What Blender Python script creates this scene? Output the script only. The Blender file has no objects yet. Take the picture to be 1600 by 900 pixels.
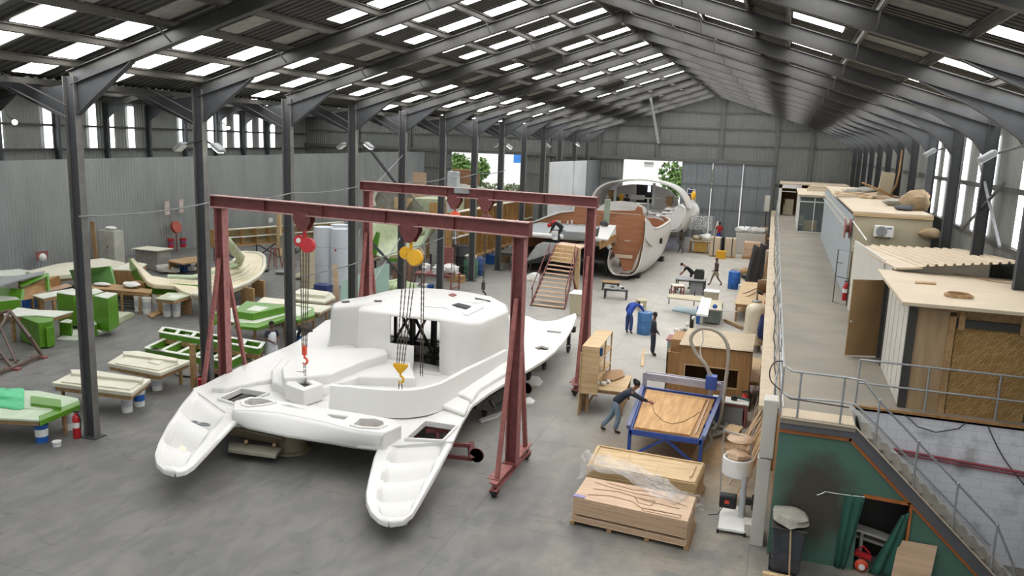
import bpy, math, random
from mathutils import Vector, Matrix
from mathutils.geometry import delaunay_2d_cdt
from math import sin, cos, tan, pi, radians, atan2, sqrt
R = random.Random(7)
SC = bpy.context.scene
COL = SC.collection
# ---------------------------------------------------------------- camera
CH = 8.3
def _cam():
    f = 1255.0; p, y, r = radians(10.35), radians(18.3), radians(2.1)
    fw = Vector((-sin(y)*cos(p), cos(y)*cos(p), -sin(p)))
    rt = Vector((cos(y), sin(y), 0)); up = rt.cross(fw)
    r2 = rt*cos(r) + up*sin(r); u2 = up*cos(r) - rt*sin(r)
    return f, fw, r2, u2
FPX, FW, RT, UP = _cam()
cd = bpy.data.cameras.new('camera'); cam = bpy.data.objects.new('camera', cd); COL.objects.link(cam)
cd.sensor_width = 36; cd.lens = FPX/1600*36; cd.clip_end = 1000; cd.clip_start = 0.1
M = Matrix((RT, UP, -FW)).transposed().to_4x4(); M.translation = (0, 0, CH); cam.matrix_world = M
SC.camera = cam
CAM = Vector((0, 0, CH))
# ---------------------------------------------------------------- world, exposure
SC.view_settings.view_transform = 'Standard'; SC.view_settings.look = 'None'
SC.view_settings.gamma = 1; SC.view_settings.use_curve_mapping = False
SC.view_settings.exposure = 0.0
W = bpy.data.worlds.new('sky'); SC.world = W; W.use_nodes = True
bgn = W.node_tree.nodes['Background']; bgn.inputs[0].default_value = (0.93, 0.97, 1.0, 1); bgn.inputs[1].default_value = .68
sl = bpy.data.lights.new('sun', 'SUN'); sl.energy = 3.2; sl.angle = .02; sun = bpy.data.objects.new('sun', sl); COL.objects.link(sun)
sun.rotation_euler = (radians(24), radians(6), 0)      # high sun, from behind the camera
SKY_E = 10.0     # translucent roof sheets lit by the sky
STRIP_E = 3.0
# ---------------------------------------------------------------- pixel of the photo -> point on a real plane
def _ray(u, v): return FW*FPX + RT*(u-800) - UP*(v-450)
def at(u, v, z=0.0):
    r = _ray(u, v); return CAM + r*((z-CH)/r.z)
def aty(u, v, y):
    r = _ray(u, v); return CAM + r*(y/r.y)
def atx(u, v, x):
    r = _ray(u, v); return CAM + r*(x/r.x)
# ---------------------------------------------------------------- materials
def hx(s):
    c = [int(s[i:i+2], 16)/255 for i in (0, 2, 4)]
    return tuple((x/12.92 if x <= 0.04045 else ((x+0.055)/1.055)**2.4) for x in c)
MATS = {}
def mat(name, col, rough=.6, metal=0., var=.12, scale=3., stretch=None, bump=0., emit=0., col2=None, alpha=1., trans=0., detail=6):
    if name in MATS: return MATS[name]
    m = bpy.data.materials.new(name); m.use_nodes = True; nt = m.node_tree; N = nt.nodes; L = nt.links
    b = N['Principled BSDF']; c = hx(col) if isinstance(col, str) else col
    b.inputs['Roughness'].default_value = rough; b.inputs['Metallic'].default_value = metal
    tc = N.new('ShaderNodeTexCoord'); mp = N.new('ShaderNodeMapping'); L.new(tc.outputs['Object'], mp.inputs[0])
    if stretch: mp.inputs['Scale'].default_value = stretch
    nz = N.new('ShaderNodeTexNoise'); nz.inputs['Scale'].default_value = scale; nz.inputs['Detail'].default_value = detail
    L.new(mp.outputs[0], nz.inputs['Vector'])
    cr = N.new('ShaderNodeValToRGB'); L.new(nz.outputs['Fac'], cr.inputs[0])
    e = cr.color_ramp.elements; e[0].position = .3; e[1].position = .7
    if col2 is not None:
        c2 = hx(col2) if isinstance(col2, str) else col2
        e[0].color = (*c2, 1); e[1].color = (*c, 1)
    else:
        e[0].color = (*[x*(1-var) for x in c], 1); e[1].color = (*[min(1, x*(1+var)) for x in c], 1)
    L.new(cr.outputs[0], b.inputs['Base Color'])
    if bump:
        bp = N.new('ShaderNodeBump'); bp.inputs['Strength'].default_value = bump; L.new(nz.outputs['Fac'], bp.inputs['Height']); L.new(bp.outputs[0], b.inputs['Normal'])
    if emit:
        b.inputs['Emission Color'].default_value = (*c, 1); b.inputs['Emission Strength'].default_value = emit
    if alpha < 1: b.inputs['Alpha'].default_value = alpha
    if trans: b.inputs['Transmission Weight'].default_value = trans
    MATS[name] = m; return m
def floor_mat():
    m = bpy.data.materials.new('concrete'); m.use_nodes = True; N = m.node_tree.nodes; L = m.node_tree.links; b = N['Principled BSDF']
    tc = N.new('ShaderNodeTexCoord')
    def noise(s, d=8, sc=(1, 1, 1), dist=0.):
        mp = N.new('ShaderNodeMapping'); mp.inputs['Scale'].default_value = sc; L.new(tc.outputs['Object'], mp.inputs[0])
        n = N.new('ShaderNodeTexNoise'); n.inputs['Scale'].default_value = s; n.inputs['Detail'].default_value = d; n.inputs['Distortion'].default_value = dist; L.new(mp.outputs[0], n.inputs['Vector']); return n
    def ramp(src, p0, p1, c0, c1):
        r = N.new('ShaderNodeValToRGB'); L.new(src, r.inputs[0]); r.color_ramp.elements[0].position = p0; r.color_ramp.elements[1].position = p1
        r.color_ramp.elements[0].color = (*c0, 1); r.color_ramp.elements[1].color = (*c1, 1); return r
    def mix(f, a, bb, mode='MIX'):
        x = N.new('ShaderNodeMix'); x.data_type = 'RGBA'; x.blend_type = mode
        if isinstance(f, float): x.inputs[0].default_value = f
        else: L.new(f, x.inputs[0])
        L.new(a, x.inputs[6]); L.new(bb, x.inputs[7]); return x.outputs[2]
    a = ramp(noise(.35).outputs['Fac'], .35, .68, hx('5f5f5c'), hx('72716c'))
    bb = ramp(noise(2.2, 10, (1, .5, 1), .6).outputs['Fac'], .4, .62, hx('575756'), hx('767570'))
    c = mix(.45, a.outputs[0], bb.outputs[0])
    # fine saw dust trodden into the right hand side; floor tone paler towards the far right
    sx = N.new('ShaderNodeSeparateXYZ'); L.new(tc.outputs['Object'], sx.inputs[0])
    def rng(i, a0, a1):
        q = N.new('ShaderNodeMapRange'); q.inputs[1].default_value = a0; q.inputs[2].default_value = a1; L.new(sx.outputs[i], q.inputs[0]); return q.outputs[0]
    mm = N.new('ShaderNodeMath'); mm.operation = 'MULTIPLY'; L.new(rng(0, -19, -5), mm.inputs[0]); L.new(rng(1, 17, 34), mm.inputs[1])
    pale = ramp(noise(1.1, 8, (1, .6, 1), .4).outputs['Fac'], .3, .7, hx('a3a099'), hx('b5b1a7'))
    c = mix(mm.outputs[0], c, pale.outputs[0])
    mr = N.new('ShaderNodeMapRange'); mr.inputs[1].default_value = -6.0; mr.inputs[2].default_value = -1.0; mr.inputs[3].default_value = .05; mr.inputs[4].default_value = .6; L.new(sx.outputs[0], mr.inputs[0])
    dn = ramp(noise(.8, 6, (1, 1, 1), .5).outputs['Fac'], .38, .7, (0, 0, 0), (1, 1, 1))
    mu = N.new('ShaderNodeMath'); mu.operation = 'MULTIPLY'; L.new(mr.outputs[0], mu.inputs[0]); L.new(dn.outputs[0], mu.inputs[1])
    dust = ramp(noise(9).outputs['Fac'], .3, .7, hx('988b79'), hx('ab9f8d'))
    c = mix(mu.outputs[0], c, dust.outputs[0])
    # a heap-coloured patch of dust round the routing table
    vm = N.new('ShaderNodeVectorMath'); vm.operation = 'DISTANCE'; vm.inputs[1].default_value = (-1.6, 21.2, 0); L.new(tc.outputs['Object'], vm.inputs[0])
    m2 = N.new('ShaderNodeMapRange'); m2.inputs[1].default_value = 1.2; m2.inputs[2].default_value = 3.6; m2.inputs[3].default_value = .85; m2.inputs[4].default_value = 0; L.new(vm.outputs['Value'], m2.inputs[0])
    d3 = ramp(noise(5, 6, (1, 1, 1), .4).outputs['Fac'], .3, .7, hx('857359'), hx('9c896d'))
    c = mix(m2.outputs[0], c, d3.outputs[0])
    # dark scuffs
    sc = ramp(noise(1.3, 12, (1, 2.2, 1), 1.2).outputs['Fac'], .62, .75, (1, 1, 1), (.5, .51, .54))
    c = mix(.75, c, sc.outputs[0], 'MULTIPLY')
    # joints cast every 6 m
    w = N.new('ShaderNodeMath'); w.operation = 'PINGPONG'; w.inputs[1].default_value = 3.0; L.new(sx.outputs[0], w.inputs[0])
    w2 = N.new('ShaderNodeMath'); w2.operation = 'PINGPONG'; w2.inputs[1].default_value = 2.6; L.new(sx.outputs[1], w2.inputs[0])
    mn = N.new('ShaderNodeMath'); mn.operation = 'MINIMUM'; L.new(w.outputs[0], mn.inputs[0]); L.new(w2.outputs[0], mn.inputs[1])
    jr = ramp(mn.outputs[0], .006, .014, (.62, .6, .58), (1, 1, 1)); c = mix(.8, c, jr.outputs[0], 'MULTIPLY')
    L.new(c, b.inputs['Base Color']); b.inputs['Roughness'].default_value = .62
    bp = N.new('ShaderNodeBump'); bp.inputs['Strength'].default_value = .08; L.new(noise(30).outputs['Fac'], bp.inputs['Height']); L.new(bp.outputs[0], b.inputs['Normal'])
    return m
def mat_block(name, c, gap, sx, sz, rough=.8, off=.5, var='b0b0b0'):
    m = bpy.data.materials.new(name); m.use_nodes = True; N = m.node_tree.nodes; L = m.node_tree.links; b = N['Principled BSDF']
    tc = N.new('ShaderNodeTexCoord'); sp = N.new('ShaderNodeSeparateXYZ'); L.new(tc.outputs['Object'], sp.inputs[0])
    cb = N.new('ShaderNodeCombineXYZ'); L.new(sp.outputs[0], cb.inputs[0]); L.new(sp.outputs[2], cb.inputs[1])
    br = N.new('ShaderNodeTexBrick'); L.new(cb.outputs[0], br.inputs[0]); br.inputs['Scale'].default_value = 1; br.inputs['Brick Width'].default_value = sx; br.inputs['Row Height'].default_value = sz
    br.inputs['Mortar Size'].default_value = .006; br.inputs['Color1'].default_value = (*hx(c), 1); br.inputs['Color2'].default_value = (*hx(c), 1); br.inputs['Mortar'].default_value = (*hx(gap), 1)
    nz = N.new('ShaderNodeTexNoise'); nz.inputs['Scale'].default_value = 1.6; nz.inputs['Detail'].default_value = 10; L.new(tc.outputs['Object'], nz.inputs['Vector'])
    cr = N.new('ShaderNodeValToRGB'); cr.color_ramp.elements[0].position = .55; cr.color_ramp.elements[1].position = .72; cr.color_ramp.elements[0].color = (1, 1, 1, 1); cr.color_ramp.elements[1].color = (*hx(var), 1); L.new(nz.outputs['Fac'], cr.inputs[0])
    x = N.new('ShaderNodeMix'); x.data_type = 'RGBA'; x.blend_type = 'MULTIPLY'; x.inputs[0].default_value = 1; L.new(br.outputs[0], x.inputs[6]); L.new(cr.outputs[0], x.inputs[7]); L.new(x.outputs[2], b.inputs['Base Color'])
    bp = N.new('ShaderNodeBump'); bp.inputs['Strength'].default_value = .3; L.new(br.outputs['Fac'], bp.inputs['Height']); bp.invert = True; L.new(bp.outputs[0], b.inputs['Normal']); b.inputs['Roughness'].default_value = rough
    MATS[name] = m; return m
def mat_weave(name, c1, c2, s=9.):
    m = bpy.data.materials.new(name); m.use_nodes = True; N = m.node_tree.nodes; L = m.node_tree.links; b = N['Principled BSDF']
    tc = N.new('ShaderNodeTexCoord'); mp = N.new('ShaderNodeMapping'); mp.inputs['Rotation'].default_value = (0, radians(45), 0); L.new(tc.outputs['Object'], mp.inputs[0])
    sp = N.new('ShaderNodeSeparateXYZ'); L.new(mp.outputs[0], sp.inputs[0]); cb = N.new('ShaderNodeCombineXYZ'); L.new(sp.outputs[0], cb.inputs[0]); L.new(sp.outputs[2], cb.inputs[1])
    br = N.new('ShaderNodeTexBrick'); L.new(cb.outputs[0], br.inputs[0]); br.inputs['Scale'].default_value = s; br.inputs['Brick Width'].default_value = .9; br.inputs['Row Height'].default_value = .3; br.inputs['Mortar Size'].default_value = .03
    br.inputs['Color1'].default_value = (*hx(c1), 1); br.inputs['Color2'].default_value = (*hx(c2), 1); br.inputs['Mortar'].default_value = (*[x*.45 for x in hx(c2)], 1)
    L.new(br.outputs[0], b.inputs['Base Color']); b.inputs['Roughness'].default_value = .8
    MATS[name] = m; return m
def wood(name, c, c2, axis=0, s=1.):
    st = [6*s, 6*s, 6*s]; st[axis] = .7*s
    return mat(name, c, .65, col2=c2, scale=1.6, stretch=tuple(st), detail=8)
# ---------------------------------------------------------------- things
def thing(name, label, cat, loc=(0, 0, 0), group=None, rotz=0.):
    o = bpy.data.objects.new(name, None); COL.objects.link(o); o.location = loc; o.rotation_euler = (0, 0, rotz); o.empty_display_size = .1
    o['label'] = label; o['category'] = cat; o['kind'] = 'thing'
    if group: o['group'] = group
    return o
def tag(o, label, cat, group=None, kind='thing'):
    o['label'] = label; o['category'] = cat; o['kind'] = kind
    if group: o['group'] = group
    return o
def struct(o):
    o['kind'] = 'structure'; return o
def dup(root, loc=None, rotz=None, label=None, group=None):
    def cp(o, par):
        c = o.copy(); COL.objects.link(c)
        if par: c.parent = par; c.matrix_parent_inverse = Matrix()
        for ch in list(KIDS.get(o.name, [])):
            n = cp(ch, c); KIDS.setdefault(c.name, []).append(n)
        return c
    r = cp(root, None)
    if loc is not None: r.location = loc
    if rotz is not None: r.rotation_euler = (0, 0, rotz)
    if label: r['label'] = label
    if group: r['group'] = group
    return r
KIDS = {}
ORG = {}     # world origin of every built object, so parts can be written in the coordinates of their thing
class MB:
    def __init__(s, world=True): s.v = []; s.f = []; s.mi = []; s.m = 0; s.world = world
    def add(s, vs, fs):
        b = len(s.v); s.v += [tuple(v) for v in vs]
        for f in fs: s.f.append(tuple(b+i for i in f)); s.mi.append(s.m)
        return s
    def box(s, c, d, rz=0., M=None):
        x, y, z = d[0]/2, d[1]/2, d[2]/2
        vs = [Vector((a*x, b*y, e*z)) for e in (-1, 1) for a, b in ((-1, -1), (1, -1), (1, 1), (-1, 1))]
        if rz: vs = [Matrix.Rotation(rz, 3, 'Z') @ v for v in vs]
        if M is not None: vs = [M @ v for v in vs]
        c = Vector(c); return s.add([v+c for v in vs], [(3, 2, 1, 0), (4, 5, 6, 7), (0, 1, 5, 4), (1, 2, 6, 5), (2, 3, 7, 6), (3, 0, 4, 7)])
    def b2(s, p, q):
        return s.box([(p[i]+q[i])/2 for i in range(3)], [abs(q[i]-p[i]) for i in range(3)])
    def bar(s, p, q, w, h=None, up=(0, 0, 1)):
        h = h or w; p = Vector(p); q = Vector(q); d = (q-p)
        if d.length < 1e-6: return s
        d.normalize(); up = Vector(up)
        if abs(d.dot(up)) > .98: up = Vector((0, 1, 0))
        a = d.cross(up).normalized(); b = a.cross(d)
        vs = [e+a*(i*w/2)+b*(j*h/2) for e in (p, q) for i, j in ((-1, -1), (1, -1), (1, 1), (-1, 1))]
        return s.add(vs, [(0, 1, 2, 3), (7, 6, 5, 4), (0, 4, 5, 1), (1, 5, 6, 2), (2, 6, 7, 3), (3, 7, 4, 0)])
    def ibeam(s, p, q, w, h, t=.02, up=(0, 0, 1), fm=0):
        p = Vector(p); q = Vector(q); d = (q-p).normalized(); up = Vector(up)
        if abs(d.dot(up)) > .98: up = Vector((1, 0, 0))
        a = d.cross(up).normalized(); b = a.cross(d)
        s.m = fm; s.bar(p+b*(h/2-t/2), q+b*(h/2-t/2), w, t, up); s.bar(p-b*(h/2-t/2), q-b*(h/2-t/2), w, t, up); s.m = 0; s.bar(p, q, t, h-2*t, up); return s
    def tube(s, pts, r, n=8, closed=False):
        pts = [Vector(p) for p in pts]; k = len(pts); rs = r if isinstance(r, (list, tuple)) else [r]*k; vs = []; prev = None
        for i, p in enumerate(pts):
            if closed: d = pts[(i+1) % k]-pts[i-1]
            else: d = pts[min(i+1, k-1)]-pts[max(i-1, 0)]
            if d.length < 1e-9: d = Vector((0, 0, 1))
            d.normalize()
            if prev is None: a = d.cross(Vector((0, 0, 1)) if abs(d.z) < .95 else Vector((1, 0, 0))).normalized()
            else:
                a = prev-d*prev.dot(d); a = a.normalized() if a.length > 1e-6 else d.orthogonal().normalized()
            prev = a; b = d.cross(a)
            vs += [p+(a*cos(2*pi*j/n)+b*sin(2*pi*j/n))*rs[i] for j in range(n)]
        fs = [(i*n+j, i*n+(j+1) % n, ((i+1) % k)*n+(j+1) % n, ((i+1) % k)*n+j) for i in range(k if closed else k-1) for j in range(n)]
        if not closed: fs += [tuple(reversed(range(n))), tuple((k-1)*n+j for j in range(n))]
        return s.add(vs, fs)
    def lathe(s, c, prof, n=20, M=None):
        c = Vector(c); vs = []
        for r, z in prof:
            for j in range(n):
                v = Vector((r*cos(2*pi*j/n), r*sin(2*pi*j/n), z)); vs.append(c+(M @ v if M is not None else v))
        k = len(prof); fs = [(i*n+j, i*n+(j+1) % n, (i+1)*n+(j+1) % n, (i+1)*n+j) for i in range(k-1) for j in range(n)]
        if prof[0][0] > 1e-4: fs.append(tuple(reversed(range(n))))
        if prof[-1][0] > 1e-4: fs.append(tuple((k-1)*n+j for j in range(n)))
        return s.add(vs, fs)
    def cyl(s, c, r, h, n=20, r2=None): return s.lathe(c, [(r, 0), (r if r2 is None else r2, h)], n)
    def ball(s, c, r, n=12, sq=(1, 1, 1), M=None):
        c = Vector(c); vs = []; fs = []; k = n//2
        for i in range(k+1):
            t = pi*i/k
            for j in range(n):
                v = Vector((sin(t)*cos(2*pi*j/n)*r*sq[0], sin(t)*sin(2*pi*j/n)*r*sq[1], cos(t)*r*sq[2])); vs.append(c+(M @ v if M is not None else v))
        fs = [(i*n+j, (i+1)*n+j, (i+1)*n+(j+1) % n, i*n+(j+1) % n) for i in range(k) for j in range(n)]
        return s.add(vs, fs)
    def plate(s, pts, th, holes=(), up=True):
        """slab whose top follows pts (3D, seen from above), th thick, with holes"""
        allp = [Vector(p) for p in pts]; loops = [list(range(len(pts)))]
        for h in holes:
            b = len(allp); allp += [Vector(p) for p in h]; loops.append(list(range(b, len(allp))))
        ed = [(l[i], l[(i+1) % len(l)]) for l in loops for i in range(len(l))]
        v2, e2, f2, ov, oe, of = delaunay_2d_cdt([p.to_2d() for p in allp], ed, [], 0, 1e-6)
        z = [allp[o[0]].z if o else 0 for o in ov]
        def inside(p, poly):
            c = False; n = len(poly)
            for i in range(n):
                a, b = poly[i], poly[i-1]
                if (a.y > p.y) != (b.y > p.y) and p.x < (b.x-a.x)*(p.y-a.y)/(b.y-a.y)+a.x: c = not c
            return c
        P = [[allp[i] for i in l] for l in loops]; fs = []
        for f in f2:
            c = sum((v2[i] for i in f), Vector((0, 0)))/len(f)
            if inside(c, P[0]) and not any(inside(c, q) for q in P[1:]): fs.append(tuple(f))
        n = len(v2); vs = [(v2[i].x, v2[i].y, z[i]) for i in range(n)]+[(v2[i].x, v2[i].y, z[i]-th) for i in range(n)]
        out = list(fs)+[tuple(n+i for i in reversed(f)) for f in fs]
        cnt = {}
        for f in fs:
            for i in range(len(f)): cnt[(f[i], f[(i+1) % len(f)])] = 1
        for (a, b) in list(cnt):
            if (b, a) not in cnt: out.append((b, a, n+a, n+b))
        return s.add(vs, out)
    def prism(s, pts, d):
        """polygon (3D points) swept by the vector d"""
        n = len(pts); d = Vector(d); vs = [Vector(p) for p in pts]+[Vector(p)+d for p in pts]
        return s.add(vs, [tuple(range(n)), tuple(reversed(range(n, 2*n)))]+[(i, (i+1) % n, n+(i+1) % n, n+i)[::-1] for i in range(n)])
    def grid(s, rows, closed=False):
        m = len(rows[0]); n = len(rows); vs = [p for r in rows for p in r]
        fs = [(i*m+j, i*m+(j+1) % m, (i+1)*m+(j+1) % m, (i+1)*m+j) for i in range(n-1) for j in range(m if closed else m-1)]
        return s.add(vs, fs)
    def build(s, name, m, parent=None, bevel=0., smooth=False, solid=0., seg=2, sub=0):
        me = bpy.data.meshes.new(name); off = Vector((0, 0, 0))
        o = bpy.data.objects.new(name, me); COL.objects.link(o)
        if parent is not None:
            o.parent = parent; KIDS.setdefault(parent.name, []).append(o)
            off = ORG.get(parent.name, Vector(parent.location)) if s.world else off
            ORG[o.name] = ORG.get(parent.name, Vector(parent.location))
        me.from_pydata([tuple(Vector(v)-off) for v in s.v], [], s.f)
        for q in (m if isinstance(m, (list, tuple)) else [m]): me.materials.append(q)
        me.polygons.foreach_set('material_index', s.mi)
        me.validate()
        import bmesh
        bm = bmesh.new(); bm.from_mesh(me); bmesh.ops.recalc_face_normals(bm, faces=bm.faces); bm.to_mesh(me); bm.free()
        if smooth:
            me.polygons.foreach_set('use_smooth', [True]*len(me.polygons)); me.set_sharp_from_angle(angle=radians(smooth if smooth > 1 else 40))
        if solid:
            q = o.modifiers.new('s', 'SOLIDIFY'); q.thickness = solid; q.offset = 0
        if bevel:
            q = o.modifiers.new('b', 'BEVEL'); q.width = bevel; q.segments = seg; q.limit_method = 'ANGLE'; q.angle_limit = radians(35)
        if sub:
            q = o.modifiers.new('u', 'SUBSURF'); q.levels = sub; q.render_levels = sub
        me.update(); return o
# palette
m_steel = mat('dark painted steel', '3a3c3e', .55, .0, .15, 4)
m_steelg = mat('grey painted steel', '3a3936', .5, .0, .15, 4)
m_galv = mat('galvanised pipe', 'a3a6a8', .4, .5, .1, 6)
m_roof = mat('roof sheet underside', '403e39', .6, .1, .15, 1.2)
m_gable = mat('grey wall sheeting', '7d7f7b', .5, .25, .08, .6)
m_doorg = mat('grey sliding door sheeting', '7f8486', .5, .25, .08, .6)
m_part = mat('bare zinc sheeting', 'a2a6a4', .38, .45, .12, .8, stretch=(1, 1, .25))
m_partw = mat('white wall sheeting', 'cfd3d4', .5, .0, .06, .8)
m_sky = mat('sky lit translucent sheet', (1, 1, 1), .5, emit=SKY_E, var=0)
m_strip = mat('translucent wall strip', (.93, .97, 1), .5, emit=STRIP_E, var=0)
m_dirty = mat('dirty translucent sheet', '8c8b84', .6, var=.2, scale=5, emit=.02)
m_red = mat('oxide red painted steel', '683533', .55, 0, .22, 5, bump=.05)
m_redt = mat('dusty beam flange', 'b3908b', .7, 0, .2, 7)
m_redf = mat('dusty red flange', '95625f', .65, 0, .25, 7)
m_colf = mat('dusty column flange', '63615e', .6, 0, .2, 3)  # same paint as the web; colour lightened for light it catches and wear
m_redl = mat('worn red painted steel', '8d5550', .6, 0, .25, 8)
m_gel = mat('white gelcoat', 'd5d4d0', .3, 0, .025, .8)
m_gelc = mat('cream gelcoat', 'd5d1bd', .4, 0, .08, 1.5)
m_grn = mat('green tooling gelcoat', '568a20', .35, 0, .12, 2)
m_grnl = mat('pale green fibreglass', 'b0b89a', .5, 0, .14, 3)
m_ply = wood('plywood', 'cdb48c', 'b3966b', 0)
m_plyd = wood('brown plywood', 'a98355', '8f6a40', 2)
m_board = wood('pale pink board', 'cbae92', 'b79b7f', 0)
m_timber = wood('rough timber', 'b08f63', '8c6d48', 1)
m_black = mat('black rubber', '1c1c1d', .6, 0, .1, 3)
m_dark = mat('black painted steel', '2b2927', .55, 0, .2, 3)
m_blue = mat('blue plastic', '1e5aa5', .4, 0, .15, 4)
m_white = mat('white plastic', 'dededa', .45, 0, .05, 3)
m_grey = mat('grey plastic', '8a8d8e', .5, 0, .1, 3)
m_redp = mat('red plastic', 'b41f26', .4, 0, .1, 3)
m_yel = mat('yellow paint', 'd9a414', .4, 0, .1, 4)
m_orange = mat('orange red paint', 'cf4a2c', .45, 0, .1, 4)
m_glass = mat('window glass', '8d9a98', .08, 0, .05, 1, alpha=.25)
m_lamp = mat('lit lamp glass', (.95, 1, .85), .3, emit=9, var=0)
# ================================================================ THE BUILDING
YF, YE = 2.0, 76.8
XR, XL, XA = 5.72, -17.17, -6.1       # right wall, inner column row, ridge
def zroof(x): return 13.23-.31*abs(x-XA)
def xo(y): return -43-(y-35)*.158    # outer wall, runs slightly askew
def zroof2(x, y): return 9.45+(x+18.3)/(-11.7)*3.8 if x > -30 else 13.25+(x+30)/(xo(y)+30)*(-3.1)
PY = lambda k: 16.1+4.67*k
mb = MB(); mb.b2((-60, -6, -.3), (9, 77, 0)); struct(mb.build('floor', floor_mat()))
def corr_line(x0, x1, pitch, dep):
    out = []; n = max(1, int(round(abs(x1-x0)/pitch))); p = (x1-x0)/n
    for i in range(n):
        a = x0+i*p; out += [(a, 0), (a+p*.38, 0), (a+p*.5, dep), (a+p*.88, dep)]
    out.append((x1, 0)); return out
def roof_sheet(mb, xa, xb, za, zb, y0, y1, pitch=.26, dep=-.04):
    pr = corr_line(y0, y1, pitch, dep); mb.grid([[(xa(y) if callable(xa) else xa, y, za+d) for y, d in pr], [(xb(y) if callable(xb) else xb, y, zb+d) for y, d in pr]])
ceil = MB(); roof_sheet(ceil, -18.3, XA, zroof(-18.3)+.04, zroof(XA)+.04, YF, YE+.3); roof_sheet(ceil, XA, XR+.2, zroof(XA)+.04, zroof(XR+.2)+.04, YF, YE+.3)
roof_sheet(ceil, -18.3, -30, 9.49, 13.29, YF, YE+.3, .3); roof_sheet(ceil, -30, lambda y: xo(y)-.2, 13.29, 10.15, YF, YE+.3, .3)
ceil.m = 0; ceil.b2((-18.5, YF, 9.28), (-18.1, YE, 9.42))
ceiling = struct(ceil.build('ceiling', m_roof, solid=.004))
# purlins
PUR = [-16.9, -15.45, -14.0, -12.5, -10.98, -9.46, -7.95, -6.45, -5.75, -4.25, -2.75, -1.2, -.25, 1.3, 2.8, 4.2, 5.5]
def zpurlin(mb, x, z, y0, y1, sgn):
    mb.prism([(x, y0, z), (x+.07*sgn, y0, z), (x+.07*sgn, y0, z-.02), (x+.015*sgn, y0, z-.02), (x+.015*sgn, y0, z-.16), (x-.055*sgn, y0, z-.16), (x-.055*sgn, y0, z-.18), (x-.005*sgn, y0, z-.18), (x-.005*sgn, y0, z-.02), (x, y0, z-.02)], (0, y1-y0, 0))
m_pur = mat('zinc purlin', '57544d', .5, .3, .15, 2)
for x in PUR:
    mb = MB(); zpurlin(mb, x, zroof(x)-.0, YF, YE, 1 if x < XA else -1); mb.build('purlin', m_pur, ceiling)
for x in [-19.6, -21.4, -23.2, -25, -26.8, -28.6]:
    mb = MB(); zpurlin(mb, x, zroof2(x, 40), YF, YE, -1); mb.build('purlin', m_pur, ceiling)
for t in (.04, .16, .28, .4, .52, .64, .76, .88, .98):
    mb = MB(); y0, y1 = 20, YE
    a = Vector((-30+(xo(y0)+30)*t, y0, 13.1-3.1*t)); b = Vector((-30+(xo(y1)+30)*t, y1, 13.1-3.1*t)); mb.bar(a, b, .06, .18); mb.build('purlin', m_pur, ceiling)
# translucent sheets let into the roof, one row each side of every frame
LAN = [(-18.0, -16.98), (-16.8, -15.55), (-15.35, -14.1), (-13.9, -12.6), (-12.1, -11.08), (-10.88, -9.56), (-9.36, -8.05), (-7.85, -6.55),
       (-5.65, -4.35), (-4.15, -2.85), (-2.65, -1.3), (-.15, .95), (1.4, 2.7), (2.9, 4.1), (4.3, 5.4)]
DARK = {3, 12}
sk = []
def sky_panel(x0, x1, y, fz, dark=False, w=.76):
    a, b = fz(x0)-.012, fz(x1)-.012; mb = MB()
    mb.add([(x0, y-w/2, a), (x1, y-w/2, b), (x1, y+w/2, b), (x0, y+w/2, a), (x0, y-w/2, a+.02), (x1, y-w/2, b+.02), (x1, y+w/2, b+.02), (x0, y+w/2, a+.02)],
           [(0, 1, 2, 3), (7, 6, 5, 4), (0, 4, 5, 1), (1, 5, 6, 2), (2, 6, 7, 3), (3, 7, 4, 0)])
    sk.append((((x0+x1)/2, y, a), mb, dark))
for k in range(-3, 13):
    for off in (-.12, .41):
        y = 16.1+4.67*(k+off)
        if not YF+.5 < y < YE-.5: continue
        for i, (x0, x1) in enumerate(LAN):
            if i == 0 and off < 0 and k % 2: continue
            if i in (4,) and k < 1: continue
            sky_panel(x0, x1, y, zroof, i in DARK or (k >= 4 and i == 5 and k % 3 == 1))
for k in range(0, 13):
    for off in (-.06, .44):
        y = 16.1+4.67*(k+off)
        for t0, t1 in ((.3, .38), (.42, .5), (.66, .74), (.78, .86)):
            X0 = -30+(xo(y)+30)*t0; X1 = -30+(xo(y)+30)*t1; sky_panel(X0, X1, y, lambda x, y=y: 13.25+(x+30)/(xo(y)+30)*(-3.1))
        for xx in (-28.4, -26.6, -24.8, -23, -21.2): sky_panel(xx, xx+1.3, y, lambda x: zroof2(x, 40))  # unseen near-slope panels, added to light the partition
sk.sort(key=lambda t: t[0][1]+abs(t[0][0]+5)*.3)
rest = {False: MB(), True: MB()}; cnt = 0
for c, mb, dk in sk:
    if c[1] > 9 and cnt < 95 and c[0] > -18.5: mb.build('skylight', m_dirty if dk else m_sky, ceiling); cnt += 1
    else: rest[dk].add(mb.v, mb.f)
for dk in rest: o = rest[dk].build('skylight', m_dirty if dk else m_sky, ceiling); o['kind'] = 'stuff'
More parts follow.
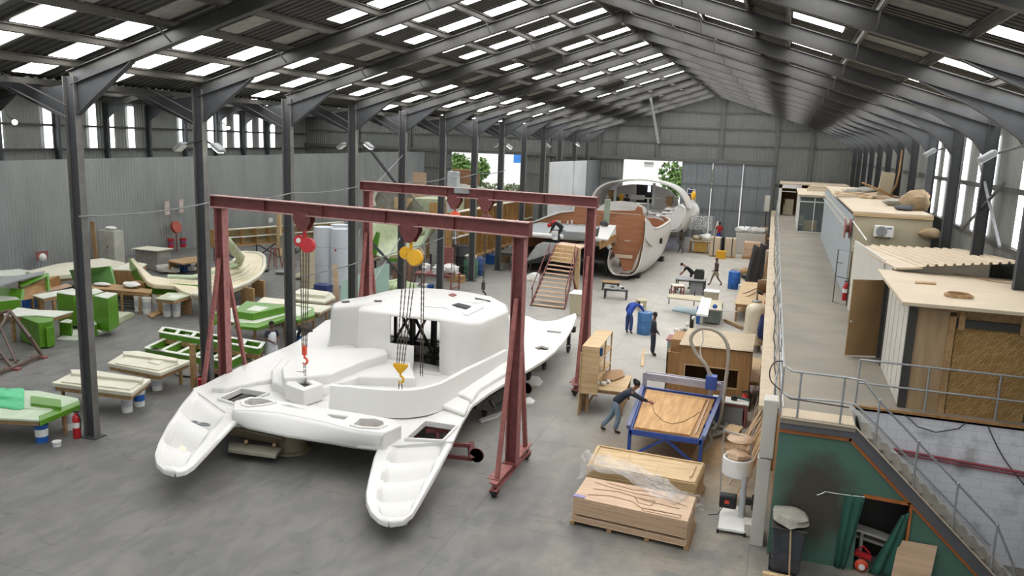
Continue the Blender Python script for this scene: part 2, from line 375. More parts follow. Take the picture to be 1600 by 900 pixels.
# end wall
def corr_wall(mb, x0, x1, z0, z1, y, pitch=.25, dep=-.04):
    pr = corr_line(x0, x1, pitch, dep); f = lambda q, x: q(x) if callable(q) else q
    mb.grid([[(x, y+d, f(z0, x)) for x, d in pr], [(x, y+d, f(z1, x)) for x, d in pr]])
def ztop(x):
    if x > -18.3: return zroof(x)-.05
    return (9.4+(x+18.3)/(-11.7)*3.8 if x > -30 else 13.2+(x+30)/19.6*3.1)
wb = MB()
for a, b in ((-49.6, -42), (-42, -36), (-36, -30), (-30, -24), (-24, -18.3), (-18.3, -12), (-12, XA), (XA, 0), (0, XR)): corr_wall(wb, a, b, 7.3, ztop, YE)
for a, b in ((-49.6, -32.4), (-24.7, -14.65), (-.9, XR)): corr_wall(wb, a, b, 0, 7.32, YE)
m_wpost = mat('grey wall post', '5f605d', .6, 0, .1, 2); m_doorf = mat('grey door frame', '686b6c', .6, 0, .1, 2)
wall_end = struct(wb.build('wall_end', m_gable, solid=.004))
for x, w in ((-17.0, .3), (-15.5, .22), (-11.5, .22), (-5.75, .34), (-.95, .26), (2.07, .22), (-22, .22), (-30, .24), (-37.0, .22), (-43, .22)):
    mb = MB(); z1 = ztop(x)-.15; z0 = 7.2 if -15.6 < x < -1 or -33 < x < -24 else 0; mb.b2((x-w/2, YE-.3, z0), (x+w/2, YE-.06, z1)); mb.build('wall_post', m_wpost, wall_end)
for a, b, z in ((-17, XR, 8.65), (-15.5, XR, 10.1), (-11, 0, 11.5), (-49, -17.2, 8.7), (-49, -17.2, 10.0), (-.9, XR, 5.3), (-49, -32.4, 5.3), (-24.7, -15, 5.2), (-24.7, -15, 2.8)):
    mb = MB(); mb.b2((a, YE-.16, z-.07), (b, YE-.05, z+.07)); mb.build('wall_rail', m_wpost, wall_end)
mb = MB(); mb.b2((-49.6, YE-.42, 7.0), (-.9, YE-.05, 7.3)); mb.build('door_track', m_wpost, wall_end)
# sliding doors of the end wall, leaves with gaps between them where daylight shows
for n, (a, b) in enumerate(((-9.1, -6.36), (-6.29, -3.68), (-3.58, -.95)), 1):
    mb = MB(); corr_wall(mb, a, b, .05, 7.1, YE-.25, .27, -.03); d = struct(mb.build('door_%d' % n, m_doorg, solid=.006))
    mb = MB()
    for z in (.1, 2.75, 5.0, 6.9): mb.b2((a, YE-.34, z-.04), (b, YE-.28, z+.04))
    for x in (a+.03, (a+b)/2, b-.03): mb.b2((x-.025, YE-.34, .05), (x+.025, YE-.28, 6.95))
    mb.build('door_frame', m_doorf, d)
# far left outer wall
def skew(y, d=0.): return xo(y)+d
pr = []; n = 230
ys = [14+(YE-14)*i/(n*4) for i in range(n*4+1)]
mb = MB(); mb.grid([[(xo(y)-(.0 if i % 4 < 2 else .05), y, z) for i, y in enumerate(ys)] for z in (0, 10.15)])
wl = struct(mb.build('wall_left', m_gable))
for z in (5.6, 6.75, 8.25): mb = MB(); mb.bar((xo(14)+.1, 14, z), (xo(YE)+.1, YE, z), .08, .14); mb.build('wall_rail', m_steelg, wl)
wn = 0
def strip_win(p, q, z0, z1, m=None):
    global wn; wn += 1; mb = MB(); mb.prism([(p[0], p[1], z0), (q[0], q[1], z0), (q[0], q[1], z1), (p[0], p[1], z1)], (.03 if p[0] < 0 else -.03, 0, 0)); struct(mb.build('window_%d' % wn, m or m_strip))
for u, w in ((-2, 9), (74, 12), (144, 11), (173, 8), (204, 9), (283, 8), (304, 3), (328, 8), (350, 5), (369, 7), (389, 7), (407, 5), (425, 6)):
    def hit(u):
        r = _ray(u, 210); # intersection with the askew wall
        t = (-43+.158*35)/(r.x+.158*r.y); return r.x*t, r.y*t
    a, b = hit(u-w/2), hit(u+w/2); strip_win((a[0]+.07, a[1]), (b[0]+.07, b[1]), 6.85, 9.75)
# right wall
ys = [YF+(YE-YF)*i/1200 for i in range(1201)]
mb = MB(); mb.grid([[(XR+(.0 if i % 4 < 2 else .04), y, z) for i, y in enumerate(ys)] for z in (0, zroof(XR))])
wr = struct(mb.build('wall_right', m_gable))
for z in (6.0, 7.5): mb = MB(); mb.bar((XR-.08, YF, z), (XR-.08, YE, z), .08, .14); mb.build('wall_rail', m_steelg, wr)
for y in (13.6, 17.4, 19.6, 23.2, 26.7, 28.2, 30.5, 32.4, 34.1, 36.0): strip_win((XR-.03, y-.3), (XR-.03, y+.3), 6.1, 8.95)
# partition of bare sheeting down the left hall
P0, P1 = Vector((-42.0, 29.5, 0)), Vector((-35.2, 76.3, 0)); dP = (P1-P0); n = 900
def pp(t, z, d=0): q = P0+dP*t; return (q.x+d, q.y, z)
mb = MB(); mb.grid([[pp(i/n, z if z == 0 else 6.1+.8*i/n, 0 if i % 4 < 2 else .045) for i in range(n+1)] for z in (0, 6)])
partition = struct(mb.build('wall_partition', m_part)); 
mb = MB(); mb.bar(pp(0, 6.1), pp(1, 6.93), .08, .06); mb.build('capping', m_part, partition)
# ---------------------------------------------------------------- portal frames
ordn = ['nearest', 'second', 'third', 'fourth', 'fifth', 'sixth', 'seventh', 'eighth', 'ninth', 'tenth', 'eleventh', 'twelfth', 'thirteenth', 'fourteenth', 'fifteenth']
for k in range(-2, 13):
    y = PY(k); t = thing('portal_frame', 'dark grey steel portal frame under the roof, %s from the camera' % ordn[k+2], 'steel frame', (XL, y, 0), 'steel portal frames of the workshop')
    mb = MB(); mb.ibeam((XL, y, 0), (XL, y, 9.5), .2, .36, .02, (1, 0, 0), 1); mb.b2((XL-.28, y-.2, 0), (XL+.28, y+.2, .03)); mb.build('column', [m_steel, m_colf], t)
    zc = lambda x: zroof(x)-.34
    mb = MB(); mb.ibeam((XL, y, zc(XL)), (XA, y, zc(XA)), .2, .36, .022); mb.b2((XA-.015, y-.13, zc(XA)-.28), (XA+.015, y+.13, zc(XA)+.2)); mb.build('rafter', m_steelg, t)
    mb = MB(); mb.ibeam((XA, y, zc(XA)), (5.35, y, zc(5.35)), .2, .36, .022); mb.build('rafter', m_steelg, t)
    mb = MB(); mb.ibeam((5.3, y, 0), (5.3, y, 9.4), .2, .3, .02, (1, 0, 0)); mb.b2((5.1, y-.2, 0), (5.5, y+.2, .03)); mb.build('column', m_steel, t)
    mb = MB(); hp = [(5.15, 8.35), (4.85, 8.75), (4.3, 9.15), (3.7, 9.5), (2.7, zc(2.7)-.2)]
    mb.prism([(5.15, y-.012, 9.55)]+[(a, y-.012, b) for a, b in hp], (0, .024, 0))
    for a, b in zip(hp, hp[1:]): mb.bar((a[0], y, a[1]), (b[0], y, b[1]), .18, .02, (1, 0, 0))
    mb.build('haunch', m_steel, t)
    mb = MB(); mb.prism([(XL+.17, y-.012, 8.55), (XL+.17, y-.012, 9.55), (-15.2, y-.012, zc(-15.2)-.2)], (0, .024, 0)); mb.bar((XL+.17, y, 8.55), (-15.2, y, zc(-15.2)-.21), .18, .02, (1, 0, 0)); mb.build('haunch', m_steel, t)
    if k >= -1:
        mb = MB(); mb.prism([(XL-.17, y-.012, 8.45), (XL-.17, y-.012, 9.3), (-18.4, y-.012, 9.15), (-20.2, y-.012, zroof2(-20.2, y)-.55)], (0, .024, 0)); mb.bar((XL-.17, y, 8.45), (-20.2, y, zroof2(-20.2, y)-.56), .18, .02, (1, 0, 0)); mb.build('haunch', m_steel, t)
        mb = MB(); mb.ibeam((-18.2, y, 9.05), (-30, y, 12.82), .2, .42, .022); mb.build('rafter', m_steelg, t)
        X = xo(y)+.28; mb = MB(); mb.ibeam((-30, y, 12.82), (X, y, 9.75), .2, .42, .022); mb.build('rafter', m_steelg, t)
        if k > 0: mb = MB(); mb.ibeam((X, y, 0), (X, y, 9.9), .2, .36, .02, (1, 0, 0)); mb.prism([(X, y-.01, 8.7), (X, y-.01, 9.7), (X+1.8, y-.01, 9.95)], (0, .02, 0)); mb.build('column', m_steel, t)
    for x in (-14.0, -9.46, -2.75, 1.3):
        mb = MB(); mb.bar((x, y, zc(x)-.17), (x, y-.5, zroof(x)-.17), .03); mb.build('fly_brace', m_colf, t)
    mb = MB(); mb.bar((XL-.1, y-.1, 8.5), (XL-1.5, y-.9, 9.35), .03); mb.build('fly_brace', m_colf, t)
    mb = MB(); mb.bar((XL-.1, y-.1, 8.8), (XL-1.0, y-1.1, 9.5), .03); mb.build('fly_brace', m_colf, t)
# wind bracing between the inner columns
for a, b, w in (((576, 231), (632, 304), .09), ((636, 235), (590, 285), .03), ((580, 378), (632, 436), .09), ((625, 372), (583, 442), .04)):
    mb = MB(); p, q = atx(*a, XL), atx(*b, XL); mb.bar(p, q, w, w); o = mb.build('brace_rod', m_steel if w > .05 else m_galv)
    tag(o, {576: 'upper dark diagonal brace between the inner columns', 636: 'thin pale rod crossing the upper dark brace', 580: 'lower dark diagonal brace behind the mint panel', 625: 'thin pale rod crossing the lower dark brace'}[a[0]], 'brace')
for a, b, lab in (((1530, 250), (1562, 385), 'pale diagonal rod against the right wall windows'), ((1570, 285), (1500, 362), 'dark diagonal rod against the right wall windows')):
    mb = MB(); mb.bar(atx(*a, 5.25), atx(*b, 5.25), .06); tag(mb.build('brace_rod', m_galv if 'pale' in lab else m_steel), lab, 'brace')
mb = MB(); mb.bar(aty(1016, 150, 60), aty(1029, 224, 60), .16); tag(mb.build('roof_strut', m_galv), 'pale strut hanging under the far left roof slope', 'strut')
# air line slung from column to column
def cable(name, lab, pts, r, m, sag=.0, cat='cable'):
    P = []
    for i in range(len(pts)-1):
        a, b = Vector(pts[i]), Vector(pts[i+1])
        for j in range(8):
            t = j/8; q = a.lerp(b, t); q.z -= sag*4*t*(1-t); P.append(q)
    P.append(Vector(pts[-1])); mb = MB(); mb.tube(P, r, 6); return tag(mb.build(name, m, smooth=60), lab, cat)
xc = XL+.22; m_pipe = mat('dull air pipe', '77797a', .6)
cable('air_pipe', 'thin grey pipe strung along the left columns at gantry height', [atx(123, 338, xc)]+[atx(u, v, xc) for u, v in ((325, 317), (458, 301), (560, 291), (640, 285), (700, 277), (745, 271), (790, 266))], .022, m_pipe, .1, 'pipe')
cable('air_pipe', 'thin grey pipe strung low behind the white cylinders', [atx(u, v, xc) for u, v in ((460, 434), (560, 410), (637, 388), (693, 371))], .022, m_pipe, .05, 'pipe')
# floodlights on the columns
def flood(p, lab, face=1, lit=True):
    p = Vector(p); t = thing('floodlight', lab, 'lamp', p, 'floodlights on the columns')
    mb = MB(); mb.bar(p+Vector((-.25*face, 0, .25)), p+Vector((.3*face, -.1, .05)), .05); mb.build('bracket', m_steelg, t)
    rot = Matrix.Rotation(radians(35)*face, 3, 'Y'); c = p+Vector((.5*face, -.15, -.02))
    mb = MB(); mb.box(c, (.38, .34, .12), M=rot); mb.build('lamp_housing', m_grey, t, bevel=.03)
    mb = MB(); mb.box(c+rot @ Vector((0, 0, -.065)), (.32, .28, .02), M=rot); mb.build('lamp_glass', m_lamp if lit else m_white, t)
for u, v, lab, lit in ((333, 229, 'lit floodlight on the second left column beside the red gantry', 1), (571, 226, 'lit floodlight on the fourth left column', 1), (794, 228, 'lit floodlight on a far column before the bright doorway', 1), (856, 227, 'unlit floodlight on a far column right of the doorway', 0), (903, 225, 'lit floodlight on the farthest columns by the white boards', 1)):
    flood(atx(u-8, v, xc-.1), lab, 1, lit)
for u, v, lab, lit in ((300, 229, 'unlit floodlight facing the left hall on the second column', 0), (545, 228, 'unlit floodlight facing the left hall on the fourth column', 0), (780, 227, 'unlit floodlight facing left beside the bright doorway', 0)):
    flood(atx(u+8, v, XL-.1), lab, -1, lit)
flood(atx(1478, 238, 4.9), 'grey floodlight on the right wall near the twin strip windows', -1, False); flood(atx(1580, 244, 4.7), 'grey floodlight on the nearest visible right column', -1, False)
for u, v, lab in ((23, 191, 'round glowing lamp on the far left wall'), (357, 200, 'small round glowing lamp among the far left windows')):
    r = _ray(u, v); tt = (-43+.158*35)/(r.x+.158*r.y); p = CAM+r*(tt*.965); t = thing('bulkhead_lamp', lab, 'lamp', p); mb = MB(); mb.ball(p, .15, 12); mb.build('lamp_glass', mat('warm lamp glass', (1, .98, .7), emit=6, var=0), t, smooth=60); mb = MB(); mb.bar(p+Vector((-.1, 0, .1)), p+Vector((-.7, .1, .4)), .05); mb.build('bracket', m_steelg, t)
# white boards screening the far end of the column row
for n, (u0, u1, v0, v1, lab) in enumerate(((853, 893, 256, 338, 'left white board of the far screen'), (896, 913, 252, 330, 'narrow white board right of the far screen'), (914, 932, 249, 320, 'grey sheet closing the far screen by the end wall'))):
    y0, y1 = (59.2, 66.5) if n == 0 else (66.8, 71.2) if n == 1 else (71.5, 76.4)
    mb = MB(); mb.b2((XL+.2, y0, .0), (XL+.26, y1, 6.85)); tag(mb.build('screen_board', m_partw if n < 2 else m_doorg), lab, 'screen')
# ---------------------------------------------------------------- outside the doors
mb = MB(); mb.b2((-140, 77.5, -.4), (90, 190, -.05)); struct(mb.build('ground', mat('pale yard paving', 'c9c6bf', .9, var=.1, scale=.6)))
t = thing('white_building', 'overexposed white building beyond the left doorway with a blue window', 'building', (-60, 128, 0))
mb = MB(); mb.b2((-75, 125, -.05), (-8, 132, 9)); mb.b2((-36, 120, 0), (-12, 125, 13)); mb.build('wall', mat('sunlit white wall', 'f6f6f4', .8, var=.01), t)
mb = MB(); p, q = aty(803, 241, 119.9), aty(818, 255, 119.9); mb.b2((p.x, 119.85, q.z), (q.x, 120.05, p.z)); mb.build('window', mat('blue window', '3f86d8', .3), t)
mb = MB(); p, q = aty(1007, 253, 119.9), aty(1021, 257, 119.9); mb.b2((p.x, 119.8, q.z), (q.x, 120, p.z)); mb.build('awning', m_grey, t)
m_leaf = mat('sunlit foliage', '7fa055', .8, col2='3f6030', scale=2)
def tree(loc, h, r, lab, n=1400, seed=1, name='tree'):
    t = thing(name, lab, 'tree', loc); rr = random.Random(seed); loc = Vector(loc)
    mb = MB(); top = loc+Vector((0, 0, h-r)); mb.tube([loc, loc+Vector((.1, 0, (h-r)*.6)), top], [.22, .17, .1], 8)
    for i in range(7): a = i*.9; mb.tube([top-Vector((0, 0, .8)), top+Vector((cos(a)*r*.6, sin(a)*r*.6, r*.4))], [.1, .03], 6)
    mb.build('trunk', m_timber, t, smooth=60)
    mb = MB(); bl = [(Vector((rr.uniform(-1, 1), rr.uniform(-1, 1), rr.uniform(-.5, .7)))*r*.75, r*rr.uniform(.3, .5)) for _ in range(11)]
    for i in range(n):
        c, rad = bl[i % 11]; d = Vector((rr.gauss(0, 1), rr.gauss(0, 1), rr.gauss(0, 1))).normalized()*rad*rr.uniform(.7, 1.05); p = top+c+d
        a = Vector((rr.gauss(0, 1), rr.gauss(0, 1), rr.gauss(0, 1))).normalized(); b = a.orthogonal().normalized()*.16; a = a*.3; mb.add([p-a, p+b, p+a, p-b], [(0, 1, 2, 3)])
    mb.build('foliage', m_leaf, t)
p = aty(732, 255, 92); tree((p.x, 92, 0), p.z+1.4, 2.7, 'green tree outside the left doorway', seed=3)
p = aty(1060, 285, 88); tree((p.x+.8, 88, 0), p.z+2.4, 2.6, 'green tree outside the centre doorway', seed=4)
t = thing('hedge_shrub', 'grey green shrub outside the left doorway behind the stacked timber', 'shrub', (-30, 88, 0)); mb = MB(); rr = random.Random(5); mb.tube([(-30, 88, 0), (-30, 88, 2)], .1); mb.build('stem', m_timber, t); mb = MB()
for i in range(900):
    p = Vector((-31+rr.uniform(-3, 3), 88+rr.uniform(-1, 1), rr.uniform(.2, 3.4))); a = Vector((rr.gauss(0, 1), rr.gauss(0, 1), rr.gauss(0, 1))).normalized()*.25; b = a.orthogonal().normalized()*.15; mb.add([p-a, p+b, p+a, p-b], [(0, 1, 2, 3)])
mb.build('foliage', mat('grey foliage', '7d8a66', .8, col2='4a5738'), t)
# ================================================================ THE WHITE CATAMARAN DECK MOULDING
def PL(*a):   # (u, v, z) triples -> points
    return [at(*q) for q in a]
def resample(P, n):
    P = [Vector(p) for p in P]; d = [0]
    for i in range(1, len(P)): d.append(d[-1]+(P[i]-P[i-1]).length)
    out = []; j = 0
    for i in range(n):
        t = d[-1]*i/(n-1)
        while j < len(P)-2 and d[j+1] < t: j += 1
        s = d[j+1]-d[j]; out.append(P[j].lerp(P[j+1], 0 if s < 1e-9 else min(1, (t-d[j])/s)))
    return out
def sstep(a, b, x):
    t = max(0, min(1, (x-a)/(b-a))); return t*t*(3-2*t)
deck = thing('catamaran_deck', 'large white catamaran deck moulding with two bows and cabin, under the red gantries', 'boat deck', (-10.6, 21, 0))
def bow(I, O, nst, skirt=.1, ph=0.):
    n, m = 110, 30; I = resample(I, n); O = resample(O, n); rows = []
    for i in range(n):
        t = i/(n-1); row = [I[i]+Vector((0, 0, -skirt)), I[i]+Vector((0, 0, -.05))]
        for j in range(m+1):
            w = j/m; p = I[i].lerp(O[i], .02+.96*w); tt = t+.05*(1-(2*w-1)**2)
            dep = 0
            edge = sstep(.16, .27, w)*(1-sstep(.86, .93, w))*sstep(.13, .2, tt)
            fr = ((tt-.13)*nst+ph) % 1.0
            dep = edge*(.04+.3*(1-sstep(.05, .8, fr)))
            crown = .05*(1-(2*w-1)**2)*(1-edge)
            row.append(p+Vector((0, 0, crown-dep)))
        row += [O[i]+Vector((0, 0, -.05)), O[i]+Vector((0, 0, -skirt))]
        rows.append(row)
    c0 = sum(rows[0], Vector((0, 0, 0)))/len(rows[0]); rows.insert(0, [c0.lerp(p, .5)+Vector((0, -.012, -.01)) for p in rows[0]]); rows.insert(0, [c0.lerp(p, .01)+Vector((0, -.015, -.01)) for p in rows[0]])
    return rows
mb = MB()
mb.grid(bow(PL((606, 817, .5), (592, 812, .5), (579, 800, .5), (572, 784, .54), (571, 768, .58), (575, 748, .64), (580, 728, .72), (584, 712, .8), (590, 698, .88)),
            PL((610, 817.5, .5), (630, 814, .5), (645, 803, .52), (656, 785, .56), (669, 762, .62), (686, 732, .72), (703, 699, .88), (705, 696, .88), (708, 690, .92)), 4.2))
mb.build('bow_deck', m_gel, deck, smooth=50); mb = MB()
mb.grid(bow(PL((276, 739, .8), (290, 736, .8), (303, 728, .82), (322, 708, .88), (345, 683, .95), (360, 667, 1.0), (370, 657, 1.02)),
            PL((272, 739, .8), (255, 734, .8), (244, 724, .8), (241, 709, .82), (247, 690, .86), (262, 661, .92), (283, 630, .98), (303, 606, 1.02)), 3.0, ph=.2))
mb.build('bow_deck', m_gel, deck, smooth=50)
# fore and side deck with two hatch openings
F = PL((590, 698, .9), (708, 690, .94), (722, 660, 1.0), (738, 633, 1.08), (765, 613, 1.08), (800, 592, 1.07), (830, 575, 1.05), (851, 562, 1.05), (868, 548, 1.05), (883, 531, 1.08), (895, 511, 1.12), (901, 494, 1.16), (899, 489, 1.18),
       (886, 494, 1.15), (870, 500, 1.12), (852, 502, 1.1), (838, 500, 1.1), (826, 494, 1.1))+[Vector((-11, 31.3, 1.1)), Vector((-15.5, 30.5, 1.1)), Vector((-16.6, 27.0, 1.1))]+PL((466, 532, 1.1), (447, 542, 1.1), (425, 551, 1.1), (400, 562, 1.1), (372, 574, 1.1), (345, 587, 1.08), (320, 600, 1.05), (301, 607, 1.02), (370, 657, 1.02))+[at(440, 668, .98), at(500, 680, .96), at(560, 688, .95)]
h1 = PL((636, 687, .95), (665, 661, .95), (712, 668, .95), (691, 690, .95)); h2 = PL((344, 625, 1.05), (377, 610, 1.05), (417, 617, 1.05), (373, 634, 1.05))
cpit = PL((530, 600, 1.05), (600, 606, 1.05), (660, 603, 1.05), (690, 590, 1.05), (600, 575, 1.05), (540, 585, 1.05))
slot = PL((855, 516, 1.1), (877, 518, 1.1), (876, 521, 1.1), (855, 519, 1.1)); oval = PL((835, 543, 1.08), (846, 540, 1.08), (858, 543, 1.08), (856, 547, 1.08), (840, 546, 1.08))
mb = MB(); mb.plate(F, .09, [h1, h2, slot, oval, [Vector(q) for q in ((-13.9, 23.8, 1.08), (-13.9, 26.0, 1.08), (-9.2, 26.3, 1.08), (-9.2, 22.9, 1.08))]]); mb.build('side_deck', m_gel, deck, bevel=.03, seg=3)
# raised rims round the hatches
def rim(loop, w=.09, h=.07, z=0.):
    c = sum(loop, Vector((0, 0, 0)))/len(loop); out = [p+(p-c).normalized()*w+Vector((0, 0, z)) for p in loop]; inn = [p+Vector((0, 0, z)) for p in loop]
    mb = MB(); mb.plate([p+Vector((0, 0, h)) for p in out], h+.02, [[p+Vector((0, 0, h)) for p in inn]]); return mb
for h in (h1, h2): rim(h).build('hatch_rim', m_gel, deck, bevel=.02)
# cross beam between the bows with its lockers
bt = PL((364, 640, 1.3), (400, 641, 1.3), (440, 645, 1.3), (500, 657, 1.3), (560, 672, 1.3), (600, 676, 1.3), (628, 664, 1.3), (612, 654, 1.3), (560, 645, 1.3), (500, 636, 1.3), (440, 626, 1.3), (392, 619, 1.3), (366, 626, 1.3))
ho = [PL((381, 629, 1.3), (390, 624.5, 1.3), (405, 624, 1.3), (418, 626.5, 1.3), (427, 630, 1.3), (410, 633, 1.3), (392, 635, 1.3), (383, 633, 1.3)), PL((440, 632, 1.3), (452, 632, 1.3), (470, 638, 1.3), (446, 634, 1.3)),
      PL((511, 647, 1.3), (515, 646, 1.3), (544, 650, 1.3), (537, 655, 1.3), (520, 652, 1.3)), PL((552, 665, 1.3), (562, 656, 1.3), (585, 656, 1.3), (598, 660, 1.3), (600, 665, 1.3), (590, 669, 1.3), (566, 668, 1.3))]
mb = MB(); mb.plate(bt, .48, ho); mb.build('cross_beam', m_gel, deck, bevel=.06, seg=3)
for h in ho:
    c = sum(h, Vector((0, 0, 0)))/len(h); mb = MB(); mb.plate([c+(p-c)*1.12+Vector((0, 0, -.16)) for p in h], .04); mb.build('locker_floor', mat('dark locker wood', '6f5a3c', .7, 0, .15, 4), deck)  # dark wood in one tone below the beam openings
tf = resample([p+Vector((0, 0, -.03)) for p in bt[:6]], 30); bf = resample(PL((366, 661, .9), (386, 670, .86), (446, 683, .84), (518, 694, .82), (552, 700, .8), (592, 705, .78)), 30)
mb = MB(); mb.grid([[a.lerp(b, k/6)+Vector((0, -.05*sin(pi*k/6), 0)) for a, b in zip(tf, bf)] for k in range(7)]); mb.build('beam_face', m_gel, deck, solid=.03, smooth=50)
c = sum(h2, Vector((0, 0, 0)))/4; mb = MB(); mb.plate([c+(p-c)*1.3+Vector((0, 0, -.45)) for p in h2], .03); mb.build('hatch_shade', m_dark, deck)  # black plate stands in for the shade below the left hatch
mb = MB(); mb.bar(c+Vector((-.7, .2, -.3)), c+Vector((.8, -.1, -.25)), .08); mb.bar(c+Vector((-.2, -.5, -.3)), c+Vector((.3, .5, -.28)), .07); mb.build('hatch_beam', m_steelg, deck)
for h in (ho[0], ho[3]): rim(h, .1, .04).build('hatch_rim', m_gel, deck, bevel=.015)
a = at(520, 668, .98); mb = MB(); 
p0, p1 = at(505, 664, 1.12), at(522, 668, 1.12); d = (p1-p0).normalized(); nrm = Vector((d.y, -d.x, 0)); 
for q in (p0, p1): mb.bar(q+nrm*.22+Vector((0, 0, .02)), q+nrm*.26+Vector((0, 0, -.3)), .03, .05)
mb.build('step_recess_frame', m_gel, deck, bevel=.01)
# anchor locker box and lifting hole
mb = MB(); mb.plate(PL((446, 600, 1.5), (452, 592, 1.5), (478, 589, 1.5), (505, 600, 1.5), (474, 610, 1.5)), .46, [PL((463, 596, 1.5), (477, 594, 1.5), (489, 600, 1.5), (476, 604, 1.5))]); mb.build('locker_box', m_gel, deck, bevel=.025, seg=3)
mb = MB(); mb.plate(PL((461, 596, 1.42), (477, 593, 1.42), (491, 600, 1.42), (476, 605, 1.42)), .05); mb.build('lifting_plate', m_dark, deck)
# stepped mouldings left of the cockpit
for k, (z, pts) in enumerate(((1.62, ((443, 590), (440, 575), (450, 562), (475, 552), (520, 545), (600, 541), (606, 552), (570, 562), (540, 574), (515, 584), (480, 588))),
                 (1.32, ((425, 596), (424, 578), (440, 560), (480, 546), (560, 535), (616, 536), (640, 560), (650, 590), (560, 588), (530, 597), (500, 606), (447, 604))),
                 (1.2, ((330, 604), (372, 583), (420, 568), (440, 566), (438, 590), (400, 596), (350, 606))))):
    mb = MB(); mb.plate(PL(*[(u, v, z) for u, v in pts]), z-1.0); mb.build('moulded_step', m_gel, deck, bevel=.06, seg=3)
# cockpit front coaming, a curved wall
tp = PL((517, 601, 1.72), (545, 603, 1.72), (575, 606, 1.72), (605, 608.5, 1.72), (635, 609, 1.72), (660, 606, 1.72), (685, 599, 1.72), (706, 589, 1.7), (730, 576, 1.68), (760, 562, 1.6), (792, 546, 1.5))
tp = resample(tp, 40); rows = []
for i, p in enumerate(tp):
    d = (tp[min(i+1, 39)]-tp[max(i-1, 0)]).normalized(); nr = Vector((d.y, -d.x, 0)).normalized()
    z = p.z; rows.append([p+nr*.2+Vector((0, 0, 1.0-z)), p+nr*.07+Vector((0, 0, -.12)), p+nr*.035+Vector((0, 0, -.02)), p-nr*.02, p-nr*.1+Vector((0, 0, -.01)), p-nr*.15+Vector((0, 0, -.1)), p-nr*.17+Vector((0, 0, 1.0-z))])
mb = MB(); mb.grid(rows); mb.add(rows[0], [tuple(range(7))]); mb.add(rows[-1], [tuple(range(7))]); mb.build('cockpit_coaming', m_gel, deck, smooth=50)
# ledges on the right side deck
for z, pts in ((1.14, ((690, 622), (715, 618), (735, 626), (733, 634), (726, 646), (700, 636), (688, 632))), (1.22, ((700, 612), (730, 594), (770, 574), (800, 560), (815, 566), (790, 582), (750, 606), (738, 624), (722, 616)))):
    mb = MB(); mb.plate(PL(*[(u, v, z) for u, v in pts]), z-1.0); mb.build('moulded_step', m_gel, deck, bevel=.08, seg=4)
# coachroof: rounded shell cut by the companionway opening
def ring(z, ins, lift=0.):
    base = [(-14.45, 23.7), (-14.2, 23.4), (-12.95, 23.2), (-12.8, 22.6), (-12.6, 22.32), (-11.42, 22.3), (-10.57, 22.3), (-9.67, 22.3), (-9.0, 22.33), (-8.7, 22.5), (-8.5, 22.9), (-8.4, 24), (-8.3, 25.1), (-8.6, 25.9), (-9.4, 26.6), (-10.4, 27.0), (-11.5, 27.1), (-12.6, 26.9), (-13.6, 26.3), (-14.4, 25.6), (-14.75, 24.9), (-14.7, 24.2)]
    c = Vector((-11.5, 24.7)); out = []
    for x, y in base:
        p = Vector((x, y)); q = c+(p-c)*(1-ins/((p-c).length)); zz = z-(.32*sstep(-12.6, -14.3, q.x) if z > 1.5 else 0)-(.12*sstep(-9.4, -8.4, q.x) if z > 2.5 else 0); out.append(Vector((q.x, q.y, zz+(lift*(q.y-22.3)/6))))
    return out
OX0, OX1, OX2, OZ0, OZ1, OZ2 = -11.42, -10.57, -9.67, 1.1, 1.85, 2.76
rr = [ring(1.0, -.2), ring(1.1, -.05), ring(1.3, 0), ring(OZ1, .04), ring(2.3, .06), ring(2.73, .09), ring(2.79, .13), ring(2.83, .2), ring(2.86, .34), ring(2.9, .8, .02), ring(2.93, 1.3, .03), ring(2.95, 1.8, .04)]
mb = MB(); n = len(rr[0]); vs = [p for r in rr for p in r]; fs = []
for i in range(len(rr)-1):
    for j in range(n):
        f = (i*n+j, i*n+(j+1) % n, (i+1)*n+(j+1) % n, (i+1)*n+j); c = sum((vs[q] for q in f), Vector((0, 0, 0)))/4
        win = OX0 < c.x < OX1 and c.y < 22.8 and OZ1 < c.z < OZ2-.03; door = OX1 < c.x < OX2 and c.y < 22.8 and c.z < OZ2-.03; back = -13.4 < c.x < -9.6 and c.y > 26.5 and c.z < 2.3
        if not (win or door or back): fs.append(f)
vs.append(Vector((-11.5, 24.7, 2.97))); k = (len(rr)-1)*n; fs += [(k+j, k+(j+1) % n, len(vs)-1) for j in range(n)]
mb.add(vs, fs); cab = mb.build('coachroof', m_gel, deck, smooth=50); sm = cab.modifiers.new('s', 'SOLIDIFY'); sm.thickness = .06; sm.offset = -1
bpy.context.view_layer.update()
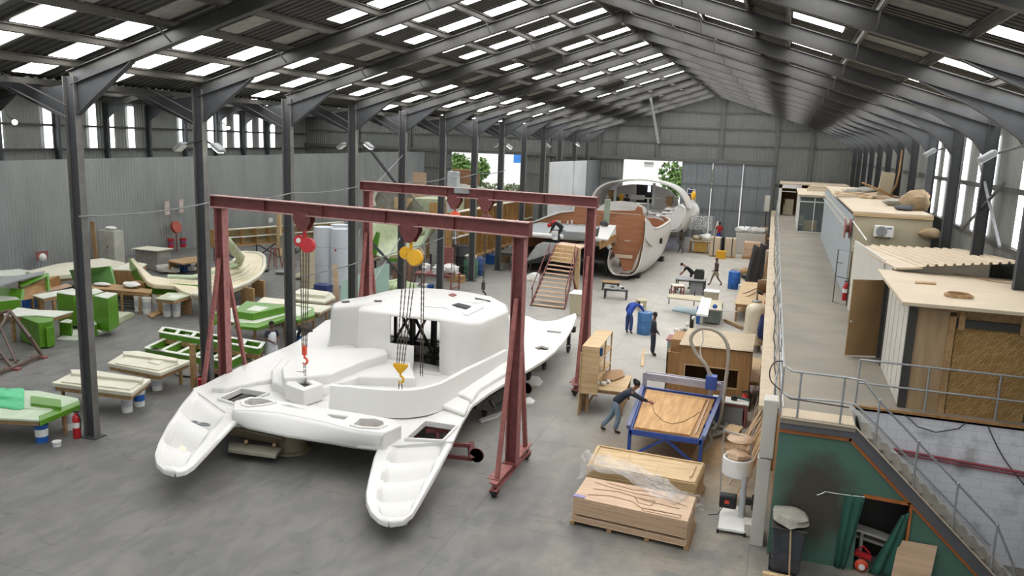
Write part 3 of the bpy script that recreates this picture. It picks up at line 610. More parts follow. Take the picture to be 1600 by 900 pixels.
# roof detail, laid on the surface of the coachroof
bpy.context.view_layer.update()
def on(o, u, v, off=.01):
    inv = o.matrix_world.inverted(); ok, p, nrm, _ = o.ray_cast(inv @ CAM, (inv.to_3x3() @ _ray(u, v)).normalized()); 
    return (o.matrix_world @ p)+nrm*off if ok else at(u, v, 2.9)
for pts, m, nm, off, th in ((((690, 481), (716, 471), (756, 481), (730, 494)), m_gel, 'hatch_panel', .035, .05), (((655, 479), (730, 463.5), (764, 470), (745, 474.5), (716, 471), (690, 481.5)), m_gel, 'roof_panel', .02, .03), (((706, 478), (716, 475), (736, 480), (728, 484)), m_black, 'roof_hatch', .045, .02),
                      (((533, 471), (546, 470), (547, 472.5), (535, 473.5)), m_black, 'roof_slot', .012, .02), (((584, 469.5), (596, 469.5), (597, 472), (586, 472)), m_black, 'roof_slot', .012, .02), (((742, 466), (766, 471), (766, 472.6), (742, 467.6)), m_black, 'roof_slot', .03, .02)):
    P = [on(cab, u, v, off) for u, v in pts]; mb = MB(); mb.plate(P, th); mb.build(nm, m, deck, bevel=.004)
mb = MB(); mb.plate([on(cab, u, v, .05) for u, v in ((701, 461.5), (708, 460), (713, 462), (707, 464))], .05); tag(mb.build('rag', m_redl), 'small brown rag lying on the cabin roof', 'rag')
mb = MB(); mb.plate(PL((690, 586, 1.12), (646, 580, 1.12), (648, 575, 1.12), (690, 581, 1.12)), .1); mb.build('door_sill', m_gel, deck, bevel=.02)
# loose items on and in the moulding
def ringlet(c, r, lab, name, m, rr_=.02, cat='ring', sq=1.):
    mb = MB(); mb.tube([Vector(c)+Vector((cos(a)*r, sin(a)*r*sq, 0)) for a in [2*pi*i/16 for i in range(16)]], rr_, 6, closed=True); return tag(mb.build(name, m, smooth=60), lab, cat)
o = ringlet(at(301, 662, .86), .13, 'coil of grey strap lying in the left bow', 'strap_coil', m_grey, .04, 'strap'); o = ringlet(at(319, 663, .86), .16, 'flat loop of grey strap lying in the left bow', 'strap_loop', m_grey, .025, 'strap', .4)
mb = MB(); mb.plate([at(u, v, .76) for u, v in ((263, 714), (284, 695), (292, 700), (286, 716), (272, 720))], .03); tag(mb.build('masking_paper', m_gelc), 'crumpled cream paper in the hollow of the left bow', 'paper')
# ---------------------------------------------------------------- cradle under the deck
cr = thing('boat_cradle', 'black steel truss cradle standing under the white deck, seen through its doorway', 'cradle', (-10.5, 25, 0))
mb = MB()
for x0, x1, y in ((-13.4, -9.0, 24.4), (-13.0, -9.3, 25.9)):
    for z in (.95, 2.45): mb.bar((x0, y, z), (x1, y, z), .12, .14)
    xs = [x0+(x1-x0)*i/5 for i in range(6)]
    for i, x in enumerate(xs):
        mb.bar((x, y, .1), (x, y, 2.45), .1)
        if i < 5: mb.bar((x, y, .95 if i % 2 else 2.45), (xs[i+1], y, 2.45 if i % 2 else .95), .08)
for x in (-12.9, -11.2, -9.4):
    for z in (.95, 2.45): mb.bar((x, 24.4, z), (x, 25.9, z), .1, .12)
mb.build('truss', m_dark, cr)
for x, y in ((-13.4, 24.4), (-9.0, 24.4), (-13.0, 25.9), (-9.3, 25.9)): mb = MB(); mb.box((x, y, .06), (.3, .3, .12)); mb.build('foot', m_dark, cr)
def caster(mb, mw, c, r=.13, ax='x'):
    c = Vector(c); Mx = Matrix.Rotation(pi/2, 3, 'Y'); mb.lathe(c-Vector((.04, 0, 0)), [(r*.9, 0), (r, .015), (r, .065), (r*.9, .08)], 16, Mx)
    mw.box(c+Vector((0, 0, r+.06)), (.16, .16, .03)); mw.bar(c+Vector((-.07, 0, 0)), c+Vector((-.07, 0, r+.06)), .02, .08); mw.bar(c+Vector((.07, 0, 0)), c+Vector((.07, 0, r+.06)), .02, .08)
def trolley(lab, bars, wheels, loc, m, extra=None):
    t = thing('boat_trolley', lab, 'trolley', loc, 'trolleys under the white deck'); mb = MB()
    for a, b, w in bars: mb.bar(a, b, w)
    mb.build('frame', m, t)
    for c, r in wheels: a = MB(); b = MB(); caster(a, b, c, r); a.build('wheel', m_black, t, smooth=40); b.build('caster_fork', m, t)
    if extra: extra(t)
    return t
p = at(850, 572, .15); q = at(888, 546, .15); w3 = at(826, 590, .13); Rr = [(-8.35, 26.0, .86), (-7.95, 27.9, .86), (-7.9, 30.8, .86), (-9.4, 31.0, .86), (-10, 26.2, .86)]
Rr = [Vector(x) for x in Rr]
trolley('black wheeled trolley under the stern of the white deck', [(Rr[i], Rr[i+1], .13) for i in range(4)]+[(Rr[0], Rr[4], .12), (p+Vector((0, 0, .2)), Vector((p.x, p.y, .86)), .16), (q+Vector((0, 0, .2)), Vector((q.x, q.y, .9)), .12), (q+Vector((-.3, 0, .85)), q+Vector((.25, 0, .85)), .22), (w3+Vector((0, 0, .15)), Vector((w3.x, w3.y, .86)), .1)],
        [(p, .15), (q, .14), (w3, .13)], (p.x, p.y, 0), m_dark)
def eye(t):
    c = at(745, 711, .3); mb = MB(); mb.lathe(c-Vector((0, .03, 0)), [(.19, 0), (.19, .06), (.08, .06), (.08, 0), (.19, 0)], 20, Matrix.Rotation(-pi/2, 3, 'X')); mb.build('tow_eye', m_red, t)
a = [at(670, 664, .7), at(755, 700, .42), at(655, 700, .35), at(735, 718, .14), at(690, 672, .7)]
trolley('dark red steel trolley with round towing eye beside the right bow', [(at(640, 690, .62), at(735, 696, .5), .1), (at(645, 706, .2), at(738, 717, .16), .1), (at(735, 692, .5), at(738, 717, .18), .16), (at(712, 690, .52), at(690, 712, .2), .06), (at(650, 680, .75), at(650, 706, .2), .1), (at(680, 668, .8), at(690, 712, .2), .08), (at(665, 672, .75), at(700, 672, .75), .12)],
        [(at(690, 722, .11), .1), (at(650, 716, .11), .1)], tuple(at(690, 715, 0)), m_red, eye)
def hub(t):
    c = at(822, 607, .15); mb = MB(); mb.lathe(c-Vector((0, .04, 0)), [(.2, 0), (.2, .08), (.07, .08), (.07, 0), (.2, 0)], 20, Matrix.Rotation(-pi/2, 3, 'X')); mb.build('tow_eye', m_red, t)
trolley('dark trolley frame below the right side deck edge', [(at(742, 636, .7), at(770, 640, .4), .1), (at(770, 640, .4), at(815, 612, .35), .12), (at(760, 615, .8), at(772, 636, .45), .08), (at(742, 634, .75), at(800, 600, .8), .1), (at(815, 612, .35), at(812, 596, .7), .1)], [(at(790, 632, .1), .1), (at(757, 646, .1), .1)], tuple(at(790, 630, 0)), m_dark, hub)
for n, (pts, lab) in enumerate((((((812, 586), (842, 588), (848, 596), (842, 602), (812, 600))), 'white plastic sheet offcut beyond the nearer gantry leg'), ((((815, 624), (828, 620), (836, 626), (832, 630), (815, 630))), 'small white offcut on the floor right of the trolley'), ((((748, 655), (762, 650), (785, 642), (778, 650), (752, 658))), 'white strip of foam lying under the deck edge'))):
    mb = MB(); mb.plate([at(u, v, .06) for u, v in pts], .055); tag(mb.build('offcut', m_white), lab, 'offcut')
# stacked moulds lying under the cross beam
t = thing('mould_offcut', 'curved brown fibreglass mould lying askew under the cross beam', 'mould', tuple(at(410, 705, 0))); mb = MB()
rows = [[at(352+u*90, 664+u*20+w*14, .75-.35*w-.25*u) for w in (0, .25, .5, .75, 1)] for u in [i/8 for i in range(9)]]; mb.grid(rows); mb.build('shell', mat('brown fibreglass', '8b8069', .6), t, solid=.04, smooth=40); mb = MB(); mb.bar(at(380, 700, .05), at(385, 690, .42), .08); mb.bar(at(430, 706, .05), at(428, 695, .38), .08); mb.build('block', m_timber, t)
t = thing('mould_tub', 'grey brown tub shaped mould standing under the cross beam', 'mould', tuple(at(458, 706, 0))); mb = MB(); c = at(456, 702, 0); mb.lathe(c, [(.52, 0), (.52, .04), (.4, .08), (.34, .62), (.3, .64), (.28, .6)], 28); mb.build('shell', mat('brown fibreglass', '8b8069', .6), t, smooth=40)
t = thing('foam_slab', 'stack of grey foam slabs on the floor under the left bow', 'slab', tuple(at(385, 708, 0))); mb = MB()
for i in range(3): mb.plate([at(u, v, .1+.1*i) for u, v in ((356, 700+i), (358, 690), (440, 700), (430, 712))], .085)
mb.build('slab', mat('grey foam', '8f8b7b', .8), t, bevel=.01)
# ================================================================ RED GANTRIES
def gantry(xl, xr, y, yl, ztop, y0, y1, lab, stub=(0, 0), tape=None):
    t = thing('gantry_crane', lab, 'gantry', ((xl+xr)/2, y, 0), 'red gantry cranes')
    bh = .36; zb = ztop-bh/2; L = lambda x: y+(yl-y)*(xr-x)/(xr-xl)
    e0, e1 = Vector((xl-stub[0], L(xl-stub[0]), zb)), Vector((xr+stub[1], L(xr+stub[1]), zb)); d = (e1-e0).normalized()
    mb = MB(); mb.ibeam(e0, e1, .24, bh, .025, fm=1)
    for e in (e0, e1): mb.bar(e-d*.012, e+d*.012, .2, bh)
    for i in range(1, 5): e = e0.lerp(e1, i/5); mb.bar(e-d*.006, e+d*.006, .18, bh-.04)
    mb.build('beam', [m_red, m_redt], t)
    yb, f0, f1 = y, y0, y1
    for x, nm in ((xl, 'left'), (xr, 'right')):
        y = yb if nm == 'right' else yl; y0 = f0+y-yb; y1 = f1+y-yb
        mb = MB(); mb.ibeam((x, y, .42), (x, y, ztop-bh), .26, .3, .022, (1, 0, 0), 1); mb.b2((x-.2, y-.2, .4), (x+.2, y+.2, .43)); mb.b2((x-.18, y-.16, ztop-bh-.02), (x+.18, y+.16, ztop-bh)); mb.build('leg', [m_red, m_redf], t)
        for s, yy in ((-1, y0), (1, y1)):
            mb = MB(); mb.bar((x, y+s*.12, 4.6), (x, yy-s*.3, .42), .1, .1, (1, 0, 0)); mb.build('strut', m_redl, t)
        mb = MB(); mb.ibeam((x, y0, .3), (x, y1, .3), .2, .2, .02); mb.b2((x-.22, y0+.2, .4), (x+.1, y-.25, .415)); mb.b2((x-.22, y+.25, .4), (x+.1, y1-.2, .415)); mb.build('foot_beam', m_redl, t)
        for yy in (y0+.15, y1-.15):
            mb = MB(); Mx = Matrix.Rotation(pi/2, 3, 'Y'); mb.lathe((x-.05, yy, .12), [(.11, 0), (.12, .015), (.12, .085), (.11, .1)], 18, Mx); mb.build('wheel', m_black, t, smooth=40)
            mb = MB(); mb.b2((x-.1, yy-.08, .1), (x-.075, yy+.08, .21)); mb.b2((x+.075, yy-.08, .1), (x+.1, yy+.08, .21)); mb.build('caster_fork', m_red, t)
    if tape: y = L(tape); mb = MB(); mb.b2((tape-.3, y-.12, ztop-.2), (tape+.3, y+.12, ztop+.012)); mb.build('rubber_wrap', m_grey, t, bevel=.02)
    return t
g1 = gantry(-15.55, -5.82, 18.1, 19.6, 6.44, 16.7, 19.5, 'nearer red steel gantry straddling the white deck', (.3, .25))
g2 = gantry(-15.2, -6.0, 26.3, 27.8, 6.58, 25.1, 27.5, 'farther red steel gantry behind the cabin of the white deck', (.3, .2), aty(710, 290, 26.3).x)
m_chain = mat('steel chain', '5c554c', .45, .6, .2, 20)
def chain(mb, p, q, w=.028, L=.075):
    p = Vector(p); q = Vector(q); n = max(2, int((q-p).length/L)); d = (q-p)/n
    for i in range(n):
        a = p+d*i-d*.12; b = p+d*(i+1)+d*.12; mb.bar(a, b, w if i % 2 else .010, .010 if i % 2 else w)
def hoist(x, y, zb, zhook, col, lab, ncol, offs, hook_dx=0., body='disc', slack=None, block=True, mm=None):
    t = thing('chain_hoist', lab, 'hoist', (x, y, zb), 'chain hoists on the gantries')
    mb = MB()
    for s in (-1, 1): mb.prism([(x-.24, y+s*.12, zb+.1), (x+.24, y+s*.12, zb+.1), (x+.27, y+s*.12, zb-.12), (x+.09, y+s*.12, zb-.42), (x-.09, y+s*.12, zb-.42), (x-.27, y+s*.12, zb-.12)], (0, .02*s, 0))
    mb.bar((x, y-.14, zb-.35), (x, y+.14, zb-.35), .05); mb.build('trolley_plate', m_red, t)
    mb = MB()
    for dx in (-.17, .17):
        for s in (-1, 1): mb.lathe((x+dx, y+s*.14, zb+.03), [(.035, 0), (.035, .02)], 10, Matrix.Rotation(pi/2*s, 3, 'X'))
    mb.build('bolt', m_galv, t)
    c = Vector((x+.03, y-.03, zb-.68)); mb = MB()
    if body == 'disc':
        mb.lathe(c+Vector((-.13, 0, -.02)), [(.0, -.1), (.16, -.09), (.17, 0), (.16, .09), (0, .1)], 18, Matrix.Rotation(radians(80), 3, 'X')); mb.lathe(c+Vector((.14, -.05, -.12)), [(.0, -.09), (.2, -.08), (.22, 0), (.2, .08), (0, .09)], 20, Matrix.Rotation(radians(75), 3, 'X')); mb.bar(c+Vector((0, 0, .08)), c+Vector((0, 0, .32)), .07)
    else:
        mb.ball(c, .2, 14, (1, .7, 1)); mb.bar(c+Vector((0, 0, .1)), c+Vector((0, 0, .32)), .06)
    mb.build('hoist_body', col, t, smooth=40)
    if body == 'disc': mb = MB(); mb.lathe(c+Vector((-.13, -.1, 0)), [(0, -.03), (.07, -.02), (.07, .02), (0, .03)], 12, Matrix.Rotation(radians(80), 3, 'X')); mb.build('hub_cap', m_white if 'red' in lab else col, t)
    hk = Vector((x+hook_dx, y-.05, zhook))
    for o in offs[:ncol]: mb = MB(); chain(mb, c+Vector((o, 0, -.15)), hk+Vector((o*.55, 0, .28))); mb.build('chain', m_chain, t)
    for a, zz in slack or (): mb = MB(); chain(mb, c+Vector((a, .02, -.15)), Vector((c.x+a*1.05, c.y, zz))); mb.build('chain', m_chain, t)
    if block:
        mb = MB()
        if 'yellow' in lab: mb.prism([hk+Vector(v) for v in ((-.2, -.05, .28), (.2, -.05, .28), (.2, -.05, .2), (.04, -.05, .02), (-.04, -.05, .02), (-.2, -.05, .2))], (0, .1, 0))
        else: mb.bar(hk+Vector((0, 0, .3)), hk+Vector((0, 0, .02)), .12, .1)
        mb.build('hook_block', mm or col, t, bevel=.015)
        mb = MB(); P = [hk+Vector((0, 0, .05)), hk+Vector((0, 0, -.06))]+[hk+Vector((.0+.09*sin(a), 0, -.15+.09*cos(a))) for a in [radians(d) for d in range(0, 250, 25)]]
        mb.tube(P, [.03]*2+[.03, .032, .034, .034, .034, .032, .028, .024, .02, .015], 8); mb.build('hook', mm or col, t, smooth=60)
    return t, hk
zb = 6.08
def gy(u, v, g): 
    yr, yl_, xl_, xr_ = (18.1, 19.6, -15.55, -5.82) if g else (26.3, 27.8, -15.2, -6.0); y = yr
    for _ in range(6): y = yr+(yl_-yr)*(xr_-aty(u, v, y).x)/(xr_-xl_)
    return aty(u, v, y)
a = gy(475, 330, 1); t, hk = hoist(a.x, a.y, zb, aty(473, 560, a.y).z+.1, m_redp, 'red chain hoist with orange hook over the left of the white deck', 4, (-.14, -.05, .05, .14), mm=m_orange)
mb = MB(); e = hk; f = at(478, 600, 1.44)
chain(mb, e+Vector((.02, 0, -.2)), f); mb.build('sling_chain', m_chain, t); mb = MB(); chain(mb, e+Vector((-.03, 0, -.2)), f+Vector((-.08, .05, 0))); mb.bar(e+Vector((-.3, 0, -.5)), e+Vector((0, 0, -.48)), .02); mb.build('sling_chain', m_chain, t)
a = gy(642, 350, 1); t, hk = hoist(a.x, a.y, zb, aty(625, 590, a.y).z+.12, m_yel, 'yellow chain hoist over the cockpit of the white deck', 4, (-.2, -.08, .06, .17), -.22, slack=((.3, aty(645, 585, a.y).z), (.36, aty(645, 585, a.y).z)))
mb = MB(); chain(mb, hk+Vector((.03, 0, -.2)), hk+Vector((.05, .1, -.9))); chain(mb, hk+Vector((-.04, 0, -.2)), hk+Vector((-.1, .1, -.9))); mb.build('sling_chain', m_chain, t)
a = gy(711, 305, 0); hoist(a.x, a.y, zb+.14, 2.9, m_orange, 'orange chain hoist on the farther gantry by the rubber wrap', 3, (-.1, 0, .1), 0, 'ball', block=False)
a = gy(760, 312, 0); t, hk = hoist(a.x, a.y, zb+.14, aty(760, 462, a.y).z+.2, m_red, 'dark chain hoist hanging right of the orange one on the farther gantry', 2, (-.03, .03), 0, 'ball', mm=m_dark)
# ================================================================ THE MEZZANINE AND STAIR ON THE RIGHT
ZM = 3.05
m_mez = mat('dusty mezzanine screed', '8d8475', .8, col2='7a756c', scale=.7)
m_crm = mat('cream cabin roof board', 'c2b39b', .75, 0, .06, 1.2)
m_crmw = mat('cream cabin wall', 'b5ac92', .7, 0, .06, .8)
m_wpan = mat('off white wall panel', 'bfbcb3', .6, 0, .06, .8)
ex = lambda y: .36-.0135*(y-16.4)
mb = MB(); mb.plate([(ex(16.4), 16.4, ZM), (ex(76), 76, ZM), (5.65, 76, ZM), (5.65, 17.95, ZM), (1.77, 17.95, ZM), (1.77, 16.4, ZM)][::-1], .12); mez = mb.build('mezzanine_floor', m_mez)
struct(mez)
mb = MB(); mb.bar((ex(17)-.22, 17.0, ZM-.06), (ex(76)-.22, 76, ZM-.06), .42, .1, (0, 0, 1)); mb.build('edge_board', mat('dusty timber edge', 'b5a68f', .8, 0, .12, 2), mez)
mb = MB(); mb.plate([(ex(16.4)+.03, 16.44, ZM+.012), (1.74, 16.44, ZM+.012), (1.74, 17.0, ZM+.012), (ex(17)+.03, 17.0, ZM+.012)], .012)
for i in range(26): x = .42+i*.052; mb.b2((x, 16.46, ZM+.01), (x+.02, 16.98, ZM+.02))
mb.build('ribbed_edge_plate', m_crm, mez)
mb = MB()
for i in range(14): y0 = 17+i*4.2; mb.b2((ex(y0)+.05, y0, 0), (ex(y0)+.12, min(76, y0+4.15), ZM-.13))
wu = struct(mb.build('wall_mezzanine', m_plyd))
# green wall under the stair, orange trim, dark opening
m_green = bpy.data.materials.new('stained green wall'); m_green.use_nodes = True
def _green():
    N = m_green.node_tree.nodes; L = m_green.node_tree.links; b = N['Principled BSDF']; tc = N.new('ShaderNodeTexCoord')
    nz = N.new('ShaderNodeTexNoise'); nz.inputs['Scale'].default_value = 1.7; nz.inputs['Detail'].default_value = 8; L.new(tc.outputs['Object'], nz.inputs['Vector'])
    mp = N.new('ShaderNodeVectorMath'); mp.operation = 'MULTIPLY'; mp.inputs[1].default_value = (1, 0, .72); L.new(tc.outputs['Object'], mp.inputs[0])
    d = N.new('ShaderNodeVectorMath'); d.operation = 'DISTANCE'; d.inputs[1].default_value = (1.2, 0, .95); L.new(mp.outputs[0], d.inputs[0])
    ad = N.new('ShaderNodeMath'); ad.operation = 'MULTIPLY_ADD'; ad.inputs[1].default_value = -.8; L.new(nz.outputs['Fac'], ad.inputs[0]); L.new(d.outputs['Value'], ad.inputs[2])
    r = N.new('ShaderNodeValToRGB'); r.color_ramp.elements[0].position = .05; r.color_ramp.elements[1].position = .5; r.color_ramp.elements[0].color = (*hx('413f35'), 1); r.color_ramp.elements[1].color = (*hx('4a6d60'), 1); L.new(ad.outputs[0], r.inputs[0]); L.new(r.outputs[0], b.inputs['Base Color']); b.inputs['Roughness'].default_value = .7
_green()
so = (1.71, 2.76); se = (4.62, 0)
zs = lambda x: so[1]-(x-so[0])*(so[1]-.0)/(se[0]-so[0])
mb = MB(); y = 16.52
mb.prism([(.36, y, 0), (.36, y, 2.76), (1.71, y, 2.76), (2.02, y, zs(2.02)), (2.02, y, 0)], (0, .06, 0)); mb.prism([(2.02, y, 1.62), (2.02, y, zs(2.02)), (2.93, y, zs(2.93)), (2.93, y, 1.62)], (0, .06, 0)) if zs(2.93) > 1.62 else mb.prism([(2.02, y, 1.62), (2.02, y, zs(2.02)), (2.9, y, 1.63)], (0, .06, 0))
mb.prism([(2.93, y, 0), (2.93, y, zs(2.93)), (4.6, y, 0.02)], (0, .06, 0)); wg = mb.build('wall_stair', m_green); struct(wg)
m_or = mat('orange wood trim', 'a8622f', .6, 0, .12, 5)
mb = MB(); mb.bar((.36, 16.5, 2.74), (1.72, 16.5, 2.74), .05, .07); mb.bar((1.69, 16.5, 2.76), (4.6, 16.5, .02), .05, .075); mb.bar((2.06, 16.5, 1.62), (2.93, 16.5, 1.6), .05, .06); mb.bar((2.93, 16.5, 1.62), (2.93, 16.5, .2), .05, .06); mb.build('orange_trim', m_or, wg)
m_cur = mat('green curtain', '28574a', .85, 0, .15, 3)
def curtain(lab, xs, ztops, zbots, n=24):
    mb = MB(); rows = []
    for i in range(n+1):
        u = i/n; x = xs[0]+(xs[1]-xs[0])*u; rows.append([(x+(xs[2]+(xs[3]-xs[2])*u-x)*v, 16.46+.035*sin(u*14)*(.4+.6*v), (ztops[0]+(ztops[1]-ztops[0])*u)*(1-v)+(zbots[0]+(zbots[1]-zbots[0])*u)*v) for v in [j/10 for j in range(11)]])
    mb.grid(rows); return tag(mb.build('curtain', m_cur, solid=.008, smooth=60), lab, 'curtain')
mb = MB(); mb.b2((1.95, 17.3, 0), (3.0, 17.36, 1.62)); mb.b2((1.9, 16.6, 0), (1.96, 17.36, 1.62)); mb.b2((1.95, 16.6, 1.62), (3.0, 17.36, 1.66)); mb.b2((2.96, 16.6, 0), (3.0, 17.3, 1.62)); mb.build('shade_lining', m_dark, wg)  # black boards added so the opening reads as deep shade
curtain('green curtain drawn left of the dark opening under the stair', (1.72, 2.1, 1.66, 1.88), (1.62, 1.62), (.02, .02)); curtain('green curtain tied back on the right of the dark opening under the stair', (2.78, 2.92, 2.3, 2.8), (1.35, 1.45), (.02, .02))
cable('cord', 'pale cord strung across the stained green wall', [(1.2, 16.45, 1.5), (1.35, 16.45, 1.6), (2.08, 16.45, 1.62)], .008, m_white, .01, 'cord')
mb = MB(); mb.bar((2.05, 17.0, .72), (2.9, 17.0, .56), .3, .05); mb.bar((2.05, 17.15, .5), (2.9, 17.1, .36), .2, .06); mb.b2((2.15, 16.95, 0), (2.21, 17.2, .66)); mb.b2((2.8, 16.95, 0), (2.86, 17.2, .54)); tag(mb.build('bench', m_wpan), 'low white bench inside the dark opening under the stair', 'bench')
# stair
st = thing('staircase', 'steel staircase with grey treads and pipe handrails in front of the white block wall', 'staircase', (3, 17, 0))
mb = MB(); y = 16.42; mb.prism([(.36, y, 2.79), (.36, y, 3.04), (1.77, y, 3.02), (4.98, y, -.0), (4.65, y, 0), (1.71, y, 2.79)], (0, .05, 0)); mb.build('stringer', mat('charcoal stringer', '55565a', .6, 0, .12, 2), st, bevel=.006)
mb = MB(); mb.bar((.36, 16.41, 3.04), (1.77, 16.41, 3.03), .06, .02); mb.bar((1.77, 16.41, 3.03), (4.98, 16.41, .01), .06, .02); mb.build('stringer_edge', m_crm, st)
mb = MB(); y = 17.42; mb.prism([(1.72, y, 2.95), (1.72, y, 3.2), (5.1, y, .02), (4.75, y, 0)], (0, .05, 0)); mb.build('stringer', m_white, st)
N_ = 16
for i in range(N_):
    z = 3.02-(i+1)*3.02/(N_+.0)+.0; x = 1.8+(i+.3)*3.2/N_
    if z > .02: mb = MB(); mb.b2((x, 16.46, z-.04), (x+.24, 17.42, z)); mb.build('tread', mat('grey stair tread', '7d786f', .8, 0, .15, 4), st); mb = MB(); mb.b2((x, 16.46, z), (x+.012, 17.42, z+.14)); mb.build('riser', m_black, st)
zr = lambda x: 3.02-(x-1.77)*.941
mb = MB(); P = [(.4, 16.6, 4.03), (.5, 16.46, 4.0), (.67, 16.45, 4.0), (1.47, 16.45, 4.0), (1.82, 16.45, 3.98)]+[(x, 16.45, zr(x)+.93) for x in (2.14, 2.9, 3.67, 4.42)]+[(4.75, 16.45, .78), (4.86, 16.45, .5), (4.75, 16.45, .28), (4.5, 16.45, .4), (4.35, 16.45, .62)]; mb.tube(P, .022, 8); mb.build('handrail', m_galv, st, smooth=60)
mb = MB(); mb.tube([(.36, 16.6, 3.5), (.5, 16.47, 3.45), (1.47, 16.45, 3.5), (1.72, 16.45, 3.48)]+[(x, 16.45, zr(x)+.45) for x in (2.14, 2.9, 3.67, 4.35)], .02, 8); mb.build('mid_rail', m_galv, st, smooth=60)
for x, z0, z1 in ((.67, 3.03, 4.0), (1.47, 3.03, 4.0), (2.14, 0, 0), (2.9, 0, 0), (3.67, 0, 0), (4.42, 0, 0)):
    if z1 == 0: z0 = zr(x); z1 = zr(x)+.95
    mb = MB(); mb.tube([(x, 16.45, z0), (x, 16.45, z1)], .022, 8); mb.ball((x, 16.45, z1), .035, 8); mb.build('rail_post', m_galv, st, smooth=60)
# guard rails
def guard(lab, pts, H=.97, step=1.3, mid=True, r=.022):
    t = thing('guard_rail', lab, 'railing', pts[0], 'pipe guard rails of the mezzanine')
    for h in ((H, H*.48) if mid else (H,)): mb = MB(); mb.tube([Vector(p)+Vector((0, 0, h)) for p in pts], r, 8); mb.build('rail', m_galv, t, smooth=60)
    for i in range(len(pts)-1):
        a, b = Vector(pts[i]), Vector(pts[i+1]); n = max(1, round((b-a).length/step))
        for j in range(n+(1 if i == len(pts)-2 else 0)): p = a.lerp(b, j/n); mb = MB(); mb.tube([p, p+Vector((0, 0, H))], r, 8); mb.build('rail_post', m_galv, t, smooth=60)
    return t
guard('guard rail before the woven panel wall above the white blocks', [(1.87, 18.0, ZM), (3.2, 18.0, ZM), (4.5, 18.0, ZM), (5.6, 18.0, ZM)])
guard('long guard rail along the edge of the mezzanine walkway', [(ex(y)-.02, y, ZM) for y in (16.6, 30, 45, 60, 75.5)], step=3.0, r=.018)
# clutter of hoses lying along the rail
for n, (dx, z, r, c, lab) in enumerate(((-.06, .06, .02, m_grey, 'thin grey hose lying along the walkway edge'), (.05, .04, .014, m_white, 'white cable lying along the walkway edge'), (-.12, .05, .016, m_black, 'black cable lying along the walkway edge'))):
    rr = random.Random(n+9); mb = MB(); mb.tube([(ex(y)+dx+rr.uniform(-.05, .05), y, ZM+z*.5+.0*y) for y in [17+i*1.1 for i in range(50)]], r, 6); tag(mb.build('hose', c, smooth=60), lab, 'hose')
mb = MB(); mb.tube([(ex(17)-.02, 17.2, 4.0)]+[(ex(17)-.1-.18*sin(a), 17.1, 3.75+.27*cos(a)) for a in [radians(d) for d in range(20, 175, 20)]]+[(.5, 16.4, 3.45), (1.6, 16.4, 3.42)], .014, 6); tag(mb.build('hose', m_steelg, smooth=60), 'dark hose looped over the near corner of the mezzanine rail', 'hose')
# white block wall
mblk = mat_block('white painted blocks', 'e2e4ea', 'c9cbd1', .42, .2, var='b9b9b6')
mb = MB(); mb.b2((1.6, 17.95, 0), (5.65, 18.07, 3.0)); wb2 = mb.build('wall_block', mblk); struct(wb2)
mb = MB(); mb.bar((1.7, 17.93, 3.02), (5.65, 17.93, 3.02), .1, .05); mb.build('capping', m_plyd, wb2)
mb = MB(); mb.tube([(2.4, 17.9, 2.2), (5.6, 17.9, 2.05)], .03, 8); mb.tube([(2.3, 17.9, 2.13), (5.6, 17.9, 1.98)], .018, 8); tag(mb.build('red_pipe', mat('dull red pipe', '93424c', .5), smooth=60), 'dull red pipe clipped across the white block wall', 'pipe')
cable('cable', 'grey cable hanging in a loop from the top of the white block wall', [(2.8, 17.9, 3.0), (3.1, 17.9, 2.75), (3.45, 17.9, 2.68), (3.85, 17.9, 2.82), (4.0, 17.9, 3.0)], .012, m_steelg, .0, 'cable')
cable('cable', 'grey cable slanting down the right of the white block wall', [(4.35, 17.9, 3.0), (4.75, 17.9, 2.3), (5.4, 17.9, 1.6)], .012, m_steelg, .03, 'cable')
# post panel at the near corner
t = thing('boxed_column', 'tall boxed grey white column at the near corner of the mezzanine', 'column', (.15, 17.05, 0)); mb = MB(); mb.b2((.02, 16.75, 2.0), (.3, 17.2, 3.25)); mb.build('upper_casing', m_wpan, t, bevel=.01); mb = MB(); mb.b2((.0, 16.8, 0), (.27, 17.15, 1.96)); mb.build('lower_casing', m_wpan, t, bevel=.01)
# ---------------------------------------------------------------- cabins
XW = 5.08
m_weave = mat_weave('woven cane panel', 'b2915f', '96743f', 7)
ca = thing('site_cabin', 'near cream roofed cabin with woven panels and brown plywood front', 'cabin', (4.9, 20, ZM))
mb = MB(); mb.b2((2.5, 17.75, 5.3), (5.64, 22.6, 5.38)); mb.build('roof', m_crm, ca, bevel=.01)
mb = MB(); mb.b2((2.72, 18.2, ZM), (2.78, 21.6, 5.3))
mb.build('side_wall', m_wpan, ca)
mb = MB()
for yy in (18.9, 19.6, 20.3, 21.0): mb.b2((2.712, yy-.004, ZM), (2.722, yy+.004, 5.3))
mb.build('panel_joint', m_crmw, ca)
mb = MB(); mb.b2((2.7, 18.12, ZM), (2.86, 18.24, 5.3)); mb.build('corner_post', m_steelg, ca)
mb = MB(); mb.b2((2.86, 18.16, ZM), (3.46, 18.22, 5.22)); mb.build('plywood_panel', wood('faded plywood', 'b09876', '9c8260', 2), ca)
mb = MB(); mb.b2((3.46, 18.08, ZM), (3.58, 18.22, 5.12)); mb.build('timber_post', m_timber, ca)
for x0, x1 in ((3.6, 5.02), (5.06, XW)): mb = MB(); mb.b2((x0, 18.12, ZM), (x1, 18.18, 4.9)); mb.build('woven_panel', m_weave, ca)
mb = MB(); mb.b2((3.6, 18.06, 4.9), (XW, 18.14, 5.06)); mb.build('steel_channel', m_steelg, ca)
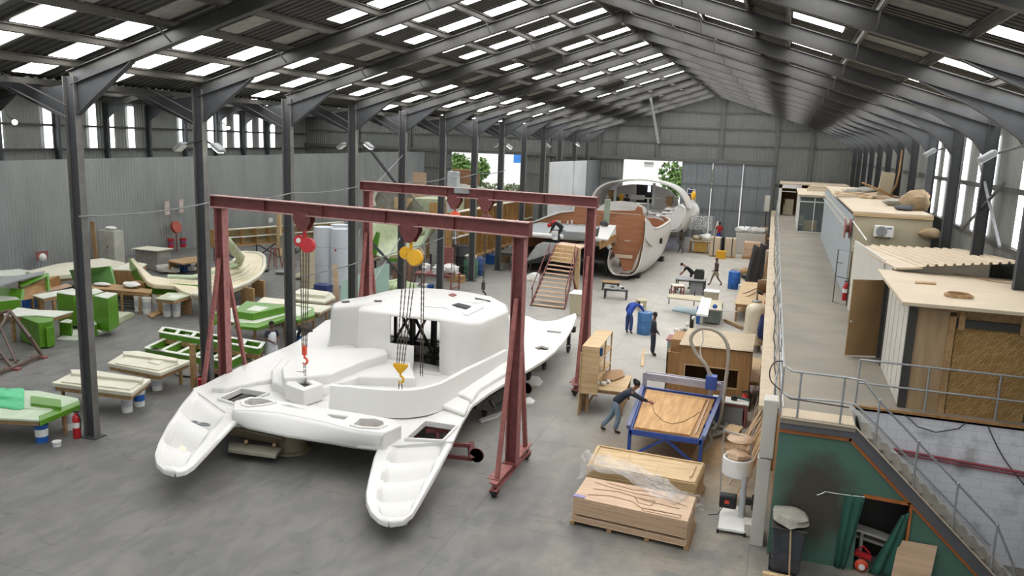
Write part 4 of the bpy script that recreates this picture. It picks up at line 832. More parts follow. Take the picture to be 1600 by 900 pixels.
mb = MB(); mb.b2((2.86, 18.1, 5.2), (XW, 18.2, 5.3)); mb.b2((3.6, 18.16, 5.06), (XW, 18.2, 5.2)); mb.build('top_rail', m_timber, ca)
for x in (3.62, 4.72, 5.85): mb = MB(); mb.b2((x, 18.02, 4.85), (x+.11, 18.1, 5.3)); mb.build('timber_cleat', m_timber, ca)
mb = MB(); mb.b2((2.7, 21.6, ZM), (2.85, 21.72, 5.3)); mb.b2((2.7, 22.5, ZM), (2.85, 22.6, 5.3)); mb.build('door_frame', m_steelg, ca)
mb = MB(); mb.bar((2.7, 22.55, 4.1), (1.92, 22.25, 4.1), .04, 2.02, (0, 0, 1)); dr = mb.build('door', mat('brown door', '8f7350', .5, 0, .12, 2), ca); mb = MB(); mb.ball((1.98, 22.24, 4.0), .03, 8); mb.build('door_handle', m_galv, dr)
mb = MB(); mb.b2((2.8, 18.3, ZM), (XW, 22.5, ZM+.02)); mb.build('inner_floor', m_plyd, ca)
mb = MB(); p = [at(u, v, 5.41) for u, v in ((1430, 439), (1463, 441), (1463, 443.5), (1430, 441.5))]; mb.plate(p, .03); tag(mb.build('batten', m_timber), 'short batten lying on the near cabin roof', 'batten')
mb = MB(); c = at(1498, 461.5, 5.42); mb.tube([c+Vector((cos(a)*.26, sin(a)*.26, .0)) for a in [2*pi*i/20 for i in range(20)]], .028, 6, closed=True); mb.tube([c+Vector((cos(a)*.22, sin(a)*.24, .03)) for a in [2*pi*i/20 for i in range(20)]], .02, 6, closed=True); tag(mb.build('hose_coil', m_timber, smooth=60), 'coil of brown hose lying on the near cabin roof', 'hose')
cable('cable', 'thin cable trailing over the near cabin roof', [at(1450, 421, 5.4), at(1520, 432, 5.4), at(1540, 437, 5.4), at(1555, 440, 5.4), at(1600, 446, 5.4)], .012, m_timber)
cb = thing('site_cabin', 'cabin with ribbed cream roof sheets behind the near cabin', 'cabin', (4.9, 25.5, ZM))
z0 = 5.48
def zb_(x, y): return 5.48+(x-2.9)*.12*(1-(y-22.4)/9)-(y-22.4)*.035
mb = MB(); mb.plate([(2.42, 29.6, zb_(2.4, 29.6)), (2.9, 22.4, zb_(2.9, 22.4)), (3.5, 22.3, zb_(3.5, 22.3)), (2.85, 29.6, zb_(2.85, 29.6))], .05); mb.build('flat_roof', m_crm, cb)
mb = MB(); rows = [[], []]
for i in range(13):
    for dx, dz in ((0, 0), (.15, 0), (.18, .055), (.24, .055), (.27, 0)):
        xa = 3.45+i*.27*.73+dx*.73; xb = 2.83+i*.27+dx
        if xa <= 5.62: rows[0].append((xa, 22.25, zb_(xa, 22.25)+dz+.01)); rows[1].append((min(xb, 5.6), 29.6, zb_(xb, 29.6)+dz+.01))
mb.grid(rows); mb.build('ribbed_roof', m_crm, cb, solid=.012)
mb = MB(); mb.b2((2.86, 22.75, ZM), (2.9, 24.2, z0-.05)); mb.bar((2.85, 24.2, (ZM+z0)/2), (2.45, 29.1, (ZM+z0)/2), .05, z0-ZM-.08); mb.build('side_wall', m_wpan, cb); mb = MB(); mb.prism([(2.9, 22.72, ZM), (XW, 22.72, ZM), (XW, 22.72, zb_(XW, 22.7)-.03), (2.9, 22.72, z0-.06)], (0, .05, 0)); mb.build('front_wall', m_wpan, cb)
cc = thing('site_cabin', 'olive cream cabin with a fan unit on its front wall', 'cabin', (5.2, 47, ZM))
YC, ZC = 31.5, 6.2
mb = MB(); mb.b2((2.52, YC, ZM), (XW, YC+.08, ZC-.12)); mb.build('front_wall', m_crmw, cc); mb = MB(); mb.b2((2.48, YC+.05, ZM), (2.54, 54, ZC-.12)); mb.build('side_wall', mat('grey blue side wall', '979fa2', .6), cc)
mb = MB(); mb.b2((2.46, YC-.1, ZC-.1), (XW, YC, ZC)); mb.build('fascia', m_ply, cc); mb = MB(); mb.b2((2.46, YC-.05, ZC), (XW, 54, ZC+.06)); mb.build('roof', m_crm, cc)
mb = MB(); mb.b2((2.38, YC+.3, ZC-.42), (2.46, 53.5, ZC-.36)); mb.b2((2.38, YC+.3, ZC-.72), (2.46, 53.5, ZC-.66)); mb.build('side_rail', m_wpan, cc)
ac = thing('air_conditioner', 'white air conditioner unit with round fan on the cream cabin wall', 'air conditioner', (3.5, 31.4, 5.4))
p, q = aty(1367, 352, 31.2), aty(1395, 371, 31.2); mb = MB(); mb.b2((p.x, 31.1, q.z), (q.x, 31.42, p.z)); mb.build('casing', m_white, ac, bevel=.02)
c = Vector(((p.x*.64+q.x*.36), 31.1, (p.z+q.z)/2)); mb = MB(); mb.lathe(c, [(0, .02), (.06, .02), (.07, .03), (.17, .03), (.18, .015), (.19, 0)], 24, Matrix.Rotation(pi/2, 3, 'X')); mb.build('fan_grille', m_grey, ac); 
mb = MB(); mb.b2((q.x-.24, 31.09, p.z-.1), (q.x-.07, 31.1, p.z-.06)); mb.build('maker_mark', mat('blue mark', '33458a', .5), ac)
mb = MB(); mb.b2((p.x+.08, 31.2, q.z-.06), (p.x+.12, 31.5, q.z)); mb.b2((q.x-.12, 31.2, q.z-.06), (q.x-.08, 31.5, q.z)); mb.build('bracket', m_steelg, ac)
cable('drain_pipe', 'white pipe slanting from the olive cabin corner to the ribbed roof', [aty(1333, 346, 31.3), aty(1354, 375, 29.8)], .025, m_white, 0, 'pipe')
mb = MB(); c = atx(1324, 357, 2.34); mb.lathe(c, [(.0, -.1), (.36, -.1), (.36, -.07), (.15, -.07), (.15, .07), (.36, .07), (.36, .1), (0, .1)], 20, Matrix.Rotation(pi/2, 3, 'Y')); tag(mb.build('hose_reel', m_redl, smooth=30), 'dull red hose reel on the side of the olive cabin', 'hose reel')
# glazed office
cdn = thing('glazed_office', 'glazed office cabin with white frames at the middle of the walkway', 'office', (2, 58, ZM))
X0, X1, Y0, Y1, ZT = 1.05, 3.25, 56.5, 66.0, 5.45
mb = MB(); mb.b2((X0-.1, Y0-.2, ZT), (5.05, Y1, ZT+.1)); mb.build('roof', m_crm, cdn)
for a, b in (((X0, Y0, ZM), (X0+.07, Y0+.07, ZT)), ((X1-.3, Y0, ZM), (X1-.23, Y0+.07, ZT)), (((X0+X1-.25)/2-.03, Y0, ZM), ((X0+X1-.25)/2+.03, Y0+.06, ZT)), ((X0, Y0, ZM), (X1-.25, Y0+.06, ZM+.08)), ((X0, Y0, ZT-.4), (X1-.25, Y0+.06, ZT-.33)), ((X0, Y0, ZT-.08), (X1-.2, Y0+.07, ZT))):
    mb = MB(); mb.b2(a, b); mb.build('window_frame', m_white, cdn)
mb = MB(); mb.b2((X0+.06, Y0+.03, ZM+.08), (X1-.3, Y0+.04, ZT-.08)); mb.build('glass', m_glass, cdn)
mb = MB(); mb.b2((X0, Y0+.1, ZM), (X0+.05, Y1, ZT)); mb.build('side_wall', m_wpan, cdn); mb = MB(); mb.b2((X0+.05, Y0+5, ZM), (5.05, Y0+5.08, ZT)); mb.build('back_wall', m_steelg, cdn)
mb = MB(); mb.b2((X1-.22, Y0-.05, ZM), (X1+.02, Y0+.1, ZT)); mb.build('cream_pier', m_crmw, cdn); mb = MB(); mb.b2((X1+.02, 55.9, ZM), (X1+.1, Y0, ZT)); mb.build('pier_side', m_crmw, cdn)
t = thing('office_desk', 'yellow brown desk inside the glazed office', 'desk', (1.7, 57.4, ZM)); mb = MB(); mb.b2((1.45, 57.0, ZM+.68), (2.3, 57.7, ZM+.74)); mb.build('desk_top', m_ply, t)
for x in (1.47, 2.22): mb = MB(); mb.b2((x, 57.02, ZM), (x+.06, 57.66, ZM+.68)); mb.build('side_panel', m_ply, t)
mb = MB(); mb.b2((1.5, 57.02, ZM+.1), (2.24, 57.06, ZM+.68)); mb.build('front_panel', mat('yellow board', 'b48f3c', .6), t)
t = thing('office_chair', 'pale office chair behind the glass left of the desk', 'chair', (1.3, 57.2, ZM)); mb = MB(); mb.b2((1.15, 57.0, ZM+.42), (1.45, 57.4, ZM+.5)); mb.build('seat', m_wpan, t, bevel=.02); mb = MB(); mb.b2((1.15, 57.38, ZM+.5), (1.45, 57.44, ZM+1.05)); mb.build('backrest', m_wpan, t, bevel=.02); mb = MB(); mb.b2((1.15, 57.0, ZM), (1.45, 57.4, ZM+.42)); mb.build('base', m_dark, t)
t = thing('filing_cabinet', 'dark brown cabinet inside the glazed office', 'cabinet', (2.7, 57.8, ZM)); mb = MB(); mb.b2((2.35, 57.5, ZM), (3.0, 58.1, ZM+1.4)); mb.build('body', m_dark, t, bevel=.01); mb = MB(); mb.b2((2.4, 57.48, ZM+.1), (2.95, 57.5, ZM+1.3)); mb.build('door', mat('brown office door', '4e3c30', .6), t)
mb = MB(); c = at(1293, 369, ZM); mb.cyl(c, .14, .3, 12); mb.b2((c.x-.17, c.y-.17, ZM), (c.x+.17, c.y+.17, ZM+.42)); tag(mb.build('jerry_can', m_blue, bevel=.03), 'blue jerry can standing beside the glazed office', 'can')
# farthest cabin
ce = thing('site_cabin', 'farthest low cabin with an open front at the end of the walkway', 'cabin', (1.5, 73, ZM))
mb = MB(); mb.b2((-.35, 70.5, 5.6), (5.05, 76, 5.7)); mb.build('roof', m_crm, ce); mb = MB(); mb.b2((-.35, 70.6, ZM), (-.2, 75.9, 5.6)); mb.build('side_wall', m_wpan, ce)
mb = MB(); mb.b2((-.35, 70.5, 5.3), (1.4, 70.6, 5.6)); mb.b2((-.35, 70.5, ZM), (-.12, 70.6, 5.6)); mb.b2((-.2, 70.5, 5.0), (1.0, 70.56, 5.06)); mb.build('front_frame', m_white, ce); mb = MB(); mb.b2((-.2, 75.8, ZM), (3, 75.9, 5.6)); mb.build('back_wall', m_plyd, ce)
mb = MB(); mb.b2((.1, 71.5, ZM), (.9, 72.5, ZM+.9)); mb.b2((.2, 71.4, ZM+.9), (.9, 72.5, ZM+1.3)); tag(mb.build('crate', m_crmw), 'pale crate inside the farthest open cabin', 'crate')
t = thing('wall_panel_stack', 'stack of long cream boards on the far cabin roofs', 'boards', (3.5, 66, 5.6)); mb = MB()
for i in range(3): mb.b2((1.6+.1*i, 62+.6*i, 5.56+.11*i), (5.0, 63.5+.6*i, 5.65+.11*i))
mb.build('board', m_crm, t)
# rubbish on the roofs, each piece its own thing
rr = random.Random(21)
def scrap(u, v, z, w, l, h, rz, m, name, lab, cat, grp, tilt=0.):
    c = at(u, v, z); c.x = min(c.x, 4.6); w = min(w, 1.1); mb = MB(); Mx = Matrix.Rotation(rz, 3, 'Z') @ Matrix.Rotation(tilt, 3, 'Y'); mb.box(c+Vector((0, 0, h/2+abs(sin(tilt))*w/2)), (w, l, h), M=Mx); return tag(mb.build(name, m, bevel=min(.01, h*.2)), lab, cat, grp)
for i in range(60):
    u = 1312+rr.random()*86; v = 299+rr.random()*10+(0 if u < 1345 else 3)
    scrap(u, v, ZC+.06, rr.uniform(.3, 1.6), rr.uniform(.1, .5), rr.uniform(.03, .1), rr.uniform(-.4, .6), rr.choice([m_board, m_timber, m_ply, m_crm]), 'timber_offcut', 'scrap length of timber in the heap on the far cabin roofs', 'offcut', 'timber scraps heaped on the cabin roofs', rr.uniform(-.08, .08))
for i in range(7): scrap(1372+i*3.2, 300+i*2.0, ZC+.06, 1.6, .25, .06, .35, m_plyd, 'plank', ['leftmost', 'second', 'third', 'fourth', 'fifth', 'sixth', 'rightmost'][i]+' brown plank of the fan shaped pile on the cabin roof', 'plank', 'brown planks fanned on the cabin roof', .42)
def lump(c, r, lab, name, m, sq=(1, 1, .6), seed=0, cat='bag', grp=None):
    rr = random.Random(seed); mb = MB(); mb.ball((0, 0, 0), 1, 16); vs = []
    from mathutils import noise
    for x, y, z in mb.v:
        v = Vector((x, y, z)); k = 1+.35*noise.noise(v*1.7+Vector((seed, 0, 0)))+.15*noise.noise(v*4+Vector((0, seed, 0))); vs.append(Vector((v.x*sq[0], v.y*sq[1], max(v.z, -.75)*sq[2]))*k*r)
    zm = min(v.z for v in vs); cc = Vector(c); cc.x = min(cc.x, 5.45-r*sq[0]*1.25) if cc.x > 3 else cc.x; mb.v = [tuple(cc+v-Vector((0, 0, zm))) for v in vs]; return tag(mb.build(name, m, smooth=50), lab, cat, grp)
m_bag = mat('grey wrapping', '8d8b80', .6, 0, .2, 4); m_paper = mat('brown paper sack', 'a08a6b', .8, 0, .15, 4)
for u, v, r, m, lab in ((1352, 299, .6, m_bag, 'grey bundle of wrapping on the far cabin roof'), (1335, 300, .5, m_bag, 'smaller grey bundle at the left of the far roof heap'), (1400, 318, .5, m_bag, 'grey green bundle near the front of the olive cabin roof'), (1413, 325, .36, mat('dark tarpaulin', '45484a', .6), 'dark tarpaulin bundle beside the cardboard box'), (1455, 326, .52, m_paper, 'crumpled brown sack at the right end of the olive cabin roof')):
    lump(at(u, v+4, ZC+.06), r, lab, 'wrapped_bundle', m, sq=(1, .8, .32 if u < 1420 else .75), seed=u, cat='bundle')
t = thing('cardboard_box', 'brown cardboard box with open flaps on the olive cabin roof', 'box', tuple(at(1433, 328, ZC+.06))); c = at(1433, 328, ZC+.06); mb = MB(); mb.box(c+Vector((0, 0, .25)), (.65, .45, .5)); mb.build('carton', m_paper, t); mb = MB(); mb.box(c+Vector((0, -.28, .56)), (.68, .25, .02), M=Matrix.Rotation(.4, 3, 'X')); mb.box(c+Vector((0, .28, .6)), (.68, .3, .02), M=Matrix.Rotation(-.5, 3, 'X')); mb.build('flap', m_board, t)
t = thing('leaning_board', 'pale panel standing upright on the olive cabin roof', 'panel', tuple(at(1408, 309, ZC+.06))); c = at(1408, 309, ZC+.06); c.x = 4.75; mb = MB(); mb.box(c+Vector((0, 0, .6)), (.6, .2, 1.2), M=Matrix.Rotation(.12, 3, 'Y')); mb.build('panel', m_crmw, t, bevel=.01)
mb = MB(); c = at(1413, 309, ZC+.06); c.x = 4.95; mb.tube([c, c+Vector((.3, 0, .6)), c+Vector((.36, 0, 1.3)), c+Vector((.36, 0, 2.3))], [.06, .06, .05, .04], 8); tag(mb.build('curved_strip', m_timber, smooth=60), 'long curved wooden strip standing behind the pale upright panel', 'strip')
lump(at(1496, 376, 5.45), .35, 'brown cardboard bundle on the ribbed roof by the wall', 'wrapped_bundle', m_paper, seed=5, cat='bundle')
# wire gate, extinguisher, cabinet between the cabins
t = thing('wire_gate', 'thin black wire gate frame on the walkway beside the brown door', 'gate', (2.1, 25, ZM)); a, b = at(1301, 472, ZM), at(1322, 478, ZM); mb = MB(); H = 1.9
mb.tube([a, a+Vector((0, 0, H)), b+Vector((0, 0, H)), b, a], .018, 6)
mb.tube([a+Vector((0, 0, .95)), b+Vector((0, 0, .95))], .014, 6); mb.tube([a+Vector((0, 0, 1.45)), b.lerp(a, .6)+Vector((0, 0, 1.45))], .014, 6); mb.build('frame', m_dark, t)
def extinguisher(c, lab, s=1.):
    c = Vector(c); t = thing('fire_extinguisher', lab, 'fire extinguisher', c); mb = MB(); mb.lathe(c, [(.07*s, 0), (.08*s, .02), (.08*s, .42*s), (.06*s, .5*s), (.03*s, .53*s), (.03*s, .56*s)], 16); mb.build('cylinder', m_redp, t, smooth=40)
    mb = MB(); mb.lathe(c+Vector((0, 0, .24*s)), [(.082*s, 0), (.082*s, .12*s)], 16); mb.build('label', m_white, t); mb = MB(); mb.bar(c+Vector((-.06*s, 0, .58*s)), c+Vector((.08*s, 0, .6*s)), .03*s); mb.tube([c+Vector((.05*s, 0, .56*s)), c+Vector((.12*s, 0, .45*s)), c+Vector((.1*s, 0, .2*s))], .012*s, 6); mb.build('valve_hose', m_black, t)
extinguisher(at(1322, 446, ZM+.55)-Vector((0, 0, .55)), 'red fire extinguisher on the walkway beside the wire gate', 1.2)
t = thing('folding_barrier', 'folded trellis barrier against the grey blue cabin side', 'barrier', (2.6, 33, ZM)); mb = MB()
for i in range(6):
    for s in (0, 1): mb.bar((2.5, 33+i*.3+s*.3, ZM), (2.5, 33+i*.3+(1-s)*.3, ZM+1.6), .02)
mb.build('lattice', m_steelg, t)
t = thing('wall_unit', 'white wall box on the far screen post by the mezzanine', 'box', (-1.1, 70, 3.4)); p = aty(1200, 315, 70); mb = MB(); mb.b2((p.x-.25, 69.9, p.z-.8), (p.x+.15, 70.1, p.z+.5)); mb.build('box', m_wpan, t); mb = MB(); mb.b2((p.x-.1, 70.0, 0), (p.x, 70.1, p.z-.8)); mb.build('post', m_steelg, t)
# ================================================================ RIGHT HAND FLOOR
def V(*a): return Vector(a)
def loc2(p): return (p[0], p[1], 0)
def slab(mb, pts, th): mb.plate(pts, th); return mb
# two piles of routed boards under torn film
def stack(lab, tl, tr, br, bl, z, m, gaps, grp=None):
    P = [at(*tl, z), at(*tr, z), at(*br, z), at(*bl, z)]; t = thing('board_stack', lab, 'board stack', loc2(P[3])); zz = z; n = 0
    c = sum(P, Vector())/4
    while zz > .1:
        h = .035
        if any(abs(zz-g) < .03 for g in gaps): zz -= .05; 
        j = R.uniform(-.015, .015); mb = MB(); mb.plate([V(p.x+j, p.y+j*.6, zz) for p in P], h-.006); mb.build('board', m, t); zz -= h; n += 1
    mb = MB()
    for k in range(4): q = P[3].lerp(P[2], k/3); q2 = P[0].lerp(P[1], k/3); mb.bar((q.x, q.y, .04), (q2.x, q2.y, .04), .1, .07)
    for g in gaps:
        for k in range(4): q = P[3].lerp(P[2], (k+.1)/3.2); q2 = P[0].lerp(P[1], (k+.1)/3.2); mb.bar((q.x, q.y, g-.0), (q2.x, q2.y, g), .07, .045)
    mb.build('bearer', m_timber, t); return t, P
s1, P = stack('nearer stack of pinkish routed boards in front of the torn plastic film', (917, 745), (1088, 777), (1075, 815), (896, 776), .66, m_board, [.27])
def seg(mb, P, z, pts, w=.02, h=.004):
    for a, b in zip(pts, pts[1:]):
        f = lambda t: P[3].lerp(P[2], t[0]).lerp(P[0].lerp(P[1], t[0]), t[1]); p, q = f(a), f(b); mb.bar((p.x, p.y, z), (q.x, q.y, z), w, h)
mb = MB()
for pts in ([(.1, .8), (.25, .72), (.5, .66), (.72, .7), (.95, .55)], [(.1, .2), (.3, .35), (.5, .3), (.6, .12), (.85, .16)], [(.12, .5), (.35, .6), (.6, .45), (.9, .4)], [(.6, .1), (.62, .0+.04), (.93, .05), (.93, .16), (.62, .13)], [(.2, .9), (.45, .8), (.6, .86), (.8, .74)], [(.5, .5), (.55, .3), (.66, .28), (.68, .5), (.5, .5)]): seg(mb, P, .667, pts)
mb.build('routed_cut', mat('routed edge', '8a6a52', .8), s1)
mb = MB(); p = P[3]+V(.12, .06, .012); mb.box(p, (.26, .12, .01), .0); mb.build('label', mat('lilac label', '8d87b5', .6), s1)
s2, P2 = stack('farther stack of cream framed boards behind the torn plastic film', (934, 696), (1102, 725), (1087, 757), (917, 728), .62, m_ply, [.3])
mb = MB(); seg(mb, P2, .64, [(.02, .04), (.98, .04), (.98, .96), (.02, .96), (.02, .04)], .05, .03); seg(mb, P2, .63, [(.33, .05), (.33, .95)], .012); seg(mb, P2, .63, [(.62, .05), (.62, .95)], .012); seg(mb, P2, .645, [(.93, .25), (.93, .8)], .05, .02); mb.build('frame_strip', m_ply, s2)
# film
from mathutils import noise as NZ
m_film = mat('clear plastic film', 'e4e6e8', .18, 0, .05, 3, alpha=.22)
mb = MB(); rows = []; n, k = 46, 26
A = [at(908, 712, .3), at(935, 716, .72), at(985, 727, .74), at(1020, 742, .72), at(1060, 772, .74), at(1098, 778, .45)]; B = [at(905, 752, .1), at(925, 742, .7), at(975, 752, .72), at(1015, 776, .7), at(1050, 790, .72), at(1100, 806, .1)]
A = resample(A, n); B = resample(B, n)
for i in range(n): rows.append([A[i].lerp(B[i], j/(k-1))+V(NZ.noise(V(i*.2, j*.18, 0))*.12, NZ.noise(V(i*.2, j*.18, 5))*.12, .04+abs(NZ.noise(V(i*.24, j*.3, 9)))*.24) for j in range(k)])
mb.grid(rows); tag(mb.build('plastic_film', m_film, smooth=80), 'crumpled clear plastic film thrown over the two board stacks', 'plastic film')
# routing machine
cn = thing('routing_table', 'blue framed routing machine table with a plywood sheet on it', 'routing machine', (-2.4, 22.5, 0))
m_fb = mat('blue machine frame', '33509b', .45, 0, .12, 3)
c0, c1, c2, c3 = V(-3.28, 20.35, 0), V(-1.42, 20.35, 0), V(-1.28, 24.2, 0), V(-3.55, 24.35, 0); H = .88
up = lambda p, z: V(p.x, p.y, z)
for p in (c0, c1, c2, c3): mb = MB(); mb.bar(up(p, 0), up(p, H), .09); mb.build('leg', m_fb, cn)
mb = MB()
for a, b in ((c0, c1), (c1, c2), (c2, c3), (c3, c0)): mb.bar(up(a, H-.05), up(b, H-.05), .09, .14)
for k in (.33, .66): mb.bar(up(c0.lerp(c3, k), H-.05), up(c1.lerp(c2, k), H-.05), .06, .1)
m_ = c0.lerp(c1, .5); mb.bar(up(c0, .12), up(m_, H-.12), .06); mb.bar(up(c1, .12), up(m_, H-.12), .06); mb.build('frame', m_fb, cn)
for a, b, s in ((c0, c3, -.05), (c1, c2, .05)): mb = MB(); mb.bar(up(a, H+.06)+V(s, 0, 0), up(b, H+.06)+V(s, .1, 0), .1, .1); mb.build('side_rail', mat('grey blue rail', '5b6488', .5), cn)
mb = MB(); mb.plate([up(c0, H+.04)+V(.08, .0, 0), up(c1, H+.04)+V(-.08, .0, 0), up(c2, H+.04)+V(-.1, -.3, 0), up(c3, H+.04)+V(.1, -.3, 0)], .03); mb.build('spoil_board', m_plyd, cn)
mb = MB(); mb.plate([up(c0, H+.08)+V(.12, .03, 0), up(c1, H+.08)+V(-.3, .03, 0), up(c2, H+.08)+V(-.32, -.5, 0), up(c3, H+.08)+V(.16, -.5, 0)], .03); sh = mb.build('plywood_sheet', wood('golden plywood', 'c8a06a', 'a67a45', 1), cn)
Q = [c0, c1, c2, c3]; mb = MB()
def tp(u, v, z=H+.086): p = c0.lerp(c1, u).lerp(c3.lerp(c2, u), v); return V(p.x, p.y, z)
mb.tube([tp(.22, .62), tp(.2, .5), tp(.27, .34), tp(.42, .2), tp(.55, .17), tp(.68, .25), tp(.8, .42), tp(.84, .52)], .016, 6); mb.build('groove_strip', m_timber, sh)
mb = MB(); mb.bar(tp(.9, .05), tp(.9, .85), .03, .015); mb.bar(tp(.9, .84), tp(.12, .84), .03, .015); mb.build('edge_strip', m_board, sh)
g0, g1 = c3+V(.0, -.12, 0), c2+V(.1, -.12, 0)
mb = MB(); mb.bar(up(g0, H+.42), up(g1, H+.42), .1, .16); mb.bar(up(g0, H+.42)+V(0, .32, 0), up(g1, H+.42)+V(0, .32, 0), .06, .08); mb.bar(up(g0, H), up(g0, H+.5), .12, .1); mb.bar(up(g1, H), up(g1, H+.5), .12, .1); mb.bar(up(g0, H+.34)+V(0, -.1, 0), up(g1, H+.34)+V(0, -.1, 0), .03, .08)
mb.build('gantry_bar', mat('pale violet bar', 'a5a3ad', .4, .2), cn)
mb = MB(); p = g1+V(-.35, .0, 0); mb.b2((p.x-.16, p.y-.2, H+.3), (p.x+.16, p.y+.12, H+.72)); mb.build('router_head', m_fb, cn, bevel=.02); mb = MB(); mb.cyl((p.x, p.y-.1, H+.12), .05, .5, 14); mb.build('spindle', m_galv, cn)
hs = [V(p.x-.05, p.y-.05, H+.7), V(p.x-.2, p.y, H+1.0), V(p.x-.55, p.y+.1, H+1.35), V(p.x-.72, p.y+.15, H+1.75), V(p.x-.5, p.y+.15, H+2.05), V(p.x-.15, p.y+.1, H+2.1), V(p.x+.2, p.y+.05, H+1.95), V(p.x+.42, p.y, H+1.5), V(p.x+.42, p.y-.1, H+.6), V(p.x+.36, p.y-.4, .4), V(p.x+.2, p.y-.7, .12)]
def smooth_pts(P, n=6):
    out = []
    for i in range(len(P)-1):
        p0, p1, p2, p3 = P[max(0, i-1)], P[i], P[i+1], P[min(len(P)-1, i+2)]
        for j in range(n):
            t = j/n; out.append(.5*((2*p1)+(p2-p0)*t+(2*p0-5*p1+4*p2-p3)*t*t+(3*p1-p0-3*p2+p3)*t**3))
    return out+[P[-1]]
mb = MB(); mb.tube(smooth_pts(hs), .055, 10); mb.build('suction_hose', mat('ribbed grey hose', '9c988c', .5, 0, .15, 40), cn, smooth=60)
mb = MB(); mb.tube(smooth_pts([V(p.x, p.y+.1, H+.7), V(p.x-.3, p.y+.2, H+1.05), V(p.x-.42, p.y+.2, H+1.4), V(p.x-.36, p.y+.2, H+1.7), V(p.x-.4, p.y+.22, H+2.0)]), .02, 6); mb.build('cable', m_white, cn, smooth=60)
for i, pts in enumerate(([(1118, 650), (1105, 668), (1112, 690), (1098, 705)], [(1122, 655), (1135, 662), (1128, 676), (1112, 682)], [(1108, 645), (1116, 662), (1130, 668), (1146, 664)])):
    mb = MB(); mb.tube(smooth_pts([at(u, v, .07) for u, v in pts]), .05, 8); tag(mb.build('hose', mat('ribbed grey hose', '9c988c'), smooth=60), ['grey suction hose lying nearest the routing table foot', 'grey suction hose curling towards the dust heap', 'grey suction hose running to the small wooden stool'][i], 'hose')
def table(lab, c, w, l, h, rz=0., m=None, top=.04, leg=.07, rails=True, name='work_table', mtop=None, shelf=None):
    c = Vector((c[0], c[1], 0)); t = thing(name, lab, 'table', c); Mx = Matrix.Rotation(rz, 3, 'Z'); f = lambda x, y, z: c+Mx @ V(x, y, z)
    mb = MB(); mb.box(c+V(0, 0, h-top/2), (w, l, top), M=Mx); mb.build('table_top', mtop or m or m_ply, t, bevel=.006)
    for a in (-1, 1):
        for b in (-1, 1): x, y = a*(w/2-leg), b*(l/2-leg); mb = MB(); mb.bar(f(x, y, 0), f(x, y, h-top), leg); mb.build('leg', m or m_timber, t)
    if rails:
        mb = MB(); z = .2
        for a in (-1, 1): mb.bar(f(a*(w/2-leg), -l/2+leg, z), f(a*(w/2-leg), l/2-leg, z), leg*.6, leg); mb.bar(f(-w/2+leg, a*(l/2-leg), h-.1), f(w/2-leg, a*(l/2-leg), h-.1), leg*.5, leg)
        mb.build('rail', m or m_timber, t)
    if shelf: mb = MB(); mb.box(c+V(0, 0, shelf), (w*.85, l*.85, .03), M=Mx); mb.build('shelf', mtop or m_ply, t)
    return t, f
# shelf unit with the table it backs on to
c = V(-5.15, 24.0, 0); sh = thing('shelf_unit', 'tall open plywood shelf unit standing beside the farther gantry leg', 'shelf unit', c); Mx = Matrix.Rotation(radians(2), 3, 'Z'); f = lambda x, y, z: c+Mx @ V(x, y, z)
D, Wd, Ht = 2.4, .55, 2.2
mb = MB(); mb.box(f(0, .6, Ht), (Wd, D, .03), M=Mx); mb.build('top_board', m_ply, sh)
for y in (-.58, .6, 1.78): mb = MB(); mb.box(f(.0, y, Ht/2+.35), (Wd, .03, Ht-.72), M=Mx) if y < 0 else mb.b2(f(.22, y-.03, .75), f(.27, y+.03, Ht)); mb.build('upright', m_ply, sh)
for z in (1.15, 1.7): mb = MB(); mb.box(f(0, .6, z), (Wd, D, .03), M=Mx); mb.build('shelf', m_ply, sh)
mb = MB(); mb.box(f(-.29, .1, 1.0), (.025, 1.55, 2.0), M=Mx); mb.build('back_panel', m_ply, sh)
mb = MB(); mb.b2(f(-.2, -.55, 1.18), f(.2, -.52, 2.18)); mb.build('end_panel', m_plyd, sh)
mb = MB(); mb.b2(f(.05, .3, 1.72), f(.2, .45, 1.95)); tag(mb.build('paint_can', m_blue), 'blue can on the upper shelf of the plywood shelf unit', 'can')
table('plywood work table with paper scraps beside the shelf unit', (-4.75, 24.7), 1.25, 1.9, .8, radians(3), leg=.08)
rr = random.Random(4)
for i in range(5): mb = MB(); c = V(-4.9+rr.uniform(-.35, .2), 24.2+rr.uniform(-.15, .35), .83); lump(c, .09, 'crumpled white paper ball on the table beside the shelf unit', 'paper_ball', m_white, seed=i+3, cat='paper', grp='paper balls on the plywood table')
mb = MB(); mb.plate([at(u, v, .86) for u, v in ((945, 578), (972, 577), (976, 587), (958, 594), (944, 592))], .03); tag(mb.build('plywood_offcut', m_plyd), 'curved plywood offcut on the far half of the table by the shelf unit', 'offcut')
mb = MB(); mb.plate([at(u, v, .04) for u, v in ((1004, 545), (1008, 545), (1006, 572), (1001, 571))], .035); tag(mb.build('batten', m_ply), 'pale batten lying on the floor behind the standing man', 'batten')
